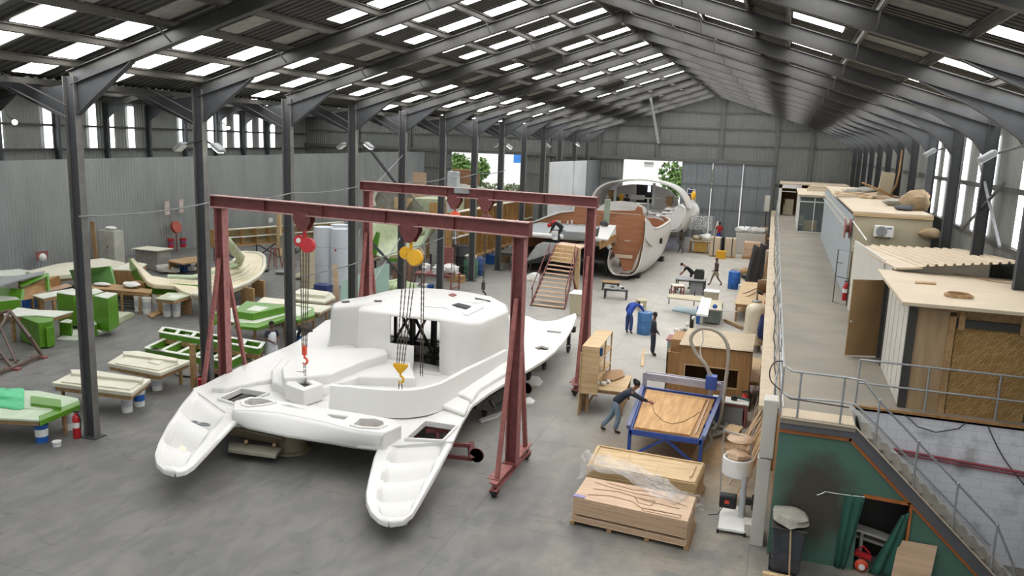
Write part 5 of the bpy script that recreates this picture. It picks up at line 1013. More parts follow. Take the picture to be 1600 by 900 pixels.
# plywood booth
bo = thing('plywood_booth', 'brown plywood booth with a window slot and ribbed cream roof', 'booth', (-1.8, 27, 0)); x0, x1, ya, yb, Hb = -2.7, -.5, 26.0, 28.3, 1.95
mb = MB(); y = ya
for a, b in (((x0, 0), (x0+.18, Hb)), ((x1-.35, 0), (x1, Hb)), ((x0+.18, Hb-.62), (x1-.35, Hb)), ((x0+.18, 0), (x1-.35, Hb-1.25))): mb.b2((a[0], y-.02, a[1]), (b[0], y+.02, b[1]))
mb.build('front_panel', m_plyd, bo)
mb = MB(); mb.b2((x0+.16, y-.035, Hb-1.27), (x1-.33, y-.02, Hb-1.22)); mb.b2((x0+.16, y-.035, Hb-.64), (x1-.33, y-.02, Hb-.6)); mb.b2((x0+.14, y-.035, Hb-1.25), (x0+.18, y-.02, Hb-.6)); mb.build('window_trim', m_ply, bo)
mb = MB(); mb.b2((x0-.02, ya, 0), (x0+.02, yb, Hb)); mb.b2((x1-.02, ya, 0), (x1+.02, yb, Hb)); mb.b2((x0, yb-.04, 0), (x1, yb, Hb)); mb.build('side_panel', m_plyd, bo)
mb = MB(); mb.b2((x0-.5, ya+.5, .0), (x0-.06, ya+.56, 1.55)); mb.b2((x0-.5, ya+.5, .0), (x0-.46, yb, 1.5)); mb.b2((x0-.45, ya+.9, 0), (x0-.05, yb, 1.9)); mb.build('side_cupboard', m_plyd, bo)
mb = MB(); pr = corr_line(ya-.1, yb+.1, .17, .03); mb.grid([[(x0-.05, q, Hb+.03+d) for q, d in pr], [(x1+.05, q, Hb+.06+d) for q, d in pr]]); mb.build('ribbed_roof', m_crm, bo, solid=.015)
t, f = table('white topped side bench with a red front beside the plywood booth', (-.95, 24.6), 1.1, .6, .75, 0, m_redl, mtop=m_white); mb = MB(); mb.b2((-1.45, 24.35, .0), (-.55, 24.85, .6)); mb.build('cupboard', m_grey, t)
t = thing('angle_grinder', 'dark green handheld grinder on the white topped side bench', 'grinder', (-.75, 24.6, .75)); mb = MB(); mb.lathe((-.85, 24.6, .76), [(.09, 0), (.1, .04), (.08, .12), (.05, .14)], 14); mb.build('disc_guard', m_dark, t); mb = MB(); mb.bar((-.82, 24.6, .86), (-.4, 24.55, .82), .07); mb.build('body', mat('dark green tool', '27504a', .5), t, bevel=.015)
t, f = table('small wooden stool in the sawdust beside the suction hoses', (-.75, 23.2), .4, .75, .32, radians(-10), top=.05, leg=.05)
t, f = table('long plywood bench between booth and mezzanine wall', (-.35, 28.2), .95, 3.2, .85, 0, leg=.1)
# pile of sawdust near the routing table
mb = MB(); rows = []
for i in range(25):
    rows.append([V(-.95+1.2*cos(a)*i/24, 22.0+1.1*sin(a)*i/24, .16*(1-(i/24))**1.2+.02*NZ.noise(V(i*.4, a*2, 0))*(1-i/24)) for a in [2*pi*j/30 for j in range(30)]])
mb.grid(rows, closed=True); tag(mb.build('sawdust_heap', mat('sawdust', 'a48a68', .95, 0, .15, 9), smooth=60), 'low heap of brown sawdust beside the routing table', 'sawdust', kind='stuff')
# dust extractor
de = thing('dust_extractor', 'dust extractor with white drum and cloth bag on a white base', 'dust extractor', (-.3, 17.4, 0)); 
b_ = [at(1121, 832), at(1163, 839), at(1162, 800), at(1126, 793)]; mb = MB(); mb.plate([p+V(0, 0, .12) for p in b_], .06); mb.build('base_plate', m_white, de, bevel=.01)
for p in b_: mb = MB(); mb.bar(p+V(0, 0, 0), p+V(0, 0, .08), .05); mb.build('caster', m_black, de)
pc = at(1157, 815); mb = MB(); mb.cyl(pc+V(0, 0, .12), .075, 1.0, 16); mb.build('column', mat('pale grey machine', 'b5b9bd', .4), de, smooth=40); 
mb = MB(); mb.b2(pc+V(-.5, -.12, .3), pc+V(-.12, .14, .6)); mb.build('motor', m_black, de, bevel=.04); mb = MB(); mb.b2(pc+V(-.38, -.13, .42), pc+V(-.28, -.11, .5)); mb.build('motor_badge', m_orange, de)
dc = pc+V(-.18, .25, 0); mb = MB(); mb.lathe(dc+V(0, 0, 1.0), [(.3, 0), (.34, .04), (.34, .42), (.32, .44), (.28, .42), (.28, .36), (0, .36)], 24); mb.build('drum', m_white, de, smooth=40)
lump(dc+V(0, 0, 1.37), .24, 'crumpled brown cloth bag lying in the extractor drum', 'cloth_bag', m_board, sq=(1.1, 1, .5), seed=8)
mb = MB(); mb.lathe(dc+V(0, .25, 1.7), [(.0, .0), (.26, .02), (.3, .06), (.26, .12), (0, .14)], 20); mb.build('upper_bag', m_board, de, smooth=60); mb = MB(); mb.bar(dc+V(-.33, .2, .1), dc+V(-.38, .3, 1.95), .025); mb.bar(dc+V(-.38, .3, 1.9), dc+V(.2, .3, 1.8), .03); mb.bar(dc+V(.24, .2, .9), dc+V(.26, .3, 1.75), .05, .12); mb.build('frame', m_galv, de)
mb = MB(); mb.tube([pc+V(-.4, -.1, .35), pc+V(-.5, -.3, .22), pc+V(-.7, -.35, .19)], .012, 6); mb.build('cable', m_black, de)
mb = MB(); q = pc+V(.27, .05, 0)
for zz in (.35, .62): mb.ball(q+V(0, 0, zz), .08, 10)
mb.bar(q+V(-.2, 0, .5), q+V(.05, 0, .5), .14); mb.build('outlet', m_black, de)
mb = MB(); c = at(1183, 835); mb.box(c+V(-.08, 0, .14), (.42, .36, .28), .05); tag(mb.build('foam_block', m_wpan, bevel=.01), 'low white block on the floor between extractor and bin', 'block')
# wheelie bin
wb_ = thing('wheelie_bin', 'black wheeled bin overfilled under a crumpled grey sack by the green wall', 'bin', (.7, 16.0, 0)); c = V(.72, 16.02, 0)
mb = MB(); r0, r1 = .25, .31
mb.add([c+V(a*r0, b*r0, .04) for a, b in ((-1, -1), (1, -1), (1, 1), (-1, 1))]+[c+V(a*r1, b*r1*1.1, 1.0) for a, b in ((-1, -1), (1, -1), (1, 1), (-1, 1))], [(3, 2, 1, 0), (4, 5, 6, 7), (0, 1, 5, 4), (1, 2, 6, 5), (2, 3, 7, 6), (3, 0, 4, 7)]); mb.build('bin_body', mat('dusty black plastic', '3d4046', .5, 0, .3, 5), wb_, bevel=.03)
mb = MB(); mb.box(c+V(0, 0, 1.0), (.68, .74, .05)); mb.build('rim', m_dark, wb_, bevel=.02)
for s in (-1, 1): mb = MB(); mb.lathe(c+V(-.32, .22 if s > 0 else -.1, .1), [(.1, 0), (.1, .05)], 16, Matrix.Rotation(pi/2, 3, 'Y')); mb.build('wheel', m_black, wb_)
lump(c+V(0, 0, 1.02), .38, 'crumpled grey sack on top of the black bin', 'sack', mat('dusty sack', '8f8c82', .8, 0, .15, 5), sq=(1, 1, .32), seed=3)
mb = MB(); mb.bar(c+V(.08, -.36, .05), c+V(.02, -.38, 1.02), .03, .02); mb.b2(c+V(-.42, -.5, .0), c+V(.3, -.38, .08)); tag(mb.build('timber_strip', m_ply), 'pale timber strip and foot leaning on the front of the bin', 'strip')
# leaning board, power tool
mb = MB(); mb.prism([V(2.7, 16.3, .0), V(3.38, 16.3, .0), V(3.47, 16.46, .84), V(2.79, 16.46, .84)], (.0, .02, 0)); tag(mb.build('hardboard_sheet', m_board), 'square brown hardboard sheet leaning against the green wall', 'board')
t = thing('power_saw', 'red handheld power saw lying on dark rags at the opening under the stair', 'power tool', (2.2, 16.66, 0)); c = V(2.2, 16.66, 0)
mb = MB(); mb.lathe(c+V(-.02, -.1, .13), [(.12, 0), (.13, .04), (.1, .08), (.04, .1)], 18, Matrix.Rotation(pi/2, 3, 'X')); mb.build('blade_guard', m_orange, t, smooth=40); mb = MB(); mb.bar(c+V(-.15, .05, .3), c+V(.16, 0, .26), .1, .1); mb.tube([c+V(-.12, .05, .36), c+V(0, .05, .46), c+V(.13, .02, .35)], .022, 8); mb.build('body', m_redp, t, bevel=.02); mb = MB(); mb.lathe(c+V(-.02, -.2, .13), [(.0, 0), (.06, 0), (.06, .03)], 14, Matrix.Rotation(pi/2, 3, 'X')); mb.build('hub_cap', m_white, t)
lump(V(2.12, 16.75, 0), .14, 'dark rag heap under the red power saw', 'rag_heap', m_dark, sq=(1.2, .8, .5), seed=6, cat='rags'); ringlet(V(2.52, 16.6, .04), .11, 'small coil of pale cord on the floor beside the red saw', 'cord_coil', m_galv, .02, 'cord')
# strips of timber leaning on the mezzanine wall
for i in range(26):
    u = rr.random(); y = 18.2+u*4.6; x0_ = -.55+rr.uniform(-.1, .35); L_ = rr.uniform(1.6, 2.6); mb = MB(); mb.bar((x0_, y, .0), (.26, y+rr.uniform(-.2, .9), L_*.95), rr.uniform(.03, .09), .02); tag(mb.build('timber_lath', rr.choice([m_timber, m_board, m_ply])), 'thin timber lath leaning in the bundle against the mezzanine wall', 'lath', 'laths leaning against the mezzanine wall')
for i in range(7):
    y = 23+i*.9; mb = MB(); mb.bar((-.3+rr.uniform(-.1, .1), y, 0), (.2, y+.3, 2.7), .25, .02, (1, 0, 0)); tag(mb.build('leaning_board', m_wpan if i % 2 else m_board), ['nearest', 'second', 'third', 'fourth', 'fifth', 'sixth', 'farthest'][i]+' of the boards leaning upright beside the wall bench', 'board')
t = thing('hose_reel', 'dark brown hose reel hung on the mezzanine wall beside the booth', 'hose reel', (.0, 22.3, 1.6)); mb = MB(); mb.lathe((-.14, 22.3, 1.75), [(.08, 0), (.3, 0), (.3, .03), (.24, .03), (.24, .2), (.3, .2), (.3, .23), (.08, .23)], 24, Matrix.Rotation(pi/2, 3, 'Y')); mb.build('drum', mat('dark brown reel', '5a4740', .6), t, smooth=30); mb = MB(); mb.bar((.05, 22.3, 1.75), (.3, 22.3, 1.75), .06); mb.build('bracket', m_dark, t)
extinguisher((-.55, 25.0, 0), 'red and white fire extinguisher standing right of the booth', 1.6)
# standing tank
def tank(c, r, h, lab, m, name='tank', foot=True):
    c = Vector((c[0], c[1], 0)); t = thing(name, lab, 'tank', c); mb = MB(); mb.lathe(c+V(0, 0, .25), [(r*.6, 0), (r, .08), (r, h-.3), (r*.9, h-.12), (r*.55, h-.02), (0, h)], 24); mb.build('shell', m, t, smooth=50)
    if foot: mb = MB(); mb.cyl(c, r*.75, .3, 18); mb.build('base', m_galv, t)
    return t
tank((-.62, 34.4), .42, 1.75, 'cream cylindrical tank standing beside the mezzanine wall', mat('yellowed white plastic', 'c9c0a8', .5))
mb = MB(); mb.b2((-.2, 33.6, 0), (.08, 36, 2.1)); tag(mb.build('wood_locker', m_plyd), 'tall brown wooden locker behind the cream tank', 'locker')
lump(V(-.28, 31.6, 1.1), .28, 'dark blue jacket hanging near the cream tank', 'jacket', mat('navy cloth', '28335c', .9), sq=(.6, .9, 2.0), seed=2, cat='jacket')
# grey machine cabinet with milling head
t = thing('milling_bench', 'grey steel cabinet with a red top and a small milling machine', 'machine', (-3.35, 31.3, 0)); mb = MB(); mb.b2((-3.75, 30.9, 0), (-2.75, 31.7, .88)); mb.build('cabinet', mat('grey green steel', '7f8c8b', .5), t, bevel=.01); mb = MB(); mb.b2((-3.8, 30.85, .88), (-2.7, 31.75, .93)); mb.build('bench_top', m_redl, t)
mb = MB(); mb.b2((-3.45, 31.1, .93), (-2.85, 31.5, 1.1)); mb.b2((-3.0, 31.3, 1.1), (-2.85, 31.5, 1.9)); mb.b2((-3.3, 31.1, 1.1), (-2.95, 31.45, 1.3)); mb.build('machine_head', m_dark, t, bevel=.03); mb = MB()
for x, y, z in ((-3.45, 31.0, 1.15), (-3.25, 31.05, 1.35), (-3.05, 31.0, 1.55), (-2.85, 31.2, 1.8), (-3.5, 31.25, 1.25)): mb.ball((x, y, z), .09, 8)
mb.build('handwheel', m_white, t, smooth=60)
# sliding table saw
ts = thing('table_saw', 'white and grey sliding table saw with blue leg', 'table saw', (-2.2, 37, 0)); S = lambda u, v, z: at(u, v, z)
mb = MB(); mb.plate([S(1088, 490, .88), S(1106, 492, .88), S(1112, 466, .88), S(1097, 464, .88)], .1); mb.build('sliding_table', m_white, ts, bevel=.01); mb = MB(); mb.plate([S(1042, 464, .85), S(1095, 470, .85), S(1097, 463, .85), S(1046, 459, .85)], .06); mb.plate([S(1106, 482, .85), S(1128, 484, .85), S(1128, 470, .85), S(1110, 468, .85)], .08); mb.build('extension', m_crmw, ts)
a, b = at(1098, 505), at(1124, 508); mb = MB(); mb.b2((a.x, a.y, .05), (b.x, a.y+1.6, .8)); mb.build('cabinet', mat('grey green steel', '7f8c8b'), ts, bevel=.01)
a = at(1089, 505); mb = MB(); mb.b2((a.x-.05, a.y-.1, 0), (a.x+.12, a.y+.1, .82)); mb.bar(a+V(0, 0, .7), a+V(.4, 0, .8), .1); mb.build('blue_leg', m_blue, ts); mb = MB(); mb.bar(S(1106, 482, 1.0), S(1152, 487, 1.0), .05); mb.build('fence_tube', m_white, ts); mb = MB(); mb.ball(S(1117, 479, 1.0), .12, 10); mb.build('blade_guard', m_blue, ts, smooth=60)
for k, (u, v) in enumerate(((1045, 475), (1084, 478))): a = at(u, v); mb = MB(); mb.bar(a, a+V(0, 0, .82), .05); mb.build('prop', m_steelg, ts)
mb = MB(); a, b = at(1050, 484, .05), at(1090, 492, .05); mb.plate([a, b, b+V(.2, 1.2, 0), a+V(.1, 1.2, 0)], .05); tag(mb.build('floor_mat', mat('pale blue mat', '92a8b0', .7)), 'pale blue board on the floor below the table saw', 'board')
mb = MB(); a, b = at(1095, 515, .12), at(1155, 522, .12); mb.bar(a, b, .1, .1); mb.bar(at(1132, 500, .1), at(1160, 512, .1), .12, .1); tag(mb.build('timber_beam', m_timber), 'timber lengths lying in front of the table saw', 'timber')
# plywood benches down the wall
t, f = table('plywood bench with a mitre saw under the mezzanine edge', (-1.05, 43.6), 1.4, 7.2, .9, 0, leg=.1, shelf=.4)
def mitre(c, lab):
    c = Vector(c); t = thing('mitre_saw', lab, 'saw', c); mb = MB(); mb.lathe(c, [(.22, 0), (.24, .03), (.22, .08), (0, .08)], 18); mb.build('base', m_galv, t); mb = MB(); mb.lathe(c+V(-.03, .05, .35), [(.2, 0), (.2, .05)], 20, Matrix.Rotation(pi/2, 3, 'Y')); mb.build('blade_guard', m_grey, t); mb = MB(); mb.bar(c+V(0, .2, .08), c+V(0, .15, .5), .08); mb.bar(c+V(0, .1, .5), c+V(.25, 0, .42), .14); mb.bar(c+V(0, .05, .52), c+V(-.05, -.25, .6), .05); mb.build('body', m_dark, t, bevel=.02)
mitre((-.75, 41.0, .9), 'grey mitre saw at the near end of the plywood bench'); 
extinguisher((-.25, 39.6, .5), 'red fire extinguisher beside the mitre saw bench', 1.6); extinguisher((-.3, 46.5, .6), 'red fire extinguisher beyond the brown drum on the bench', 1.6)
mb = MB(); mb.lathe((-.6, 44.0, .95), [(.0, -.25), (.32, -.25), (.34, 0), (.32, .25), (0, .25)], 20, Matrix.Rotation(pi/2, 3, 'Y') @ Matrix.Translation((0, 0, 0)).to_3x3()); v0 = min(v[2] for v in mb.v); mb.v = [(v[0], v[1], v[2]-v0+.9) for v in mb.v]; tag(mb.build('brown_drum', mat('brown drum', '6d5236', .7), smooth=40), 'brown round drum lying on the plywood bench', 'drum')
for i, (a, b) in enumerate((((-1.3, 42.2, .93), (-.5, 45, 1.1)), ((-1.5, 43, .93), (-.9, 45.2, .93)))): mb = MB(); mb.bar(a, b, .12, .03); tag(mb.build('batten', m_board), ['pale batten resting on the brown drum', 'pale batten flat on the bench behind the saw'][i], 'batten')
# barrels
def barrel(c, lab, m, r=.29, h=.9, z=0., lid=True, name='barrel'):
    c = Vector((c[0], c[1], z)); t = thing(name, lab, 'barrel', c); mb = MB(); mb.lathe(c, [(r*.95, 0), (r, .03), (r, h*.32), (r*1.03, h*.34), (r, h*.36), (r, h*.64), (r*1.03, h*.66), (r, h*.68), (r, h-.03), (r*.96, h), (r*.9, h-.02), (0, h-.02)], 24); mb.build('drum', m, t, smooth=35)
    if lid: mb = MB(); mb.cyl(c+V(r*.5, 0, h-.02), .03, .03, 8); mb.build('bung', m_white, t)
    return t
barrel(at(1146, 451), 'blue barrel at the end of the plywood bench near the walking man', m_blue, .36, 1.05); barrel((-5.35, 35.3), 'blue steel barrel beside the bending man in blue overalls', mat('worn blue drum', '3f72a3', .5, 0, .25, 5), .33, 1.0)
# cream bins
def cbin(c, w, d, h, lab, m=None, top=1.15):
    c = Vector((c[0], c[1], 0)); t = thing('cream_bin', lab, 'bin', c); mb = MB(); mb.add([c+V(a*w/2, b*d/2, 0) for a, b in ((-1, -1), (1, -1), (1, 1), (-1, 1))]+[c+V(a*w/2*top, b*d/2*top, h) for a, b in ((-1, -1), (1, -1), (1, 1), (-1, 1))], [(3, 2, 1, 0), (4, 5, 6, 7), (0, 1, 5, 4), (1, 2, 6, 5), (2, 3, 7, 6), (3, 0, 4, 7)]); mb.build('bin_body', m or m_crmw, t, bevel=.02); mb = MB(); mb.box(c+V(0, 0, h+.02), (w*top+.06, d*top+.06, .05)); mb.build('lid', m_white, t, bevel=.01)
cbin((-9.0, 38.1), .8, .9, 1.05, 'cream bin with white lid behind the farther gantry leg'); cbin((-3.05, 42.3), .62, .6, 1.0, 'cream bin below the grey workbench of the bent man')
# workbench where the man in black bends
t, f = table('grey workbench where the man in black bends down', (-4.6, 46.9), 1.7, 1.1, .85, 0, m_steelg, mtop=m_grey); mb = MB(); mb.b2((-4.6, 46.6, 0), (-3.85, 47.3, .78)); mb.build('cupboard', m_grey, t)
mb = MB(); mb.b2((-4.45, 46.9, .85), (-3.9, 47.3, 1.32)); mb.b2((-4.4, 46.88, 1.32), (-3.95, 47.25, 1.4)); tag(mb.build('tool_case', m_dark, bevel=.02), 'black tool case standing on the grey workbench', 'case')
t, f = table('small pale work stand left of the grey workbench', (-5.2, 45.8), .7, .7, .6, .4, m_redl, mtop=m_gelc)
t, f = table('low grey trestle under the brown lined hull', (-8.2, 43.0), 1.3, .7, .6, .1, m_steelg, mtop=m_grey); t, f = table('low cluttered stool under the brown lined hull bow', (-9.0, 45.5), 1.0, .7, .5, .1, m_steelg, mtop=m_timber); t, f = table('pale saw horse before the cream bins', (-6.4, 40.6), .5, .8, .55, .3, m_crmw, mtop=m_crmw)
for i, (x, y, s) in enumerate(((-8.4, 43.0, .13), (-8.0, 43.1, .1), (-7.8, 42.8, .09))): lump(V(x, y, .6), s, ['grey rag on the low trestle, leftmost', 'white rag on the low trestle, middle', 'dark rag on the low trestle, rightmost'][i], 'rag', [m_grey, m_white, m_dark][i], seed=i)
# tall crates with yellow box
for i, x in enumerate((at(1119.5, 402).x, at(1136, 403).x)):
    t = thing('tall_crate', ['left pale tall crate with dark straps behind the walking man', 'right pale tall crate with dark straps behind the walking man'][i], 'crate', (x, 62.5, 0)); yk = at(1128, 402).y; mb = MB(); mb.b2((x-.6, yk, .1), (x+.55, yk+.9, 1.5)); mb.build('crate_body', m_crm, t, bevel=.01); mb = MB()
    for dx in (-.3, .3): mb.b2((x+dx-.04, yk-.03, .05), (x+dx+.04, yk+.93, 1.53))
    mb.build('strap', m_steel, t); mb = MB(); mb.b2((x-.6, yk, 0), (x+.55, yk+.9, .1)); mb.build('pallet', m_timber, t)
q = at(1126, 404); mb = MB(); mb.b2((q.x-.35, q.y-.3, 0), (q.x+.35, q.y+.2, .55)); mb.b2((q.x-.3, q.y-.4, .55), (q.x+.4, q.y+.2, .62)); tag(mb.build('yellow_box', m_yel, bevel=.02), 'yellow box in front of the two tall crates', 'box')
t = thing('dust_hopper', 'white cone shaped hopper behind the left tall crate', 'hopper', tuple(at(1119, 380))); mb = MB(); mb.lathe(at(1119, 380), [(.4, 0), (.4, .5), (.34, .9), (.1, 1.9), (.05, 1.95)], 16); mb.build('cone', m_wpan, t, smooth=40)
t = thing('wrapped_cabinet', 'film wrapped white cabinet behind the right tall crate', 'cabinet', (-2.3, 67.5, 0)); mb = MB(); mb.b2((-3.3, 67, 0), (-1.0, 68.4, 1.7)); mb.build('cabinet', m_wpan, t, bevel=.02)
for i in range(4): lump(V(-3.0+i*.55, 67.6, 1.7), .45, ['leftmost', 'second', 'third', 'rightmost'][i]+' lump of clear film on the wrapped cabinet', 'film_bundle', mat('cloudy film', 'c5c6c4', .3, 0, .2, 6), seed=i+11, cat='film')
t, f = table('machine table with yellow brown doors below a clear film canopy', (-5.95, 66), 1.7, 1.4, 1.0, 0, m_timber, mtop=m_crm); mb = MB(); mb.b2((-6.4, 65.4, .1), (-5.4, 66.5, .9)); mb.build('door', mat('yellow brown door', 'b08a3f', .6), t)
t = thing('film_canopy', 'clear film canopy frame over the far machine table', 'canopy', (-5.7, 66, 0)); mb = MB()
for x in (-6.8, -5.1):
    for y in (65.3, 66.7): mb.bar((x, y, 0), (x, y, 2.9), .05)
mb.bar((-6.8, 65.3, 2.9), (-5.1, 65.3, 2.9), .05); mb.bar((-6.8, 66.7, 2.9), (-5.1, 66.7, 2.9), .05); mb.build('frame', m_galv, t); mb = MB(); mb.b2((-6.8, 65.25, 1.9), (-5.1, 65.27, 2.9)); mb.b2((-6.8, 65.25, 2.88), (-5.1, 66.7, 2.92)); mb.build('film', m_film, t)
lump(V(-5.5, 66, 1.0), .5, 'white sheeted machine under the film canopy', 'covered_machine', m_white, seed=31, cat='machine'); lump(V(-6.3, 66, 1.0), .35, 'cream bag on the left of the far machine table', 'cloth_bag', m_crm, seed=32)
t, f = table('pale blue grey low cabinet beside the far white boat', (-8.1, 67), 1.5, 1.0, 1.05, 0, m_grey, mtop=mat('pale lilac', 'a9aec0', .6)); mb = MB(); mb.b2((-8.8, 66.5, 0), (-7.4, 67.4, 1.0)); mb.build('cupboard', mat('pale lilac', 'a9aec0'), t)
mb = MB(); mb.b2((-9.3, 66.6, 1.2), (-8.7, 67, 1.75)); mb.b2((-9.1, 66.7, 0), (-8.9, 66.9, 1.2)); tag(mb.build('yellow_box', m_yel), 'yellow box on a post near the keel of the far boat', 'box')
t, f = table('dark table with a teal bundle at the far end of the right wall', (-1.6, 71), 2.2, 1.4, 1.0, 0, m_dark, mtop=m_timber); lump(V(-2.1, 71, 1.0), .65, 'teal cloth bundle heaped on the far dark table', 'cloth_bundle', mat('teal cloth', '3d7f86', .8), seed=41)
mb = MB(); mb.b2((-1.5, 68.2, 0), (-.9, 68.3, 2.2)); tag(mb.build('plywood_sheet', m_ply), 'upright plywood sheet beside the far dark table', 'sheet')
# racks of dark boards and crates under the mezzanine
for i in range(9):
    x = -1.6+i*.13; mb = MB(); mb.bar((x-.1, 50.5+i*.3, 0), (x+.25, 51.2+i*.3, 2.6-.1*(i % 3)), .16, .03, (0, 1, 0)); tag(mb.build('dark_board', m_dark if i % 3 else m_steelg), ['first', 'second', 'third', 'fourth', 'fifth', 'sixth', 'seventh', 'eighth', 'ninth'][i]+' from the left of the dark panels leaning by the mezzanine', 'panel')
t = thing('crate_pallet', 'pallet of brown cartons behind the dark scrap heap', 'pallet', (-2.0, 60, 0)); yk = at(1166, 402).y-1; mb = MB(); mb.b2((-2.6, yk, 0), (-1.2, yk+1.4, .14)); mb.build('pallet', m_timber, t)
for z in (.15, .72): mb = MB(); mb.b2((-2.5, yk+.1, z), (-1.3, yk+1.3, z+.54)); mb.build('carton', m_board, t, bevel=.02)
for i, (x, y, r, m, lab) in enumerate(((-1.95, 55.5, .45, m_timber, 'brown heap of offcuts on the floor beyond the blue barrel'), (-2.55, 56, .35, m_bag, 'grey heap of cloth near the blue barrel'), (-1.75, 54, .35, m_dark, 'dark heap of scrap before the leaning panels'), (-1.4, 47.6, .4, m_grey, 'grey bundle left of the wall cupboard'), (-1.75, 49.6, .3, mat('teal cloth', '3d7f86'), 'teal plastic tub shaped bundle beside the blue barrel'))): lump(V(x, y, 0), r, lab, 'scrap_heap', m, seed=50+i, cat='heap')
mb = MB(); mb.b2((-.75, 46.8, 0), (-.05, 48, 1.0)); tag(mb.build('wall_cupboard', m_crmw, bevel=.01), 'low cream cupboard against the wall beyond the bench', 'cupboard')
mb = MB(); mb.b2((-2.0, 48.2, 0), (-1.55, 48.6, .5)); mb.b2((-1.98, 48.18, .15), (-1.57, 48.2, .22)); mb.b2((-1.98, 48.18, .32), (-1.57, 48.2, .38)); tag(mb.build('white_crate', m_white), 'white slatted crate before the dark leaning panels', 'crate')
mb = MB(); mb.b2((-.7, 52.0, .0), (-.25, 52.6, 2.2)); tag(mb.build('pale_roll', m_crm, bevel=.08), 'pale upright roll behind the dark leaning panels', 'roll')
for i in range(5): mb = MB(); y = 50+i*1.4; mb.bar((-.75, y, 0), (-.4, y+.2, 2.5), .12, .04); tag(mb.build('timber_post', m_timber), ['nearest', 'second', 'third', 'fourth', 'farthest'][i]+' timber post leaning by the mezzanine beyond the dark panels', 'post')
# ================================================================ LEFT HAND MOULDS
def bucket(c, lab, m=None, r=.16, h=.36, z=0., grp='plastic buckets under the moulds', band=None):
    c = Vector((c[0], c[1], z)); t = thing('bucket', lab, 'bucket', c, grp); mb = MB(); mb.lathe(c, [(r*.86, 0), (r*.97, h*.9), (r*1.05, h*.9), (r*1.05, h), (r*.95, h), (r*.95, h*.97), (0, h*.97)], 20); mb.build('tub', m or m_white, t, smooth=35)
    mb = MB(); mb.lathe(c+V(0, 0, h*.35), [(r*.93, 0), (r*.96, h*.4)], 20); mb.build('label', band or mat('pale bucket label', 'b9bdc4', .5, var=.1), t, smooth=35); return t
def mould(lab, top, z, th, m, base=None, name='fibreglass_mould', extra=(), legs=(), frame=.12):
    P = [at(u, v, z) for u, v in top]; c = sum(P, Vector())/len(P); t = thing(name, lab, 'mould', (c.x, c.y, 0)); mb = MB(); mb.plate(P, th); mb.build('shell', m, t, bevel=min(.02, th*.3))
    if frame: mb = MB(); Q = [c+(p-c)*.94 for p in P]; mb.plate([V(q.x, q.y, z-th-.002) for q in Q], frame); mb.build('timber_frame', base or m_timber, t)
    for nm, pts, zz, hh, mm in extra: mb = MB(); mb.plate([at(u, v, zz) for u, v in pts], hh); mb.build(nm, mm, t, bevel=.015)
    for (u, v, w) in legs: a = at(u, v, z-th-frame); mb = MB(); mb.bar((a.x, a.y, 0), (a.x, a.y, z-th-frame), w); mb.build('leg', m_timber, t)
    return t
m_gtop = mat('pale green mould face', 'bccdb0', .4, 0, .08, 2); m_gtop2 = mat('dusty white mould flange', 'cfd3c6', .5, 0, .08, 2)
# 1 front left green table
mould('pale green mould on buckets at the front left, draped with a green cloth', [(-60, 640), (-30, 620), (10, 609), (60, 610), (122, 622), (124, 630), (62, 656), (-60, 650)], .78, .07, m_gtop, extra=(('raised_bar', [(48, 618), (95, 624), (96, 636), (48, 630)], .88, .12, m_grn), ('raised_face', [(0, 612), (120, 624), (80, 640), (0, 636)], .8, .03, m_gtop), ('green_edge', [(60, 650), (124, 625), (125, 632), (62, 658)], .79, .14, m_grn)), legs=((100, 645, .08),))
mb = MB(); rows = []
for i in range(16): rows.append([V(0, 0, .16*sin(j/15*pi)*(.4+.6*sin(i/15*pi))+.05*NZ.noise(V(i*.4, j*.4, 2)))+at(-40+i*5.2, 608+j*2.0+6*NZ.noise(V(i*.2, j*.2, 1)), .8) for j in range(16)])
mb.grid(rows); tag(mb.build('green_cloth', mat('mint green cloth', '5fbf8c', .8, 0, .12, 3), smooth=80, solid=.01), 'mint green cloth crumpled on the front left mould', 'cloth')
bucket(at(66, 690), 'blue labelled bucket at the corner of the front left green mould', m_blue, .17, .5, band=m_white); bucket(at(107, 671), 'white bucket under the right end of the front left green mould', None, .16, .55)
b = bucket(at(89, 697), 'small white tub standing alone in front of the green mould', None, .11, .14); extinguisher(at(121, 684), 'red fire extinguisher at the foot of the nearest left column', 1.25)
# 2, 3 cream moulds
mould('long cream mould with raised ridge on buckets, nearest behind the first column', [(81, 598), (113, 581), (236, 592), (206, 614)], .78, .12, m_gelc, extra=(('ridge', [(110, 577), (140, 577), (224, 590), (222, 595), (205, 593), (112, 583)], .9, .14, m_gelc), ('face', [(95, 596), (116, 586), (220, 597), (203, 608)], .82, .05, m_gelc)), legs=((98, 606, .07),))
bucket(at(199, 643), 'white bucket under the front corner of the long cream mould', None, .17, .5); bucket(at(218, 634), 'bucket with blue and yellow label under the long cream mould', None, .17, .5, band=m_blue); bucket(at(92, 617), 'white bucket at the left end of the long cream mould', None, .15, .42)
mould('square cream mould with stepped centre on buckets beside the red gantry leg', [(167, 567), (193, 551), (299, 563), (250, 583)], .8, .12, m_gelc, extra=(('ridge', [(192, 549), (215, 548), (278, 560), (276, 564), (193, 553)], .92, .15, m_gelc), ('centre_step', [(230, 565), (240, 560), (258, 563), (248, 569)], .87, .1, m_gelc), ('face', [(180, 567), (196, 557), (280, 567), (248, 578)], .84, .05, m_gelc)), legs=((282, 575, .08),))
bucket(at(246, 609), 'white bucket under the square cream mould', None, .17, .45)
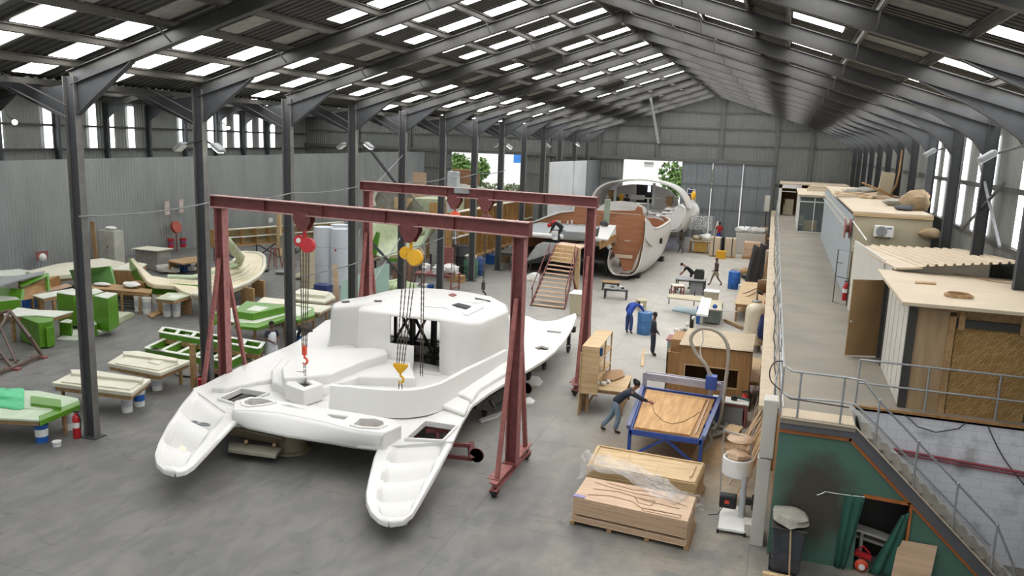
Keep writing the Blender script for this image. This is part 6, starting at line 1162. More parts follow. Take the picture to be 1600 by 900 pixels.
mb = MB(); c = at(300, 588); mb.b2((c.x-.5, c.y-.2, .05), (c.x+.35, c.y+.3, .5)); tag(mb.build('appliance', m_white, bevel=.03), 'white boxy appliance between the square mould and red gantry leg', 'appliance')
t = thing('motor_unit', 'small grey motor standing behind the square cream mould', 'motor', tuple(at(293, 560))); c = at(293, 562); mb = MB(); mb.ball(c+V(0, 0, .8), .18, 12); mb.b2(c+V(-.3, -.1, .5), c+V(0, .15, .8)); mb.build('body', m_grey, t); mb = MB(); mb.b2(c+V(-.25, -.1, 0), c+V(.1, .1, .5)); mb.build('stand', m_timber, t)
b = bucket(at(316, 605), 'red tub beside the foot of the second left column', m_redp, .14, .3, band=m_redp)
mb = MB(); a = at(303, 605); mb.bar(a, a+V(0, 0, 1.45), .14); tag(mb.build('timber_post', m_timber), 'squared timber post standing beside the near red gantry leg', 'post')
# 4 green framed moulds
def frames(lab, O, z, cells, h=.28, name='framed_mould'):
    P = [at(u, v, z) for u, v in O]; c = sum(P, Vector())/4; t = thing(name, lab, 'mould', (c.x, c.y, 0)); a, b, d, e = P; f = lambda s, r: a.lerp(b, s).lerp(e.lerp(d, s), r)
    mb = MB(); mb.plate([V(p.x, p.y, z-h) for p in P], .06); mb.build('base', m_gtop2, t)
    for k in range(2): mb = MB(); mb.bar(f(0, k)-V(0, 0, h/2), f(1, k)-V(0, 0, h/2), .06, h); mb.build('green_side', m_grn, t); mb = MB(); mb.bar(f(0, k)+V(0, 0, .015), f(1, k)+V(0, 0, .015), .16, .03); mb.build('flange', m_gtop2, t)
    for k in range(cells+1): s = k/cells; mb = MB(); mb.bar(f(s, 0)-V(0, 0, h/2), f(s, 1)-V(0, 0, h/2), .06, h); mb.build('green_rib', m_grn, t); mb = MB(); mb.bar(f(s, 0)+V(0, 0, .02), f(s, 1)+V(0, 0, .02), .13, .03); mb.build('rib_flange', m_gtop2, t)
    mb = MB(); mb.bar(f(0, 0)-V(0, 0, h+.1), f(1, 0)-V(0, 0, h+.1), .1, .16); mb.bar(f(0, 1)-V(0, 0, h+.1), f(1, 1)-V(0, 0, h+.1), .1, .16)
    for s in (0.03, .5, .97):
        for r in (0, 1): p = f(s, r); mb.bar((p.x, p.y, 0), (p.x, p.y, z-h-.05), .09)
    mb.build('timber_frame', m_timber, t); return t
frames('front green mould divided by white flanged ribs behind the cream moulds', [(228, 544), (355, 566), (392, 548), (262, 528)], .72, 5)
frames('rear green mould divided by white flanged ribs behind the red gantry leg', [(250, 519), (405, 545), (412, 536), (256, 512)], .95, 6, .2)
mb = MB(); mb.prism([at(222, 545, .5), at(248, 543, .5), at(249, 543, .95), at(244, 543, .95)], (.05, .06, 0)); tag(mb.build('green_wedge', m_grn), 'green wedge shaped mould end at the left of the ribbed moulds', 'mould')
# 5 green block moulds on trestles
t = mould('big bright green box mould on wooden trestles behind the gantry leg', [(318, 496), (372, 477), (455, 488), (440, 497), (400, 505), (366, 503)], 1.02, .05, m_gtop2, extra=(('green_box', [(312, 492), (330, 485), (345, 487), (326, 494)], 1.3, .45, m_grn), ('green_box', [(364, 486), (385, 470), (450, 478), (395, 490)], 1.3, .34, m_grn), ('recess', [(384, 484), (398, 477), (420, 480), (405, 486)], 1.31, .03, m_gtop2), ('green_edge', [(366, 503), (400, 505), (455, 489), (456, 494), (402, 512), (366, 509)], 1.04, .12, m_grn)), legs=((325, 507, .08), (375, 512, .08), (398, 514, .08), (445, 500, .08)))
mb = MB(); c = at(430, 500); mb.box(c+V(0, 0, .3), (.9, .5, .6)); tag(mb.build('wooden_crate', m_timber), 'dark wooden crate under the green box mould', 'crate')
mould('low green mould with pale top right of the green box mould', [(448, 490), (462, 476), (490, 480), (492, 492), (465, 500), (448, 497)], .9, .12, m_grn, extra=(('pale_face', [(450, 488), (462, 478), (488, 482), (466, 494)], .93, .05, m_gtop2),), legs=((470, 510, .07),))
mould('cream mould with curved lip beyond the green box mould', [(394, 478), (408, 466), (455, 472), (520, 478), (500, 488), (450, 484)], .85, .1, m_gelc, extra=(('curved_lip', [(402, 472), (412, 464), (450, 468), (470, 476), (440, 475)], .98, .18, m_gelc),), legs=((490, 492, .07),))
mould('cream mould with folded edges by the white deck cabin', [(446, 463), (470, 450), (518, 457), (524, 464), (506, 472), (470, 468)], .85, .12, m_gelc, extra=(('raised_edge', [(455, 458), (472, 450), (515, 456), (508, 462)], .98, .14, m_gelc),), legs=((510, 480, .07), (470, 475, .07)))
# 6 brown steel frame at far left
t = thing('steel_truss', 'rusty brown triangular steel frame lying at the left edge', 'frame', tuple(at(20, 560))); mb = MB(); A_ = [at(-40, 500, 1.2), at(15, 485, 1.25), at(48, 528, .75), at(65, 555, .12), at(20, 575, .08), at(-40, 595, .08)]
for a, b in ((0, 1), (1, 3), (2, 3), (3, 4), (4, 5), (1, 2), (0, 4), (1, 5)): mb.bar(A_[a], A_[b], .09)
mb.bar(at(0, 510, 1.0), at(25, 566, .1), .07); mb.bar(at(-20, 560, .1), at(30, 563, .1), .06); mb.build('frame', mat('rusty brown steel', '5e4c42', .6, 0, .2, 5), t)
for k, (u, v) in enumerate(((-30, 597), (20, 578), (62, 560))): a = at(u, v); mb = MB(); mb.box(a+V(0, 0, .04), (.5, .2, .08), .3); mb.build('foot_plate', m_redl, t)
# 7 cluster of green moulds along the partition
def gbox(lab, base, h, th=.0, tops=None, z0=0., name='green_mould'):
    """solid block: base polygon on the floor seen in px, height h"""
    P = [at(u, v, z0+h) for u, v in base]; c = sum(P, Vector())/len(P); t = thing(name, lab, 'mould', (c.x, c.y, z0)); mb = MB(); mb.plate(P, h); mb.build('body', m_grn, t, bevel=.02); mb = MB(); mb.plate([c+(p-c)*.97+V(0, 0, .025) for p in P], .03); mb.build('top_face', m_gtop2, t); return t
gbox('tall green box mould with pale top on the stepped base', [(146, 463), (166, 457), (184, 459), (168, 467)], 1.35, z0=.25); gbox('green box mould left of the tall one, behind the column', [(88, 458), (118, 455), (128, 458), (115, 462)], 1.3, z0=.12); gbox('low green step mould between the two tall green boxes', [(128, 470), (150, 464), (152, 470), (138, 476)], .75, z0=.25); gbox('green box mould behind the tall green one', [(118, 458), (150, 451), (162, 456), (140, 462)], 1.15, z0=.25)
t = mould('stepped pale green base on the floor under the tall green mould', [(115, 488), (150, 484), (207, 488), (172, 502), (120, 498)], .25, .25, m_grnl, frame=0, extra=(('lower_step', [(160, 500), (200, 487), (210, 490), (176, 506)], .12, .11, m_grnl),), name='stepped_mould')
gbox('low green block mould on the floor right of the first column', [(122, 508), (148, 502), (152, 507), (132, 512)], .5); gbox('low green cube mould on the floor left of the first column', [(92, 504), (105, 499), (113, 501), (111, 506)], .55); 
mb = MB(); mb.plate([at(u, v, .05) for u, v in ((88, 530), (120, 531), (162, 520), (150, 512), (110, 516))], .045); tag(mb.build('mould_tray', m_gtop2), 'thin pale tray on the floor under the low green blocks', 'tray')
t = mould('large stepped green mould tipped on its side at the left', [(5, 491), (28, 480), (60, 484), (115, 486), (84, 495), (55, 492), (20, 494)], 1.05, .06, m_gtop2, extra=(('green_face', [(30, 487), (60, 490), (84, 497), (80, 502), (60, 505), (30, 494)], 1.0, .95, m_grn), ('green_step', [(66, 506), (82, 503), (84, 510), (72, 513)], .8, .75, m_grn)), legs=((40, 500, .1), (20, 500, .1)))
mb = MB(); mb.prism([at(20, 492, .9), at(50, 500, .1), at(72, 528, .02), at(60, 530, .02)], (.1, .1, 0)); tag(mb.build('wood_brace', m_timber), 'slanted wooden brace of the large stepped green mould', 'brace')
t = thing('framed_mould', 'green edged mould lying open with a square window towards us', 'mould', tuple(at(70, 455)));
mb = MB(); w = [at(u, v, z) for u, v, z in ((30, 450, 1.35), (70, 427, 1.5), (72, 433, 1.45), (34, 455, 1.3))]; mb.prism([at(-20, 462, 1.0), at(32, 470, .9), at(34, 452, 1.3), at(-20, 448, 1.3)], (0, .15, 0)); mb.prism([at(30, 442, 1.5), at(71, 427, 1.7), at(72, 432, 1.62), at(32, 449, 1.4)], (0, .1, 0)); mb.prism([at(70, 427, 1.7), at(73, 427, 1.7), at(76, 455, 1.0), at(72, 455, 1.0)], (0, .1, 0)); mb.build('green_edge', m_grn, t)
mb = MB(); mb.plate([at(u, v, 1.72) for u, v in ((-20, 440), (20, 432), (70, 423), (66, 428), (30, 437), (-20, 452))], .06); mb.build('grey_flange', m_grey, t); mb = MB(); mb.prism([at(32, 470, .85), at(76, 452, .9), at(72, 434, 1.5), at(34, 450, 1.3)], (0, .7, 0)); mb.build('wood_back', m_plyd, t); mb = MB(); mb.prism([at(48, 450, 1.15), at(60, 445, 1.2), at(60, 438, 1.4), at(48, 442, 1.35)], (0, -.05, 0)); mb.build('opening', m_steelg, t)
for k, (u, v) in enumerate(((0, 470), (60, 462))): a = at(u, v, .9); mb = MB(); mb.bar((a.x, a.y, 0), (a.x, a.y, .9), .12); mb.build('leg', m_timber, t)
gbox('green leaning slab mould at the left edge', [(-30, 457), (20, 462), (32, 468), (-30, 474)], .5, z0=.5)
t = thing('pink_plank', 'long pinkish plank lying in front of the open green edged mould', 'plank', tuple(at(70, 460))); mb = MB(); mb.plate([at(u, v, 1.0) for u, v in ((26, 458), (104, 443), (112, 446), (32, 464))], .06); mb.build('board', m_board, t); mb = MB(); mb.bar(at(50, 462, .94)*1, V(at(50, 462, .94).x, at(50, 462, .94).y, 0), .1); mb.bar(at(95, 449, .94), V(at(95, 449, .94).x, at(95, 449, .94).y, 0), .1); mb.build('leg', m_timber, t)
t = thing('sloping_mould', 'flat green panel mould leaning with two dark notches', 'mould', tuple(at(150, 445))); Pn = [at(118, 447, .6), at(180, 447, .8), at(172, 416, 1.7), at(108, 422, 1.7)]; mb = MB(); mb.prism(Pn, (0, .08, 0)); mb.build('panel', mat('mid green panel', '78ad62', .45, 0, .06, 1.5), t)
for s in (.25, .5): a = Pn[0].lerp(Pn[1], s).lerp(Pn[3].lerp(Pn[2], s), .1); b = Pn[0].lerp(Pn[1], s-.12).lerp(Pn[3].lerp(Pn[2], s-.12), .4); mb = MB(); mb.bar(a+V(0, -.03, 0), b+V(0, -.03, 0), .03, .1); mb.build('notch', mat('dark green notch', '2c4d22', .6), t)
mb = MB(); a = at(145, 447, .9); mb.bar((a.x, a.y+.5, 0), (a.x, a.y+.2, .9), .12); mb.build('leg', m_timber, t)
mould('broad cream mould lying behind the green panel along the partition', [(40, 424), (90, 412), (160, 403), (196, 410), (180, 420), (120, 428), (70, 432)], 1.15, .2, m_gelc, legs=((150, 428, .1), (90, 433, .1)))
mould('white mould strip at the far left by the partition', [(-20, 424), (30, 420), (58, 424), (40, 430), (-20, 432)], 1.0, .15, m_gtop2, legs=((30, 434, .1),)); 
t = mould('wooden box mould with pale top beside the cream edged deck mould', [(176, 421), (205, 408), (230, 412), (215, 423)], 1.35, .05, m_gelc, frame=0, extra=(('wooden_box', [(178, 423), (206, 411), (228, 414), (214, 424)], 1.3, 1.25, m_plyd),))
mould('flat cream table mould at the left with blue crate below', [(50, 461), (114, 450), (122, 455), (66, 466)], 1.05, .05, m_gtop2, legs=((66, 470, .1), (84, 468, .1), (112, 462, .1)))
mb = MB(); c = at(48, 480); mb.b2((c.x-.3, c.y-.2, 0), (c.x+.3, c.y+.2, .5)); tag(mb.build('blue_crate', m_blue, bevel=.02), 'blue crate below the flat cream table mould', 'crate')
mould('ragged table top with tools and white rags behind the tall green mould', [(132, 445), (160, 441), (238, 452), (236, 458), (180, 453), (135, 450)], .95, .05, m_timber, legs=((190, 460, .08), (218, 464, .08), (150, 456, .08)), name='cluttered_bench')
lump(at(205, 449, .97), .28, 'crumpled white rag on the ragged bench', 'white_rag', m_white, sq=(1.6, 1, .5), seed=71, cat='rag'); lump(at(160, 446, .97), .25, 'white sheet lying on the left of the ragged bench', 'white_rag', m_white, sq=(1.8, .8, .3), seed=72, cat='rag')
for i in range(3): mb = MB(); a = at(175, 467-i*4+6, .15+.18*i); mb.bar(a+V(-.6, 0, 0), a+V(1.4, .2, 0), .3, .05); tag(mb.build('steel_section', m_steelg), ['lowest', 'middle', 'top'][i]+' of the dark steel sections stored under the ragged bench', 'steel section')
mould('light green flat mould with recess on white buckets', [(242, 466), (262, 457), (306, 458), (272, 469)], .95, .06, m_grnl, extra=(('recess', [(262, 465), (268, 460), (286, 461), (276, 466)], .965, .02, m_gtop2),))
for i, (u, v) in enumerate(((262, 494), (276, 494), (290, 489), (217, 486), (230, 490))): bucket(at(u, v), ['left white bucket under the light green flat mould', 'middle white bucket under the light green flat mould', 'right white bucket under the light green flat mould', 'white bucket at the leg of the ragged bench', 'frosted bucket right of the ragged bench leg'][i], None, .2, .75)
mb = MB(); mb.plate([at(u, v, .06) for u, v in ((230, 492), (255, 480), (262, 483), (238, 496))], .05); tag(mb.build('wooden_pallet', m_timber), 'flat wooden board on the floor beside the frosted bucket', 'board')
# 8 the big cream mould with green end
t = thing('deck_mould', 'large curved cream deck mould with a green edged end near the partition', 'mould', tuple(at(320, 440)))
Zt = 1.35
O = [(203, 403, 1.9), (208, 402, 1.95), (236, 430, 1.4), (262, 434, 1.3), (300, 437, 1.2), (318, 438, 1.2), (318, 425, 1.2), (330, 418, 1.2), (360, 413, 1.3), (380, 394, 1.5), (405, 396, 1.5), (413, 402, 1.5), (413, 418, 1.3), (405, 430, 1.1), (385, 443, 1.0), (350, 456, .95), (320, 461, .95), (300, 460, 1.0), (285, 455, 1.05), (272, 446, 1.15), (240, 444, 1.2), (230, 440, 1.25)]
mb = MB(); mb.plate([at(*q) for q in O], .22); mb.build('shell', mat('creamy fibreglass', 'd9ceb0', .5, 0, .08, .8), t, bevel=.05)
I_ = [(275, 440, 1.42), (318, 443, 1.3), (345, 425, 1.35), (382, 402, 1.62), (400, 404, 1.6), (402, 420, 1.4), (385, 434, 1.2), (345, 449, 1.08), (310, 452, 1.1)]
for k in range(3):
    q = [at(*p) for p in I_[5:9]]; off = V(-.5*k-.2, .4*k+.2, .03*k+.03); mb = MB(); mb.tube([p+off for p in resample(q, 14)], .05, 6); mb.build('ridge', m_gelc, t, smooth=60)
mb = MB(); mb.tube(resample([at(*p) for p in O[8:18]], 40), .11, 8); mb.build('rolled_edge', m_gelc, t, smooth=60)
mb = MB()
q = [at(203, 403, 1.9), at(214, 418, 1.6), at(232, 438, 1.25), at(262, 442, 1.2), at(318, 446, 1.15)]
for a, b in zip(q, q[1:]): mb.prism([a, b, b-V(0, 0, .7), a-V(0, 0, .6)], (.0, -.06, 0))
mb.build('green_end', m_grn, t)
mb = MB(); ar = [at(347, 372, 3.2), at(356, 378, 3.0), at(368, 393, 2.4), at(376, 402, 2.0), at(372, 412, 1.5), at(345, 416, 1.4)]; mb.tube(resample(ar, 24), .22, 8); mb.build('arched_bracket', m_grnl, t, smooth=60)
mb = MB(); mb.tube(resample([at(262, 432, 1.45), at(300, 433, 1.4), at(330, 426, 1.4), at(370, 414, 1.6)], 16), .1, 8); mb.build('raised_lip', m_gtop, t, smooth=60)
for u, v in ((205, 420), (220, 440)): a = at(u, v, 1.1); mb = MB(); mb.box((a.x, a.y, .55), (.8, .5, 1.1)); mb.build('plywood_support', m_plyd, t)
for u, v in ((255, 462), (285, 462), (320, 468), (350, 462), (385, 450), (402, 438)): a = at(u, v, .85); mb = MB(); mb.box((a.x, a.y+.1, .42), (.7, .14, .85)); mb.build('rib_support', m_timber, t)
# things by the partition
def pz(u, v, z): return at(u, v, z)
c = at(172, 410); t = thing('white_cabinet', 'dusty white metal cabinet standing against the partition', 'cabinet', tuple(c)); mb = MB(); mb.b2((c.x-.62, c.y-.2, 0), (c.x+.6, c.y+.6, 2.0)); mb.build('body', mat('dusty white steel', 'b3b3a8', .6, 0, .15, 2), t, bevel=.02); mb = MB(); mb.b2((c.x+.02, c.y-.23, .1), (c.x+.56, c.y-.2, 1.9)); d = mb.build('door', mat('dusty white steel', 'b3b3a8'), t); mb = MB(); mb.b2((c.x+.08, c.y-.26, .9), (c.x+.12, c.y-.23, 1.1)); mb.build('door_handle', m_steelg, d)
lump(V(c.x, c.y+.2, 2.0), .25, 'white rag on top of the dusty white cabinet', 'white_rag', m_white, sq=(1.6, 1, .5), seed=81, cat='rag')
mb = MB(); a = at(157, 411); mb.bar(a+V(.3, -.6, 0), a+V(.05, -.5, 2.6), .3, .06); tag(mb.build('plank', m_timber), 'tall plank leaning upright left of the white cabinet', 'plank')
mb = MB(); a = at(138, 406); mb.bar(a, a+V(-.1, .3, 1.2), .5, .04); tag(mb.build('board', m_plyd), 'short brown board leaning left of the tall plank', 'board')
c = at(237, 420); t = thing('grey_crate', 'dusty grey wooden crate behind the green edged mould', 'crate', tuple(c)); mb = MB(); mb.b2((c.x-.8, c.y-.4, 0), (c.x+.8, c.y+.7, 1.15)); mb.build('crate_body', mat('dusty grey wood', '85837a', .8, 0, .15, 3), t, bevel=.02); mb = MB(); mb.box(c+V(0, .1, 1.2), (1.9, 1.3, .05)); mb.build('lid', m_gelc, t)
c = at(284, 424); mb = MB(); mb.b2((c.x-.45, c.y-.3, 0), (c.x+.45, c.y+.3, .6)); tag(mb.build('blue_bin', mat('blue printed plastic', '33598f', .5, 0, .5, 6), bevel=.05), 'blue printed plastic bin behind the cream deck mould', 'bin')
lump(at(262, 426), .5, 'white plastic bag left of the blue printed bin', 'plastic_bag', m_wpan, sq=(1.5, 1, .5), seed=83); lump(at(300, 424), .35, 'small white bundle right of the blue printed bin', 'plastic_bag', m_white, seed=84)
mb = MB(); mb.plate([at(u, v, .8) for u, v in ((262, 407), (290, 402), (318, 400), (322, 406), (285, 412))], .08); o = mb.build('oval_board', m_timber); tag(o, 'oval brown board lying by the partition behind the blue bin', 'board'); mb = MB()
t = thing('trestle', 'low trestle holding the oval brown board', 'trestle', tuple(at(290, 412))); mb = MB()
for u, v in ((270, 408), (312, 405)): a = at(u, v, .72); mb.box((a.x, a.y, .36), (.1, .6, .72))
mb.build('leg', m_timber, t)
# fire point on the partition
def part_at(u, v):   # point just before the partition plane
    r = _ray(u, v); n = Vector((dP.y, -dP.x, 0)); t = (P0-CAM).dot(n)/r.dot(n); return CAM+r*(t*.985)
p = part_at(275, 355); t = thing('fire_hose_reel', 'red fire hose reel mounted on the partition', 'fire hose reel', tuple(p)); mb = MB(); mb.lathe(p, [(0, -.1), (.42, -.1), (.42, -.06), (.16, -.06), (.16, .06), (.42, .06), (.42, .1), (0, .1)], 24, Matrix.Rotation(radians(75), 3, 'Y')); mb.build('reel', mat('faded red reel', 'a8503f', .6), t, smooth=30); mb = MB(); mb.bar(p-V(0, 0, .5), V(p.x, p.y, 0), .06); mb.build('supply_pipe', m_redl, t)
for n, (u, v) in enumerate(((267, 378), (286, 377))): p = part_at(u, v); bb = bucket((p.x, p.y), ['left red fire bucket hung below the hose reel', 'right red fire bucket hung below the hose reel'][n], m_redp, .22, .62, z=p.z-.4, grp='red fire buckets', band=mat('dull purple', '7a4468', .5))
for n, (u, v) in enumerate(((261, 325), (283, 322))): p = part_at(u, v); t = thing('wall_sign', ['left small white and red sign on the partition', 'right small white and red sign on the partition'][n], 'sign', tuple(p)); mb = MB(); mb.box(p, (.03, .42, .9)); mb.build('plate', mat('pinkish white sign', 'c9b5ae', .5), t); mb = MB(); mb.box(p+V(.025, -.02, .1), (.02, .25, .3)); mb.build('pictogram', m_wpan, t)
p = part_at(66, 402); t = thing('wall_socket', 'small white and red power box low on the partition', 'power box', tuple(p)); mb = MB(); mb.ball(p, .25, 10); mb.build('box', m_white, t); mb = MB(); mb.box(p+V(0, 0, .1), (.04, .8, .5)); mb.build('plate', m_redl, t)
for u, v, lab in ((352, 346, 'small white fixture on the partition right of the red gantry leg'), (423, 344, 'round white fixture on the partition before the third column')): p = part_at(u, v); mb = MB(); mb.box(p, (.06, .5, .35)); tag(mb.build('wall_fixture', m_white, bevel=.02), lab, 'fixture')
# ---------------------------------------------------------------- ribbed plywood hull moulds
m_hply = wood('amber plywood', 'bd955c', '93703f', 2)
def hull_mould(lab, A, B, z1, z0, n, depth, inner=None, flip=1, nm='hull_mould', legs=True):
    """timber female mould: flange along A->B at height z1, plywood ribs hanging below, skin behind"""
    A, B = Vector(A), Vector(B); t = thing(nm, lab, 'mould', (A.x, A.y, 0)); d = (B-A).normalized(); nr = Vector((-d.y, d.x, 0))*flip
    mb = MB(); mb.bar(A+V(0, 0, z1), B+V(0, 0, z1), .35, .06); mb.build('top_flange', m_gelc, t); mb = MB(); mb.bar(A+V(0, 0, z0+(z1-z0)*.5)+nr*.1, B+V(0, 0, z0+(z1-z0)*.5)+nr*.1, .3, .05); mb.build('mid_flange', m_white, t); mb = MB(); mb.bar(A+V(0, 0, z0)+nr*.1, B+V(0, 0, z0)+nr*.1, .5, .08); mb.build('bottom_flange', m_timber, t)
    rows = [[A.lerp(B, i/10)+nr*(.35+depth*(j/6)**2*.0+.5*sin(j/6*pi)*.3)+V(0, 0, z0+(z1-z0)*j/6) for j in range(7)] for i in range(11)]; mb = MB(); mb.grid(rows); mb.build('skin', mat('olive mould skin', '9c8f68', .6, 0, .15, 2), t, solid=.02, smooth=40)  # skin in one olive tone, duller than the ribs
    for i in range(n+1):
        p = A.lerp(B, i/n); mb = MB(); mb.prism([p+V(0, 0, z0), p+V(0, 0, z1), p+nr*.5+V(0, 0, z1), p+nr*.6+V(0, 0, (z0+z1)/2), p+nr*.5+V(0, 0, z0)], d*.05); mb.build('rib', m_hply, t)
    if legs:
        for i in range(0, n, 3):
            mb = MB(); p = A.lerp(B, i/n); q = A.lerp(B, min(1, (i+1.5)/n)); mb.bar(p+V(0, 0, z0), q, .07); mb.bar(q+V(0, 0, z0), p, .07); mb.bar(p+V(0, 0, z0), p, .07); mb.build('cradle', m_steel, t)
    return t
# partner moulds behind
hull_mould('long ribbed plywood mould standing along the partition', (-34.3, 42.5, 0), (-30.5, 52, 0), 2.0, .9, 10, .6)
a, b = at(566, 418), at(696, 428)
hm = hull_mould('large ribbed plywood hull mould behind the left columns', (at(705, 432).x, at(705, 432).y, 0), (-19.0, 62, 0), 3.9, .75, 16, .8, flip=1)
# open nose of the mould with pale green lining
t = thing('hull_mould', 'open nose of a plywood hull mould lined in pale green', 'mould', (-22, 44, 0)); rows = []
S0 = [(575, 352), (578, 372), (582, 392), (600, 405), (622, 404), (645, 395), (662, 378), (672, 350)]; S1 = [(598, 345), (600, 362), (606, 380), (620, 392), (635, 394), (655, 380), (668, 362), (678, 347)]
def sect(y, s, zz=0): return [aty(640+(u-640)*s, 380+(v-380)*s, y) for u, v in S0]
rows = [resample(sect(y, 1), 24) for y in (43.5,)]
base = rows[0]; cx = sum(base, Vector())/len(base)
for k in range(1, 9): f = k/8; rows.append([cx+(p-cx)*(1-.35*f*f)+V(-1.0*f, 5.5*f, .5*f) for p in base])
mb = MB(); mb.grid(rows); cc_ = sum(rows[-1], Vector())/24; mb.add(rows[-1]+[cc_], [(i, i+1, 24) for i in range(23)]); mb.build('lining', m_grnl, t, solid=.06, smooth=60)
mb = MB(); mb.tube(base, .1, 8); mb.build('rim', m_gtop, t, smooth=60)
mb = MB(); mb.prism([aty(580, 382, 43.3), aty(588, 362, 43.3), aty(592, 364, 43.3), aty(587, 398, 43.3), aty(581, 396, 43.3)], (0, .2, 0)); mb.prism([aty(600, 404, 43.2), aty(622, 404, 43.2), aty(634, 402, 43.2), aty(625, 409, 43.2), aty(610, 409, 43.2)], (0, .3, 0)); mb.build('green_patch', m_grn, t)
mb = MB(); mb.prism([aty(590, 402, 43.4), aty(640, 396, 43.4), aty(655, 386, 43.4), aty(662, 398, 43.4), aty(630, 404, 43.4)], (0, .2, 0)); mb.build('plywood_floor', m_board, t)
for i in range(6): y = 44+i*1.0; p = [cx+(q-cx)*1.12+V(-.18*i, i*1.0+.3, .09*i) for q in base]; q_ = [V(x.x, x.y, x.z) for x in p]; lo = min(v.z for v in q_)-.35; mb = MB(); mb.prism(q_[2:7]+[V(q_[6].x, q_[6].y, lo), V(q_[2].x, q_[2].y, lo)], (0, .05, 0)); mb.build('rib', m_hply, t)
mb = MB()
for dx in (-1.6, 0, 1.4):
    for dy in (.3, 5): p = cx+V(dx, dy, 0); mb.bar((p.x, p.y, 0), (p.x, p.y, cx.z-1.1), .1)
mb.build('leg', m_steel, t)
# second pair higher behind, film covered
t = thing('hull_mould', 'upper plywood mould with curved pale rim above the lined one', 'mould', (-24, 50, 0)); ar = [aty(u, v, 50) for u, v in ((586, 322), (583, 312), (588, 300), (598, 292), (612, 290), (632, 296), (646, 302))]; mb = MB(); mb.tube(resample(ar, 30), .12, 8); mb.build('curved_rim', m_gelc, t, smooth=60)
p0_ = [aty(u, v, 50.2) for u, v in ((584, 322), (588, 302), (600, 293), (640, 300), (662, 326), (590, 330))]; mb = MB(); mb.prism(p0_, (0, .1, 0)); mb.build('shell', m_bag, t)
mb = MB(); mb.prism([aty(u, v, 50.6) for u, v in ((640, 310), (700, 312), (698, 342), (612, 342), (614, 326))], (0, 3, 0)); mb.build('body', m_grnl, t)
mb = MB()
for i in range(5): mb.b2(aty(618+i*0, 326-i*3.4, 49.9), aty(634+i*2, 324-i*3.4, 49.7))
mb.build('stepped_blocks', m_ply, t); mb = MB(); mb.b2((p0_[0].x+.6, 50.1, 0), (p0_[0].x+.8, 50.3, p0_[0].z)); mb.b2((p0_[3].x+1, 50.8, 0), (p0_[3].x+1.2, 51, p0_[3].z-1)); mb.build('post', m_timber, t)
mb = MB(); p, q = aty(672, 316, 50.4), aty(698, 342, 50.4); mb.b2((p.x, 50.3, q.z), (q.x, 50.45, p.z)); mb.build('brown_end', m_hply, t)
# film wrapped long mould under the bright doorway
t = thing('wrapped_mould', 'long mould wrapped in cloudy film before the bright doorway', 'mould', (-24, 62, 0)); mb = MB(); rows = []
for i in range(20):
    f = i/19; u = 716+f*66; rows.append([aty(u, 300+8*f-14*sin(a)*(1-.3*f)+2*NZ.noise(V(i*.5, a*2, 0)), 60+1.3*cos(a)) for a in [pi*j/10 for j in range(11)]])
mb.grid(rows); mb.build('film_cover', m_bag, t, smooth=60); p, q = aty(722, 300, 60.2), aty(782, 330, 60.2); mb = MB(); mb.b2((p.x, 60.3, 0), (q.x, 61, p.z)); mb.build('timber_body', m_plyd, t)
t = thing('plank_pile', 'pile of sawn planks stacked high left of the bright doorway', 'planks', (-26, 64, 0)); p, q = aty(708, 264, 64), aty(746, 290, 64); mb = MB()
for i in range(9): mb.b2((p.x+R.uniform(0, .3), 63.5, p.z-(p.z-q.z)*i/9), (q.x-R.uniform(0, .6)*(i < 2), 64.5, p.z-(p.z-q.z)*(i+.85)/9))
mb.build('plank', wood('reddish plank', 'a9825e', '7e5b3c', 0), t); mb = MB(); mb.b2((p.x+.1, 63.6, 0), (p.x+.35, 64.4, q.z)); mb.b2((q.x-.4, 63.6, 0), (q.x-.15, 64.4, q.z)); mb.build('trestle_leg', m_timber, t)
for lab, u0, u1, v0, v1, y in (('pale brown board standing at the end of the partition', 645, 665, 269, 288, 66), ('smaller brown board right of the pale one', 684, 692, 279, 290, 64)):
    p, q = aty(u0, v0, y), aty(u1, v1, y); mb = MB(); mb.b2((p.x, y, 0), (q.x, y+.1, p.z)); tag(mb.build('upright_board', m_board), lab, 'board')
# white clad post
mb = MB(); a = at(703, 428); mb.b2((a.x-.32, a.y, 0), (a.x+.32, a.y+.5, 6.35)); tag(mb.build('clad_post', mat('pale grey cladding', 'b6bcbd', .5), bevel=.02), 'tall pale grey clad post among the left columns', 'post')
# white rolls, ladder, mint panel
for i, (u, v, h, r) in enumerate(((506, 442, 3.2, .55), (531, 444, 3.15, .52), (518, 437, 3.15, .5))):
    c = at(u, v); c = V(c.x, c.y+(i == 2)*.9, 0); t = thing('foam_cylinder', ['left tall white foam cylinder beside the ladder', 'right tall white foam cylinder with a red dot', 'tall white foam cylinder behind the front two'][i], 'cylinder', tuple(c)); mb = MB(); mb.lathe(c, [(r, 0), (r, h), (0, h)], 28); mb.build('roll', mat('blue white foam', 'c3c9cf', .6, 0, .05, 1), t, smooth=40); mb = MB()
    for z in (1.05, 2.1): mb.lathe(c+V(0, 0, z), [(r+.004, 0), (r+.004, .02)], 28)
    mb.build('seam', m_grey, t)
    if i == 1: mb = MB(); p = aty(524, 391, c.y-r-.01); mb.ball(p, .07, 10, (1, .3, 1)); mb.build('red_dot', m_redp, t)
t = thing('step_ladder', 'aluminium ladder leaning behind the white foam cylinders', 'ladder', tuple(at(543, 442))); a, b = at(535, 442), at(548, 442); mb = MB(); 
for p in (a, b): mb.bar(p, p+V(.15, .8, 3.1), .05)
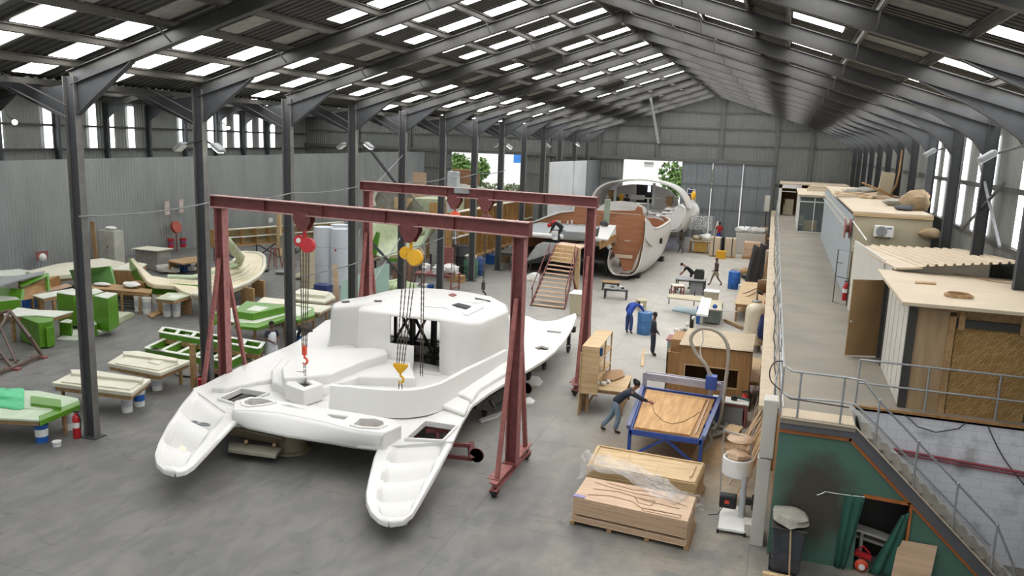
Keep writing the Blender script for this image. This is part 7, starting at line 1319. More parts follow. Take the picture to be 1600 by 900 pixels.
mb.tube(smooth_pts([a+V(-.3, -.1, .6), a+V(.2, .3, 2.9), a+V(.35, .4, 3.4), a+V(.5, .5, 3.2), a+V(.4, .5, 3.0)]), .03, 6); mb.build('stile', m_galv, t)
for i in range(9): mb = MB(); z = .3+i*.33; mb.bar(a+V(.15*z/3.1, .8*z/3.1, z), b+V(.15*z/3.1, .8*z/3.1, z), .05, .03); mb.build('rung', m_galv, t)
mb = MB(); mb.prism([at(532, 476, .1), at(604, 474, .1), aty(602, 424, 30.0), aty(530, 452, 30.0)][0:0] or [V(*at(531, 482, .05)), V(*at(606, 476, .05)), V(*at(606, 476, .05))+V(0, .1, 2.1), V(*at(531, 482, .05))+V(0, .1, 1.3)], (0, .04, 0)); tag(mb.build('mint_sheet', mat('mint green sheet', 'a9c9bd', .5, 0, .05, 1)), 'mint green sheet standing behind the cabin of the white deck', 'sheet')
mb = MB(); a = at(527, 478); mb.bar(a, a+V(-.25, .2, 2.0), .26, .06, (0, 1, 0)); tag(mb.build('plank', m_board), 'pale plank leaning left of the mint green sheet', 'plank')
lump(at(617, 474), .85, 'crumpled green and white fibreglass mat behind the white deck cabin', 'fibreglass_bundle', mat('green white mat', 'a7b88e', .8, 0, .4, 6), sq=(1.4, .8, .75), seed=91, cat='bundle')
mb = MB(); c = at(505, 462); mb.b2((c.x-.4, c.y-.3, 0), (c.x+.4, c.y+.3, .62)); tag(mb.build('blue_bin', mat('navy plastic', '2c3c6a', .5), bevel=.05), 'navy blue bin in front of the white foam cylinders', 'bin')
mb = MB(); a = at(560, 448); mb.bar(a, a+V(.5, .3, .9), .06); mb.bar(a+V(.7, .1, 0), a+V(.3, .3, 1.0), .06); mb.bar(a+V(-.3, .3, 0), a+V(.4, .3, 1.0), .06); tag(mb.build('trestle', m_timber), 'small wooden trestle at the foot of the ladder', 'trestle')
t = thing('red_trestle', 'red steel trestles with a small white machine left of the third column', 'trestle', tuple(at(442, 418))); mb = MB()
for u in (430, 452):
    a = at(u, 418)
    for dx, dy in ((-.3, -.3), (.3, -.3), (-.3, .3), (.3, .3)): mb.bar(a+V(dx, dy, 0), a+V(dx*.5, dy*.5, 1.2), .05)
    mb.bar(a+V(-.3, 0, 1.2), a+V(.3, 0, 1.2), .08)
mb.build('legs', m_redl, t); mb = MB(); a = at(450, 418); mb.b2(a+V(-.35, -.3, 1.22), a+V(.4, .3, 2.0)); mb.ball(a+V(0, 0, 2.1), .3, 10); mb.build('machine', m_bag, t)
mb = MB(); mb.bar(at(437, 400), at(437, 400)+V(0, 0, 3.6), .25); tag(mb.build('timber_post', m_ply), 'tall pale timber post left of the third column', 'post')
for u, v, r, m, lab in ((410, 424, .3, m_steelg, 'grey scrap on the floor right of the cream deck mould'), (440, 428, .3, m_grey, 'small grey rubbish pile before the red trestles'), (475, 436, .45, m_crmw, 'pale sack at the foot of the third column')): lump(at(u, v), r, lab, 'scrap_heap', m, sq=(1.5, 1, .4), seed=int(u), cat='heap')
mb = MB(); c = at(480, 450); mb.b2((c.x-.3, c.y-.2, 0), (c.x+.3, c.y+.3, 2.3)); tag(mb.build('cream_board', m_crmw), 'cream board standing upright left of the foam cylinders', 'board')
# drums, crates and the tub table in the middle
barrel(at(720, 430), 'black steel drum stack beside the pale clad post', mat('black drum', '35383a', .5, 0, .2, 4), .55, 1.9); barrel(at(735, 434), 'green drum with a white sack on top', mat('green drum', '3e6653', .5, 0, .15, 4), .45, 1.15); barrel(at(748, 430), 'navy blue drum right of the green drum', mat('navy drum', '2b4a7d', .5), .35, 1.1)
lump(V(at(735, 434).x, at(735, 434).y, 1.12), .35, 'white sack on top of the green drum', 'white_sack', m_wpan, sq=(1.1, 1, .5), seed=93, cat='sack')
mb = MB(); c = at(769, 412); mb.b2((c.x-.6, c.y-.3, 0), (c.x+.4, c.y+.4, .6)); tag(mb.build('blue_crate', m_blue), 'blue crate on the floor beyond the drums', 'crate'); mb = MB(); c = at(781, 409); mb.b2((c.x-.3, c.y-.3, 0), (c.x+.6, c.y+.5, .75)); tag(mb.build('timber_crate', m_timber), 'timber crate right of the blue crate', 'crate')
ct = at(683, 452); t, f = table('table crowded with white tubs and rolls behind the white deck', (ct.x, ct.y), 2.3, 1.3, .95, 0, m_redl, mtop=m_redl)
rr = random.Random(77)
for i in range(14):
    x, y = ct.x+rr.uniform(-1.0, 1.0), ct.y+rr.uniform(-.5, .5); bucket((x, y), 'white tub in the crowd on the red table', None, rr.uniform(.14, .24), rr.uniform(.22, .42), z=.95, grp='white tubs on the red table')
lump(V(ct.x+.7, ct.y-.1, .95), .4, 'white sheet draped over the right end of the tub table', 'white_sheet', m_white, sq=(1.2, 1, .8), seed=95, cat='sheet'); lump(V(ct.x-.1, ct.y+.5, 1.1), .16, 'small mint green bundle among the white tubs', 'mint_bundle', mat('mint', '7fc9b4', .7), seed=96, cat='bundle')
for i, dx in enumerate((-.8, -.2, .1)): bucket((ct.x+dx, ct.y-1.1), ['left white tub on the floor before the tub table', 'middle white tub on the floor before the tub table', 'blue tub on the floor before the tub table'][i], m_blue if i == 2 else None, .18, .45, band=m_blue if i == 2 else None)
mb = MB(); mb.b2((ct.x-2.5, ct.y-.5, 0), (ct.x-1.3, ct.y-.4, 1.3)); tag(mb.build('brown_sheet', mat('brown red panel', '7b5b4c', .7)), 'brown red panel standing left of the tub table', 'panel')
mb = MB(); c = at(712, 440); mb.b2((c.x-.4, c.y-.3, 0), (c.x+.5, c.y+.3, .4)); tag(mb.build('timber_crate', m_timber), 'low timber crate right of the tub table', 'crate')
c = at(703, 398); t = thing('red_cart', 'dull red machine on wheels beside the pale clad post', 'machine', (at(697, 432).x, at(697, 432).y, 0)); c = at(697, 432); mb = MB(); mb.b2(c+V(-.1, -.6, .8), c+V(.6, -.2, 1.9)); mb.build('body', m_redl, t, bevel=.03); mb = MB(); mb.bar(c+V(.2, -.4, 0), c+V(.2, -.4, .8), .1); mb.build('post', m_redl, t)
# ================================================================ THE TWO HULLS BEHIND
m_bwood = wood('red brown ply lining', 'a5704e', '8f5c3c', 0, .6)
b2_ = thing('catamaran_hull', 'open white catamaran hull with red brown lining and plywood bulkheads, at mid hall', 'boat', (-12, 53, 0))
SX = [(49, ((970, 430), (986, 430), (996, 420), (1002, 400), (1007, 372), (1009, 343))), (52, ((984, 429), (1003, 425), (1014, 412), (1020, 392), (1023, 372), (1024, 357))), (55.5, ((997, 420), (1015, 416), (1029, 402), (1037, 382), (1042, 362), (1043, 348))),
      (59, ((1003, 411), (1019, 407), (1034, 394), (1043, 374), (1048, 356), (1046, 343))), (64, ((1005, 395), (1018, 391), (1030, 381), (1038, 366), (1040, 350), (1035, 338)))]
def spl(P, n): return resample(smooth_pts([Vector(p) for p in P], 5), n)
rows = [spl([aty(u, v, y) for u, v in s], 22) for y, s in SX]
def densify(rows, n=5):
    out = []
    for j in range(len(rows[0])): out.append(smooth_pts([r[j] for r in rows], n))
    return [[out[j][i] for j in range(len(out))] for i in range(len(out[0]))]
hr = densify(rows); mb = MB(); mb.grid(hr); mb.build('outer_skin', m_gel, b2_, smooth=60, solid=.05)
mb = MB(); mb.grid([[p+V(-.12, .05, .04) for p in r] for r in hr]); mb.build('inner_lining', m_bwood, b2_, smooth=60, solid=.02)
mb = MB(); mb.tube([r[-1] for r in hr], .07, 8); mb.build('gunwale', m_gel, b2_, smooth=60)
rows = densify([spl([aty(u+dx, v, y) for u, v in ((970, 430), (958, 428), (951, 418), (950, 405), (953, 390))], 14) for y, dx in ((49, 0), (52, 3), (56, 6), (60, 8))]); mb = MB(); mb.grid(rows); mb.build('inboard_skin', m_gel, b2_, smooth=60, solid=.05)
mb = MB(); mb.prism([aty(u, v, 49.5) for u, v in ((956, 386), (962, 366), (963, 338), (985, 337), (1008, 337), (1007, 366), (998, 394), (987, 422), (974, 424), (968, 405), (958, 396))], (0, .08, 0)); mb.build('bulkhead', m_bwood, b2_)
for q in ((961, 402, 988, 399), (976, 377, 985, 376)): mb = MB(); mb.b2(aty(q[0], q[1], 49.45), aty(q[2], q[3], 49.4)); mb.build('batten', m_crm, b2_)
mb = MB(); mb.grid([[aty(1009, 342, 49.05), aty(1014, 345, 49.6), aty(1024, 362, 51.5)], [aty(1008, 372, 49.05), aty(1012, 378, 49.5), aty(1020, 386, 51.2)]]); mb.build('wing_panel', m_gel, b2_, solid=.05)
mb = MB(); mb.prism([aty(u, v, 55.8) for u, v in ((1010, 341), (1024, 341), (1040, 347), (1028, 358), (1012, 358))], (0, .15, 0)); mb.build('locker_lining', m_bwood, b2_)
for (u, v, y, s) in ((1032, 376, 53.6, 1), (1041, 367, 56.6, .7)): p = aty(u, v, y); mb = MB(); mb.box(p+V(.02, -.12, 0), (.22*s, .12, .36*s), -.5); mb.build('port_light', m_black, b2_)
# bridge deck
p, q = aty(840, 386, 49.2), aty(953, 390, 49.2); zd = 2.45
mb = MB(); mb.tube(smooth_pts([V(-16.2, 49.4, zd-.2), V(-15.2, 49.0, zd), V(-13.6, 49.0, zd), V(-12, 49.1, zd), V(-10.4, 49.2, zd-.05), V(-9.9, 49.2, zd-.5)]), .16, 8); mb.build('front_rim', m_gel, b2_, smooth=60)
mb = MB(); mb.b2((-17, 49.2, zd-.15), (-9.6, 57.5, zd)); mb.build('bridge_deck', m_grey, b2_)
mb = MB(); yw = 57.5; mb.prism([aty(u, v, yw) for u, v in ((818, 354), (830, 348), (852, 340), (876, 332), (897, 330), (898, 322), (914, 322), (936, 329), (992, 329), (996, 322), (1003, 324), (1006, 340), (1004, 375), (818, 384))], (0, .1, 0)); mb.build('aft_bulkhead', m_bwood, b2_)
mb = MB(); mb.tube([aty(u, v, yw-.05) for u, v in ((824, 351), (852, 339.5), (876, 331.5), (897, 329.5))], .07, 6); mb.build('rim', m_gel, b2_)
mb = MB(); mb.prism([aty(u, v, 53) for u, v in ((818, 372), (838, 368), (858, 370), (860, 398), (818, 404))], (0, .1, 0)); mb.build('side_bulkhead', m_bwood, b2_)
mb = MB(); mb.b2(aty(940, 332, 57.4), aty(1001, 335, 57.35)); mb.build('batten', m_crm, b2_)
for u0, u1, v0, v1, m in ((869, 876, 344, 349, m_grnl), (886, 888, 345, 351, m_white), (892.5, 894.5, 344, 351, m_white), (904, 913, 350, 359, m_grnl)): mb = MB(); a, b = aty(u0, v0, yw-.03), aty(u1, v1, yw-.08); mb.b2(a, b); mb.build('cut_out', m, b2_)
mb = MB(); mb.b2(aty(826, 352, yw-.05), aty(851, 368, yw-.1)); mb.build('dark_opening', m_steelg, b2_); mb = MB(); mb.b2(aty(838, 352, yw-.08), aty(851, 370, yw-.2)); mb.build('door_panel', mat('dark red brown door', '6b3b28', .6), b2_)
for k, (u0, v0, u1, v1, z, h, m, nm) in enumerate(((880, 372, 935, 366, 2.9, .45, m_grey, 'engine_box'), (936, 388, 962, 376, 2.9, .4, m_plyd, 'cabinet_box'), (862, 366, 905, 362, 2.85, .35, m_grey, 'moulded_floor'))):
    a, b = at(u0, v0, z-h), at(u1, v1, z-h); mb = MB(); mb.b2((a.x, min(a.y, b.y), zd), (b.x, max(a.y, b.y)+.3, z)); mb.build(nm, m, b2_, bevel=.03)
mb = MB(); a = aty(935, 345, 50.8); mb.plate([at(934, 372, 3.05), at(950, 374, 3.05), at(963, 352, 3.05), at(938, 350, 3.05)], .08); mb.build('white_worktop', m_gel, b2_); lump(aty(944, 351, 51.5)-V(0, 0, .1), .3, 'black machine on the white worktop of the open hull', 'machine', m_dark, seed=101, cat='machine')
mb = MB(); a, b = aty(945, 311, 52), aty(951, 350, 52); mb.b2((a.x, 52, b.z), (b.x, 52.2, a.z)); mb.build('green_post', mat('grey green post', '8d9a86', .5), b2_)
# port hull nose
mb = MB(); P0_ = [aty(u, v, 48.6) for u, v in ((821, 409), (827, 398), (838, 383), (846, 379), (868, 381), (868, 394), (862, 399), (840, 404))]; mb.prism(P0_, (0, 6, 0)); mb.build('port_hull', mat('grey gelcoat', 'a5a7a6', .4), b2_, bevel=.06)
mb = MB(); mb.prism([aty(u, v, 48.5) for u, v in ((821, 409), (840, 403), (868, 393), (867, 403), (845, 410), (823, 413))], (0, 6.2, 0)); mb.build('port_keel', m_dark, b2_, bevel=.03)
mb = MB(); mb.b2((-17.4, 49.0, 1.0), (-10.2, 56, 1.15)); mb.build('underside', m_steelg, b2_)
t = thing('hull_cradle', 'dark steel cradle legs under the open white hull', 'cradle', (-12, 51, 0)); mb = MB()
for x in (-16.3, -14, -12, -10.3): mb.bar((x, 50.2, 0), (x, 50.2, 1.0), .12); mb.bar((x, 55, 0), (x, 55, 1.0), .12)
mb.bar((-16.3, 50.2, .9), (-10.3, 50.2, .9), .14); mb.bar((-16.3, 55, .9), (-10.3, 55, .9), .14); mb.build('frame', m_dark, t)
for i, (u, v) in enumerate(((975, 436), (992, 434), (1030, 408))): c = at(u, v); mb = MB(); mb.b2(c+V(-.3, -.2, 0), c+V(.3, .4, .35)); tag(mb.build('keel_block', m_dark), ['left dark block under the bow of the open hull', 'right dark block under the bow of the open hull', 'dark stand under the far side of the open hull'][i], 'block')
t = thing('water_heater', 'white round tank lying under the port side of the open hull', 'tank', tuple(at(833, 452))); c = aty(833, 437, 46.5); mb = MB(); mb.lathe(c, [(0, -.5), (.3, -.48), (.42, -.4), (.42, .4), (.3, .48), (0, .5)], 24, Matrix.Rotation(pi/2, 3, 'X')); mb.build('tank', m_white, t, smooth=50); mb = MB(); mb.bar(V(c.x, c.y, 0), V(c.x, c.y, c.z-.4), .3, .5); mb.build('stand', m_timber, t); mb = MB(); mb.ball(c+V(0, -.5, .05), .06, 8); mb.build('tap', m_yel, t)
mb = MB(); mb.tube(smooth_pts([aty(829, 413, 47.5), aty(828, 420, 47.5), aty(822, 427, 47.5), aty(822, 436, 47.5), aty(826, 442, 47.5)]), .05, 6); tag(mb.build('drain_hose', m_dark, smooth=60), 'dark hose hanging from the port side of the open hull', 'hose')
# access stair
st2 = thing('access_stairs', 'open red steel stair with pale wooden treads up to the open hull', 'stairs', tuple(at(855, 481))); A0, A1 = at(829, 478), at(882, 484); T0, T1 = at(868, 384, 2.62), at(903, 389, 2.62); n = 14
for i in range(n):
    f = (i+.5)/n; a, b = A0.lerp(T0, f), A1.lerp(T1, f); mb = MB(); mb.plate([a+V(0, -.13, 0), b+V(0, -.13, 0), b+V(0, .15, 0), a+V(0, .15, 0)], .04); mb.build('tread', m_board, st2)
    if f > .7: mb = MB(); mb.prism([a+V(0, .13, 0), b+V(0, .13, 0), b+V(0, .13, .19), a+V(0, .13, .19)], (0, .02, 0)); mb.build('riser', m_ply, st2)
for a, b in ((A0, T0), (A1, T1)):
    mb = MB(); mb.bar(a, b, .05, .2); mb.build('stringer', m_red, st2)
    mb = MB(); mb.bar(a+V(0, 0, .9), b.lerp(a, .25)+V(0, 0, .95), .04)
    for k in (.05, .35, .7): p = a.lerp(b, k); mb.bar(p, p+V(0, 0, .93), .04)
    mb.build('handrail', m_red, st2)
mb = MB(); mb.b2(T1+V(-.1, -.1, -2.6), T1+V(.15, .1, 0)); mb.build('plywood_post', m_ply, st2); mb = MB(); mb.plate([T0+V(-.05, 0, .05), T1+V(.1, 0, .05), T1+V(.1, 1.5, .05), T0+V(-.05, 1.5, .05)], .08); mb.build('landing', m_board, st2)
mb = MB(); p = A1.lerp(T1, .5); mb.bar(p+V(.1, 0, 0), V(p.x+.6, p.y-.2, 0), .05); mb.bar(p+V(.1, 0, 0), V(p.x+.2, p.y+.6, 0), .05); mb.build('prop', m_red, st2)
bucket((at(867, 377, 2.5).x, at(867, 377, 2.5).y), 'white bucket at the feet of the person with the red cap', None, .2, .5, z=2.6)
# ---------------------------------------------------------------- the finished boat farther back
b3 = thing('catamaran_boat', 'nearly finished white catamaran with arched hardtop at the end of the hall', 'boat', (-11, 68, 0))
arch = [(924, 330), (924, 312), (928, 300), (938, 290), (956, 283), (985, 280), (1012, 281), (1038, 286), (1056, 294), (1067, 304), (1073, 314), (1078, 326)]
a0 = spl([aty(u, v, 64) for u, v in arch], 50); cA = V(-11, 64, 3.5)
mb = MB(); rows = []
for k, (s, dy) in enumerate(((.955, 0), (1, 0), (1.0, 1.0), (.985, 3), (.94, 4.4))): rows.append([cA+(p-cA)*s+V(0, dy, 0) for p in a0])
rows.append([cA+(p-cA)*.9+V(0, 4.2, 0) for p in a0]); rows.append([cA+(p-cA)*.93+V(0, 1.0, 0) for p in a0]); rows.append(rows[0]); mb.grid(rows); mb.build('hardtop_arch', m_gel, b3, smooth=50)
y = 68.5
mb = MB(); mb.prism([aty(u, v, y) for u, v in ((932, 330), (936, 300), (952, 292), (985, 288), (994, 288), (994, 318), (1020, 318), (1022, 289), (1045, 296), (1058, 308), (1062, 330))], (0, .15, 0)); mb.build('saloon_bulkhead', m_gel, b3)
mb = MB(); a, b = aty(994, 288, y+.1), aty(1022, 318, y+.1); mb.b2((a.x, y+.12, b.z), (b.x, y+.2, a.z)); mb.build('dark_doorway', m_black, b3); mb = MB(); a, b = aty(1012.5, 290, y), aty(1016, 300, y); mb.b2((a.x, y+.02, b.z), (b.x, y+.1, a.z)); mb.build('lit_window', mat('bluish daylight gap', (.75, .85, 1), emit=3, var=0), b3)
for u in (961, 1021): a, b = aty(u-1, 286, 65), aty(u+1, 322, 65); mb = MB(); mb.b2((a.x, 65, b.z), (b.x, 65.1, a.z)); mb.build('stanchion', m_galv, b3)
for u in (1012,): a, b = aty(u-.5, 311, 64), aty(u+.5, 338, 64); mb = MB(); mb.b2((a.x, 64, b.z), (b.x, 64.05, a.z)); mb.build('stanchion', m_galv, b3)
zf = aty(1000, 330, 65).z
mb = MB(); mb.b2((-15.3, 64, zf-.1), (-7.8, 75.5, zf)); mb.build('cockpit_floor', m_gel, b3)
cur = [aty(u, v, 64.3) for u, v in ((928, 330), (945, 318), (962, 315), (985, 316), (1002, 321), (1014, 330), (1024, 338))]; cur = spl(cur, 30); mb = MB(); mb.grid([[V(p.x, p.y, zf-.9) for p in cur], [p for p in cur], [p+V(0, .25, .0) for p in cur], [V(p.x, p.y+.3, zf) for p in cur]]); mb.build('seat_coaming', m_gel, b3, smooth=50, solid=.06)
mb = MB(); mb.b2(aty(1000, 308, 66.4), aty(1050, 313, 66)); mb.b2(aty(986, 304, 67.5), aty(1006, 313, 67)); mb.build('seat_base', m_gel, b3, bevel=.05)
SB = [(63.5, ((1030, 350), (1038, 357), (1050, 362), (1062, 357), (1068, 343), (1069, 326), (1060, 320))), (67, ((1044, 354), (1052, 362), (1066, 363), (1078, 352), (1085, 336), (1085, 320), (1078, 314))), (71, ((1055, 350), (1062, 357), (1072, 356), (1082, 345), (1088, 331), (1087, 318), (1082, 312))), (75.5, ((1062, 338), (1067, 345), (1074, 345), (1081, 337), (1085, 326), (1084, 316), (1080, 311)))]
rows = densify([spl([aty(u, v, yy) for u, v in s], 22) for yy, s in SB]); mb = MB(); mb.grid(rows); mb.build('starboard_hull', m_gel, b3, smooth=60, solid=.06)
mb = MB(); mb.prism([aty(u, v, 63.6) for u, v in ((1030, 350), (1040, 335), (1060, 320), (1069, 326), (1068, 343), (1060, 357), (1046, 361))], (0, .1, 0)); mb.build('transom', m_gel, b3)
mb = MB()
for k in range(5): mb.b2(aty(1022+k*4, 350-k*5.5, 63.5-.0), aty(1046+k*4, 344.5-k*5.5, 64.6+k*.5))
mb.build('boarding_steps', m_gel, b3, bevel=.03)
mb = MB(); mb.prism([aty(u, v, 64.1) for u, v in ((924, 322), (945, 322), (1030, 338), (1030, 350), (1000, 346), (926, 342))], (0, .2, 0)); mb.build('stern_panel', m_gel, b3)
mb = MB(); mb.prism([aty(u, v, 64.6) for u, v in ((924, 340), (960, 344), (955, 366), (935, 368), (925, 358))], (0, 10, 0)); mb.build('port_hull', m_gel, b3, bevel=.15)
for (u0, v0, u1, v1) in ((1071, 325, 1076, 334), (1078, 322, 1081, 328)): mb = MB(); a = aty((u0+u1)/2, (v0+v1)/2, 65.4 if u0 < 1075 else 67); mb.box(a+V(.05, -.3, 0), (.3, .12, .5), -.6); mb.build('hull_window', m_grey, b3)
mb = MB(); a, b = aty(1046, 360, 67.5), aty(1058, 384, 67.5); mb.b2((a.x, 67.3, 0), (b.x, 68.3, a.z+.3)); mb.build('keel', m_gel, b3, bevel=.04)
mb = MB(); p, q = aty(926, 366, 66), aty(950, 366, 66); mb.b2((p.x+.3, 66, 0), (p.x+.6, 66.4, p.z)); mb.b2((q.x-.4, 66, 0), (q.x-.1, 66.4, q.z)); mb.build('prop', m_timber, b3)
mb = MB()
for u0, v0, u1, v1 in ((932, 300, 946, 298), (930, 306, 950, 303), (932, 300, 930, 318), (940, 298, 940, 318), (947, 296, 949, 318)): mb.bar(aty(u0, v0, 66), aty(u1, v1, 66), .05)
mb.build('side_rail', m_galv, b3)
t = thing('rail_cage', 'pale steel cage with blue cloth on the starboard side of the finished boat', 'cage', (-6.6, 67.5, 3)); mb = MB(); q = [aty(u, v, 67.6) for u, v in ((1075, 318), (1074, 295), (1085, 297), (1085, 318))]
for dy in (0, .8):
    for i in range(3): mb.bar(q[i]+V(0, dy, 0), q[i+1]+V(0, dy, 0), .05)
    mb.bar(q[0]+V(0, dy, .8), q[3]+V(0, dy, .8), .04)
mb.build('frame', m_gel, t)
lump(q[0]+V(.1, .3, .6), .28, 'blue cloth bundle in the cage on the finished boat', 'cloth_bundle', mat('navy cloth', '28335c', .9), sq=(1, 1, 1.2), seed=111); lump(q[3]+V(-.1, -.2, .3), .25, 'yellow bag hung on the cage of the finished boat', 'yellow_bag', m_yel, sq=(.8, .8, 1.4), seed=112); lump(q[3]+V(.1, -.3, -1.4), .45, 'white sack hung outside the finished boat', 'white_sack', m_white, sq=(.8, .8, 1.6), seed=113, cat='sack')
for i, (u, v, m, s) in enumerate(((956, 302, m_timber, .5), (1046, 312, m_timber, .5), (962, 312, m_dark, .45), (971, 306, m_yel, .3))): p = aty(u, v, 66.2); mb = MB(); mb.box((p.x, 66.2, p.z), (s*1.1, .5, s)); mb.b2((p.x-s*.4, 66.1, zf), (p.x+s*.4, 66.4, p.z)); tag(mb.build('carton', m), ['brown carton at the left of the finished boat cockpit', 'brown carton at the right of the finished boat cockpit', 'black box below the left carton in the cockpit', 'small yellow box left of the seated figure'][i], 'box')
for i in range(5): p = aty(1088+i*2.2, 335+i*9, 68); mb = MB(); mb.box(p, (.9, .4, .12)); mb.bar(p, V(p.x, p.y+.3, 0), .05); tag(mb.build('scaffold_step', m_grey), ['topmost', 'second', 'third', 'fourth', 'lowest'][i]+' grey step of the scaffold right of the finished boat', 'step')
# ================================================================ PEOPLE
def skin_mesh(chains, name, m, parent, Mw, sub=1):
    """chains: list of (points, radii); chains that start at an existing point join it; the first point of an unattached chain is a root"""
    vs, rs, es, root = [], [], [], []
    def find(p):
        for i, q in enumerate(vs):
            if (q-p).length < 1e-5: return i
        return None
    for pts, rad in chains:
        prev = None
        for p, r in zip(pts, rad):
            p = Vector(p); i = find(p)
            if i is None:
                vs.append(p); rs.append(r); i = len(vs)-1
                if prev is None: root.append(i)
            if prev is not None: es.append((prev, i))
            prev = i
    if not root: root = [0]
    me = bpy.data.meshes.new(name); me.from_pydata([tuple(v) for v in vs], es, []); o = bpy.data.objects.new(name, me); COL.objects.link(o)
    md = o.modifiers.new('k', 'SKIN'); md.use_smooth_shade = True; md.branch_smoothing = .6
    sv = me.skin_vertices[0].data
    for i, r in enumerate(rs): sv[i].radius = (r, r) if not isinstance(r, tuple) else r; sv[i].use_root = i in root
    s = o.modifiers.new('u', 'SUBSURF'); s.levels = sub; s.render_levels = sub
    bpy.context.view_layer.update(); nm = bpy.data.meshes.new_from_object(o.evaluated_get(bpy.context.evaluated_depsgraph_get())); bpy.data.objects.remove(o)
    nm.materials.clear(); nm.materials.append(m)
    o = bpy.data.objects.new(name, nm); COL.objects.link(o); o.parent = parent; KIDS.setdefault(parent.name, []).append(o); return o
SKIN = {'d': mat('dark brown skin', '5b3d2c', .55, 0, .06, 8), 'm': mat('brown skin', '85583f', .55, 0, .06, 8)}
STAND = dict(pel=(0, 0, .93), sp=(0, 0, 1.13), ch=(0, .0, 1.34), nk=(0, 0, 1.47), hb=(0, .015, 1.54), hm=(0, .03, 1.62), ht=(0, .02, 1.71),
             sR=(.18, 0, 1.39), eR=(.23, -.03, 1.12), wR=(.24, .06, .88), sL=(-.18, 0, 1.39), eL=(-.23, -.03, 1.12), wL=(-.24, .06, .88),
             hR=(.09, 0, .9), kR=(.1, .02, .49), aR=(.1, 0, .09), tR=(.11, .17, .035), hL=(-.09, 0, .9), kL=(-.1, .02, .49), aL=(-.1, 0, .09), tL=(-.11, .17, .035))
def person(lab, loc, face, pose, shirt, trousers, shoes, hair=None, skin='d', sleeves='long', legs='long', extra=None, scale=1., name='person'):
    J = {k: Vector(v) for k, v in STAND.items()}; J.update({k: Vector(v) for k, v in pose.items()})
    t = thing(name, lab, 'person', loc, rotz=face); t.scale = (scale,)*3
    sk = SKIN[skin]; ch = []
    mid = J['hm']; d = (J['ht']-J['nk']).normalized(); fw = (J['tR']-J['aR']+J['tL']-J['aL']); fw = (fw-d*fw.dot(d)).normalized() if 'fw' not in pose else Vector(pose['fw']).normalized(); J.pop('fw', None)
    ch.append(([J['pel'], J['sp'], J['ch'], J['nk'], J['hb'], J['hm'], J['ht']], [.10, .095, .11, .055, .065, .092, .07]))
    for s in 'RL':
        sd = 1 if s == 'R' else -1
        ch.append(([J['ch'], J['s'+s], J['e'+s], J['w'+s]], [.12, .055, .042, .028])); ch.append(([J['pel'], J['h'+s], J['k'+s], J['a'+s], J['t'+s]], [.12, .085, .055, .04, .03]))
        w = J['w'+s]; a = (w-J['e'+s]).normalized(); side = a.cross(fw); side = side.normalized() if side.length > .1 else a.orthogonal().normalized(); palm = w+a*.08
        ch.append(([w, palm], [.028, .034]))
        cu = a.cross(side).normalized()
        for k, (off, L) in enumerate(((-.027, .066), (-.009, .078), (.009, .073), (.027, .058))):
            b = palm+side*off+a*.012; ch.append(([b, b+a*L*.5+cu*.006, b+a*L*.85+cu*.028], [.009, .0085, .007]))
        b = w+a*.035-side*.026; ch.append(([b, b-side*.028+a*.025, b-side*.034+a*.055+cu*.01], [.011, .010, .008]))
    body = skin_mesh(ch, 'body', sk, t, None)
    right = d.cross(fw)*-1
    # face: nose, ears, eyes and mouth
    mb = MB(world=False); f0 = J['hb'].lerp(J['ht'], .42)+fw*.085; mb.ball(f0, .017, 8, (1, 1.3, 1.5)); 
    for s in (-1, 1): mb.ball(J['hb'].lerp(J['ht'], .45)+right*.088*s, .022, 8, (.6, 1, 1.3))
    mb.build('nose_ears', sk, t, smooth=60)
    mb = MB(world=False)
    for s in (-1, 1): mb.ball(J['hb'].lerp(J['ht'], .55)+fw*.08+right*.032*s, .011, 8)
    mb.build('eyes', m_black, t)
    mb = MB(world=False); c = J['hb'].lerp(J['ht'], .16)+fw*.074; mb.bar(c-right*.02, c+right*.02, .012); mb.build('mouth', mat('lip', '6e3a35', .5), t)
    top = [([J['pel'].lerp(J['sp'], -.3), J['pel'].lerp(J['sp'], .4), J['sp'], J['ch'], J['nk'].lerp(J['ch'], .35)], [.15, .15, .145, .155, .085])]
    for s in 'RL':
        e = J['e'+s]; end = J['w'+s].lerp(e, .08) if sleeves == 'long' else e.lerp(J['s'+s], .15)
        P = [J['ch'], J['s'+s], e, end] if sleeves == 'long' else [J['ch'], J['s'+s], end]; top.append((P, [.155, .088, .068, .05][:3]+([.05] if sleeves == 'long' else [])) if sleeves == 'long' else (P, [.155, .088, .075]))
    skin_mesh(top, 'shirt', shirt, t, None)
    bot = [([J['pel'].lerp(J['sp'], .5), J['pel']-V(0, 0, .03)], [.13, .14])]; q = J['pel']-V(0, 0, .03)
    for s in 'RL':
        k, a = J['k'+s], J['a'+s]
        if legs == 'long': bot.append(([q, J['h'+s]-V(0, 0, .04), k, a+(k-a).normalized()*.03], [.14, .118, .09, .078]))
        else: bot.append(([q, J['h'+s]-V(0, 0, .04), k+(J['h'+s]-k).normalized()*.06], [.14, .12, .105]))
    skin_mesh(bot, 'shorts' if legs != 'long' else 'trousers', trousers, t, None)
    for s in 'RL': skin_mesh([([J['a'+s], J['a'+s]+(J['t'+s]-J['a'+s])*.3-V(0, 0, .01), J['t'+s]], [.05, .05, .036])], 'shoe', shoes, t, None)
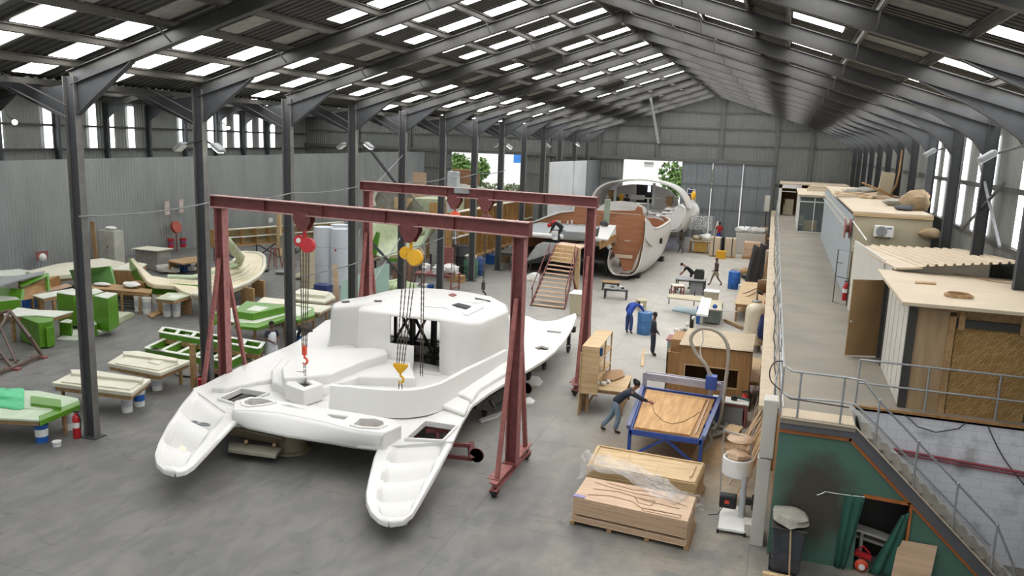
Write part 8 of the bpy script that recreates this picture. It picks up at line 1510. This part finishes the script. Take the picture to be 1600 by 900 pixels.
    if hair:
        mb = MB(world=False); c = J['hm'].lerp(J['ht'], .35)-fw*.012; mb.ball((0, 0, 0), .101, 14); mb.v = [tuple(c+Vector(v)*(1 if Vector(v).dot(d)-.35*Vector(v).dot(fw) > -.025 else .78)) for v in mb.v]; mb.build('hair' if hair is not True else 'hair', hair if hair is not True else mat('black hair', '161413', .8), t, smooth=60)
    if extra: extra(t, J, fw, d, right)
    return t
navy = mat('dark navy cloth', '262c39', .85, 0, .12, 6); blu = mat('royal blue overall cloth', '2c489b', .85, 0, .12, 6); blu2 = mat('blue jeans', '2d3f6d', .85, 0, .15, 6); denim = mat('washed grey denim', '70808f', .85, 0, .15, 6); blk = mat('black cloth', '1e1f22', .85, 0, .1, 6); khaki = mat('khaki cloth', '8f8670', .85, 0, .1, 6); gryc = mat('grey cloth', '575650', .85, 0, .12, 6); wht = mat('white apron cloth', 'd3d6dc', .8, 0, .06, 6); hairm = mat('black hair', '161413', .8); redc = mat('red cloth', 'b3262d', .8, 0, .08, 5); shoe = mat('dark shoe', '2a2623', .6)
UP_ = -pi/2
# 1 man in blue overalls bending over the barrel, seen from behind
person('man in royal blue overalls bending down over a blue barrel', (-6.0, 35.0, 0), radians(-20), dict(pel=(0, -.05, .92), sp=(.02, .1, 1.12), ch=(.04, .26, 1.3), nk=(.06, .4, 1.38), hb=(.07, .47, 1.37), hm=(.08, .55, 1.36), ht=(.08, .62, 1.31), sR=(.2, .3, 1.34), eR=(.34, .5, 1.14), wR=(.4, .55, 1.0), sL=(-.15, .28, 1.32), eL=(-.3, .25, 1.08), wL=(-.34, .36, .88), fw=(0, .5, -.8)), blu, blu2, shoe, hairm)
# 2 standing man
person('man in dark navy work clothes standing with his hands together', (-4.42, 31.65, 0), radians(-75), dict(eR=(.23, -.01, 1.12), wR=(.17, .15, .95), eL=(-.23, -.01, 1.12), wL=(-.16, .15, .97)), navy, navy, shoe, hairm, scale=1.03)
# 3 woman at the routing table
def cap(t, J, fw, d, right): mb = MB(world=False); c = J['ht']-d*.02-fw*.02; mb.ball(c, .105, 14, (1, 1, .8)); mb.ball(c-fw*.07+d*.03, .07, 10); mb.build('head_wrap', blk, t, smooth=60)
def gloves(t, J, fw, d, right): cap(t, J, fw, d, right); mb = MB(world=False); a = (J['wR']-J['eR']).normalized(); mb.bar(J['wR']+a*.02, J['wR']+a*.17, .085, .05); mb.build('glove', mat('mauve glove', '9a5a66', .8), t, bevel=.02)
person('woman in navy jacket and head wrap leaning over the routing table', (-3.95, 22.35, 0), radians(-72), dict(pel=(0, -.12, .95), sp=(0, .06, 1.12), ch=(0, .26, 1.27), nk=(0, .38, 1.35), hb=(0, .43, 1.39), hm=(0, .47, 1.46), ht=(0, .48, 1.55), sR=(.17, .3, 1.29), eR=(.22, .56, 1.14), wR=(.16, .8, 1.04), sL=(-.17, .28, 1.29), eL=(-.26, .38, 1.12), wL=(-.2, .52, 1.03), hR=(.09, -.12, .92), hL=(-.09, -.12, .92), kR=(.1, -.02, .5), kL=(-.11, -.2, .5), aR=(.1, -.12, .09), aL=(-.12, -.5, .11), tR=(.11, .06, .035), tL=(-.12, -.35, .035)), navy, denim, shoe, hairm, 'm', extra=gloves)
# 4 woman in white apron
def apron(t, J, fw, d, right): mb = MB(world=False); rows = [[Vector((r*cos(a), r*.8*sin(a)+.01, z)) for a in [radians(x) for x in range(10, 171, 20)]] for z, r in ((1.36, .1), (1.3, .15), (1.1, .165), (.95, .18), (.7, .2), (.45, .22))]; mb.grid(rows); mb.build('apron', wht, t, smooth=60, solid=.01); mb = MB(world=False); mb.lathe((0, 0, .5), [(.235, 0), (.2, .3), (.165, .5)], 20); mb.build('apron_skirt', wht, t, smooth=60)
p = at(424, 505, 1.66); person('woman with navy sleeves and a long white apron standing by the green moulds', (p.x, p.y, 0), radians(-115), dict(eR=(.24, .02, 1.12), wR=(.1, .24, 1.02), eL=(-.24, .02, 1.12), wL=(-.08, .26, 1.06)), navy, wht, shoe, hairm, 'd', extra=apron, sleeves='short')
# 5 figure in black behind the deck
p = at(485, 509, 1.32); person('person in a black shirt bending behind the left edge of the white deck', (p.x, p.y, 0), radians(70), dict(pel=(0, -.1, .92), sp=(0, .1, 1.1), ch=(0, .3, 1.2), nk=(0, .43, 1.2), hb=(0, .5, 1.18), hm=(0, .57, 1.15), ht=(0, .64, 1.1), sR=(.18, .3, 1.22), eR=(.22, .42, .98), wR=(.2, .55, .8), sL=(-.18, .3, 1.22), eL=(-.22, .42, .98), wL=(-.2, .5, .78), fw=(0, .5, -.8)), blk, blk, shoe, hairm)
bc = at(464, 541); bucket(bc, 'white paint bucket with a blue and red label by the black shirted person', None, .2, .6, band=m_blue)
# 6 person with red cap on the open hull
def rcap(t, J, fw, d, right): mb = MB(world=False); c = J['ht']-d*.03; mb.ball(c, .12, 12, (1.2, 1.2, 1)); mb.bar(c+fw*.1, c+fw*.2, .14, .02); mb.build('cap', redc, t, smooth=60); mb = MB(world=False); mb.ball(J['ch']+(J['nk']-J['ch'])*.3, .2, 12, (1.2, .9, .7)); mb.build('red_shawl', redc, t, smooth=60)
p = at(874, 377, 2.5); person('person in a red top and cap bending over on the deck of the open hull', (p.x, p.y, 2.47), radians(95), dict(pel=(0, -.12, .8), sp=(0, .08, .98), ch=(0, .3, 1.08), nk=(0, .42, 1.06), hb=(0, .5, 1.02), hm=(0, .57, .97), ht=(0, .63, .9), sR=(.18, .3, 1.1), eR=(.24, .4, .82), wR=(.2, .5, .6), sL=(-.18, .3, 1.1), eL=(-.24, .4, .82), wL=(-.2, .5, .6), fw=(0, .4, -.9), kR=(.1, .12, .45), kL=(-.1, .12, .45), hR=(.09, -.1, .78), hL=(-.09, -.1, .78)), blk, blk, shoe, hairm, extra=rcap, scale=1.05)
# 7 man in black at the grey workbench
person('man in a black shirt bending at the grey workbench', (-4.75, 48.3, 0), radians(95), dict(pel=(0, -.1, .93), sp=(0, .08, 1.12), ch=(0, .3, 1.3), nk=(0, .44, 1.4), hb=(0, .5, 1.42), hm=(0, .57, 1.44), ht=(0, .64, 1.43), sR=(.18, .32, 1.3), eR=(.22, .44, 1.04), wR=(.18, .58, .9), sL=(-.18, .32, 1.3), eL=(-.22, .44, 1.04), wL=(-.18, .56, .9), fw=(0, .6, -.7)), blk, blk, shoe, hairm, 'm', sleeves='short')
# 8 man walking
def cap2(t, J, fw, d, right): mb = MB(world=False); mb.ball(J['ht']-d*.03, .11, 12, (1, 1, .7)); mb.build('cap', gryc, t, smooth=60)
person('man in dark shirt and khaki shorts walking past the blue barrel', (-3.45, 50.2, 0), radians(120), dict(kR=(.1, .18, .52), aR=(.1, .3, .12), tR=(.11, .46, .06), kL=(-.1, -.08, .5), aL=(-.1, -.38, .16), tL=(-.11, -.24, .04), eR=(.25, -.12, 1.12), wR=(.24, .0, .9), eL=(-.25, .08, 1.12), wL=(-.2, .26, 1.0)), mat('dark brown shirt', '3a3433', .85), khaki, shoe, hairm, sleeves='short', legs='short', extra=cap2)
# 9 man walking by the far boat
p = at(1063, 395); person('man in dark shirt and grey trousers walking beside the keel of the far boat', (p.x, p.y, 0), radians(50), dict(kR=(.1, .16, .52), aR=(.1, .28, .1), tR=(.11, .44, .05), kL=(-.1, -.1, .5), aL=(-.1, -.4, .15), tL=(-.11, -.27, .04)), mat('dark olive shirt', '403e36', .85), gryc, shoe, hairm, sleeves='short', legs='short', scale=1.08)
# 10, 11 far people
p = at(1122, 382); person('person in a red shirt and blue trousers standing far back', (p.x, p.y, 0), radians(190), {}, redc, blu, shoe, hairm, sleeves='short', scale=1.15)
p = at(1095, 380); person('person in dark grey clothes standing at the far machine table', (p.x, p.y, 0), radians(-60), dict(eR=(.22, .1, 1.15), wR=(.16, .34, 1.12)), mat('charcoal cloth', '3c434b', .85), mat('slate trousers', '566875', .85), shoe, hairm, scale=1.1)
# 12 seated figure in the finished boat
p = aty(979, 318, 66.0); person('person in black sitting in the cockpit of the finished boat', (p.x, 66.0, zf), radians(180), dict(pel=(0, 0, .42), sp=(0, 0, .62), ch=(0, .02, .84), nk=(0, .02, .97), hb=(0, .03, 1.04), hm=(0, .05, 1.12), ht=(0, .04, 1.21), sR=(.18, 0, .89), eR=(.22, .08, .64), wR=(.16, .3, .55), sL=(-.18, 0, .89), eL=(-.22, .08, .64), wL=(-.16, .3, .55), hR=(.09, 0, .4), kR=(.12, .42, .45), aR=(.12, .44, .08), tR=(.13, .6, .035), hL=(-.09, 0, .4), kL=(-.12, .42, .45), aL=(-.12, .44, .08), tL=(-.13, .6, .035)), blk, blk, shoe, hairm, 'd')
mb = MB(); mb.b2((p.x-.25, 65.85, zf), (p.x+.25, 66.3, zf+.32)); tag(mb.build('sitting_box', m_grey), 'box the black clothed person sits on in the finished boat', 'seat')
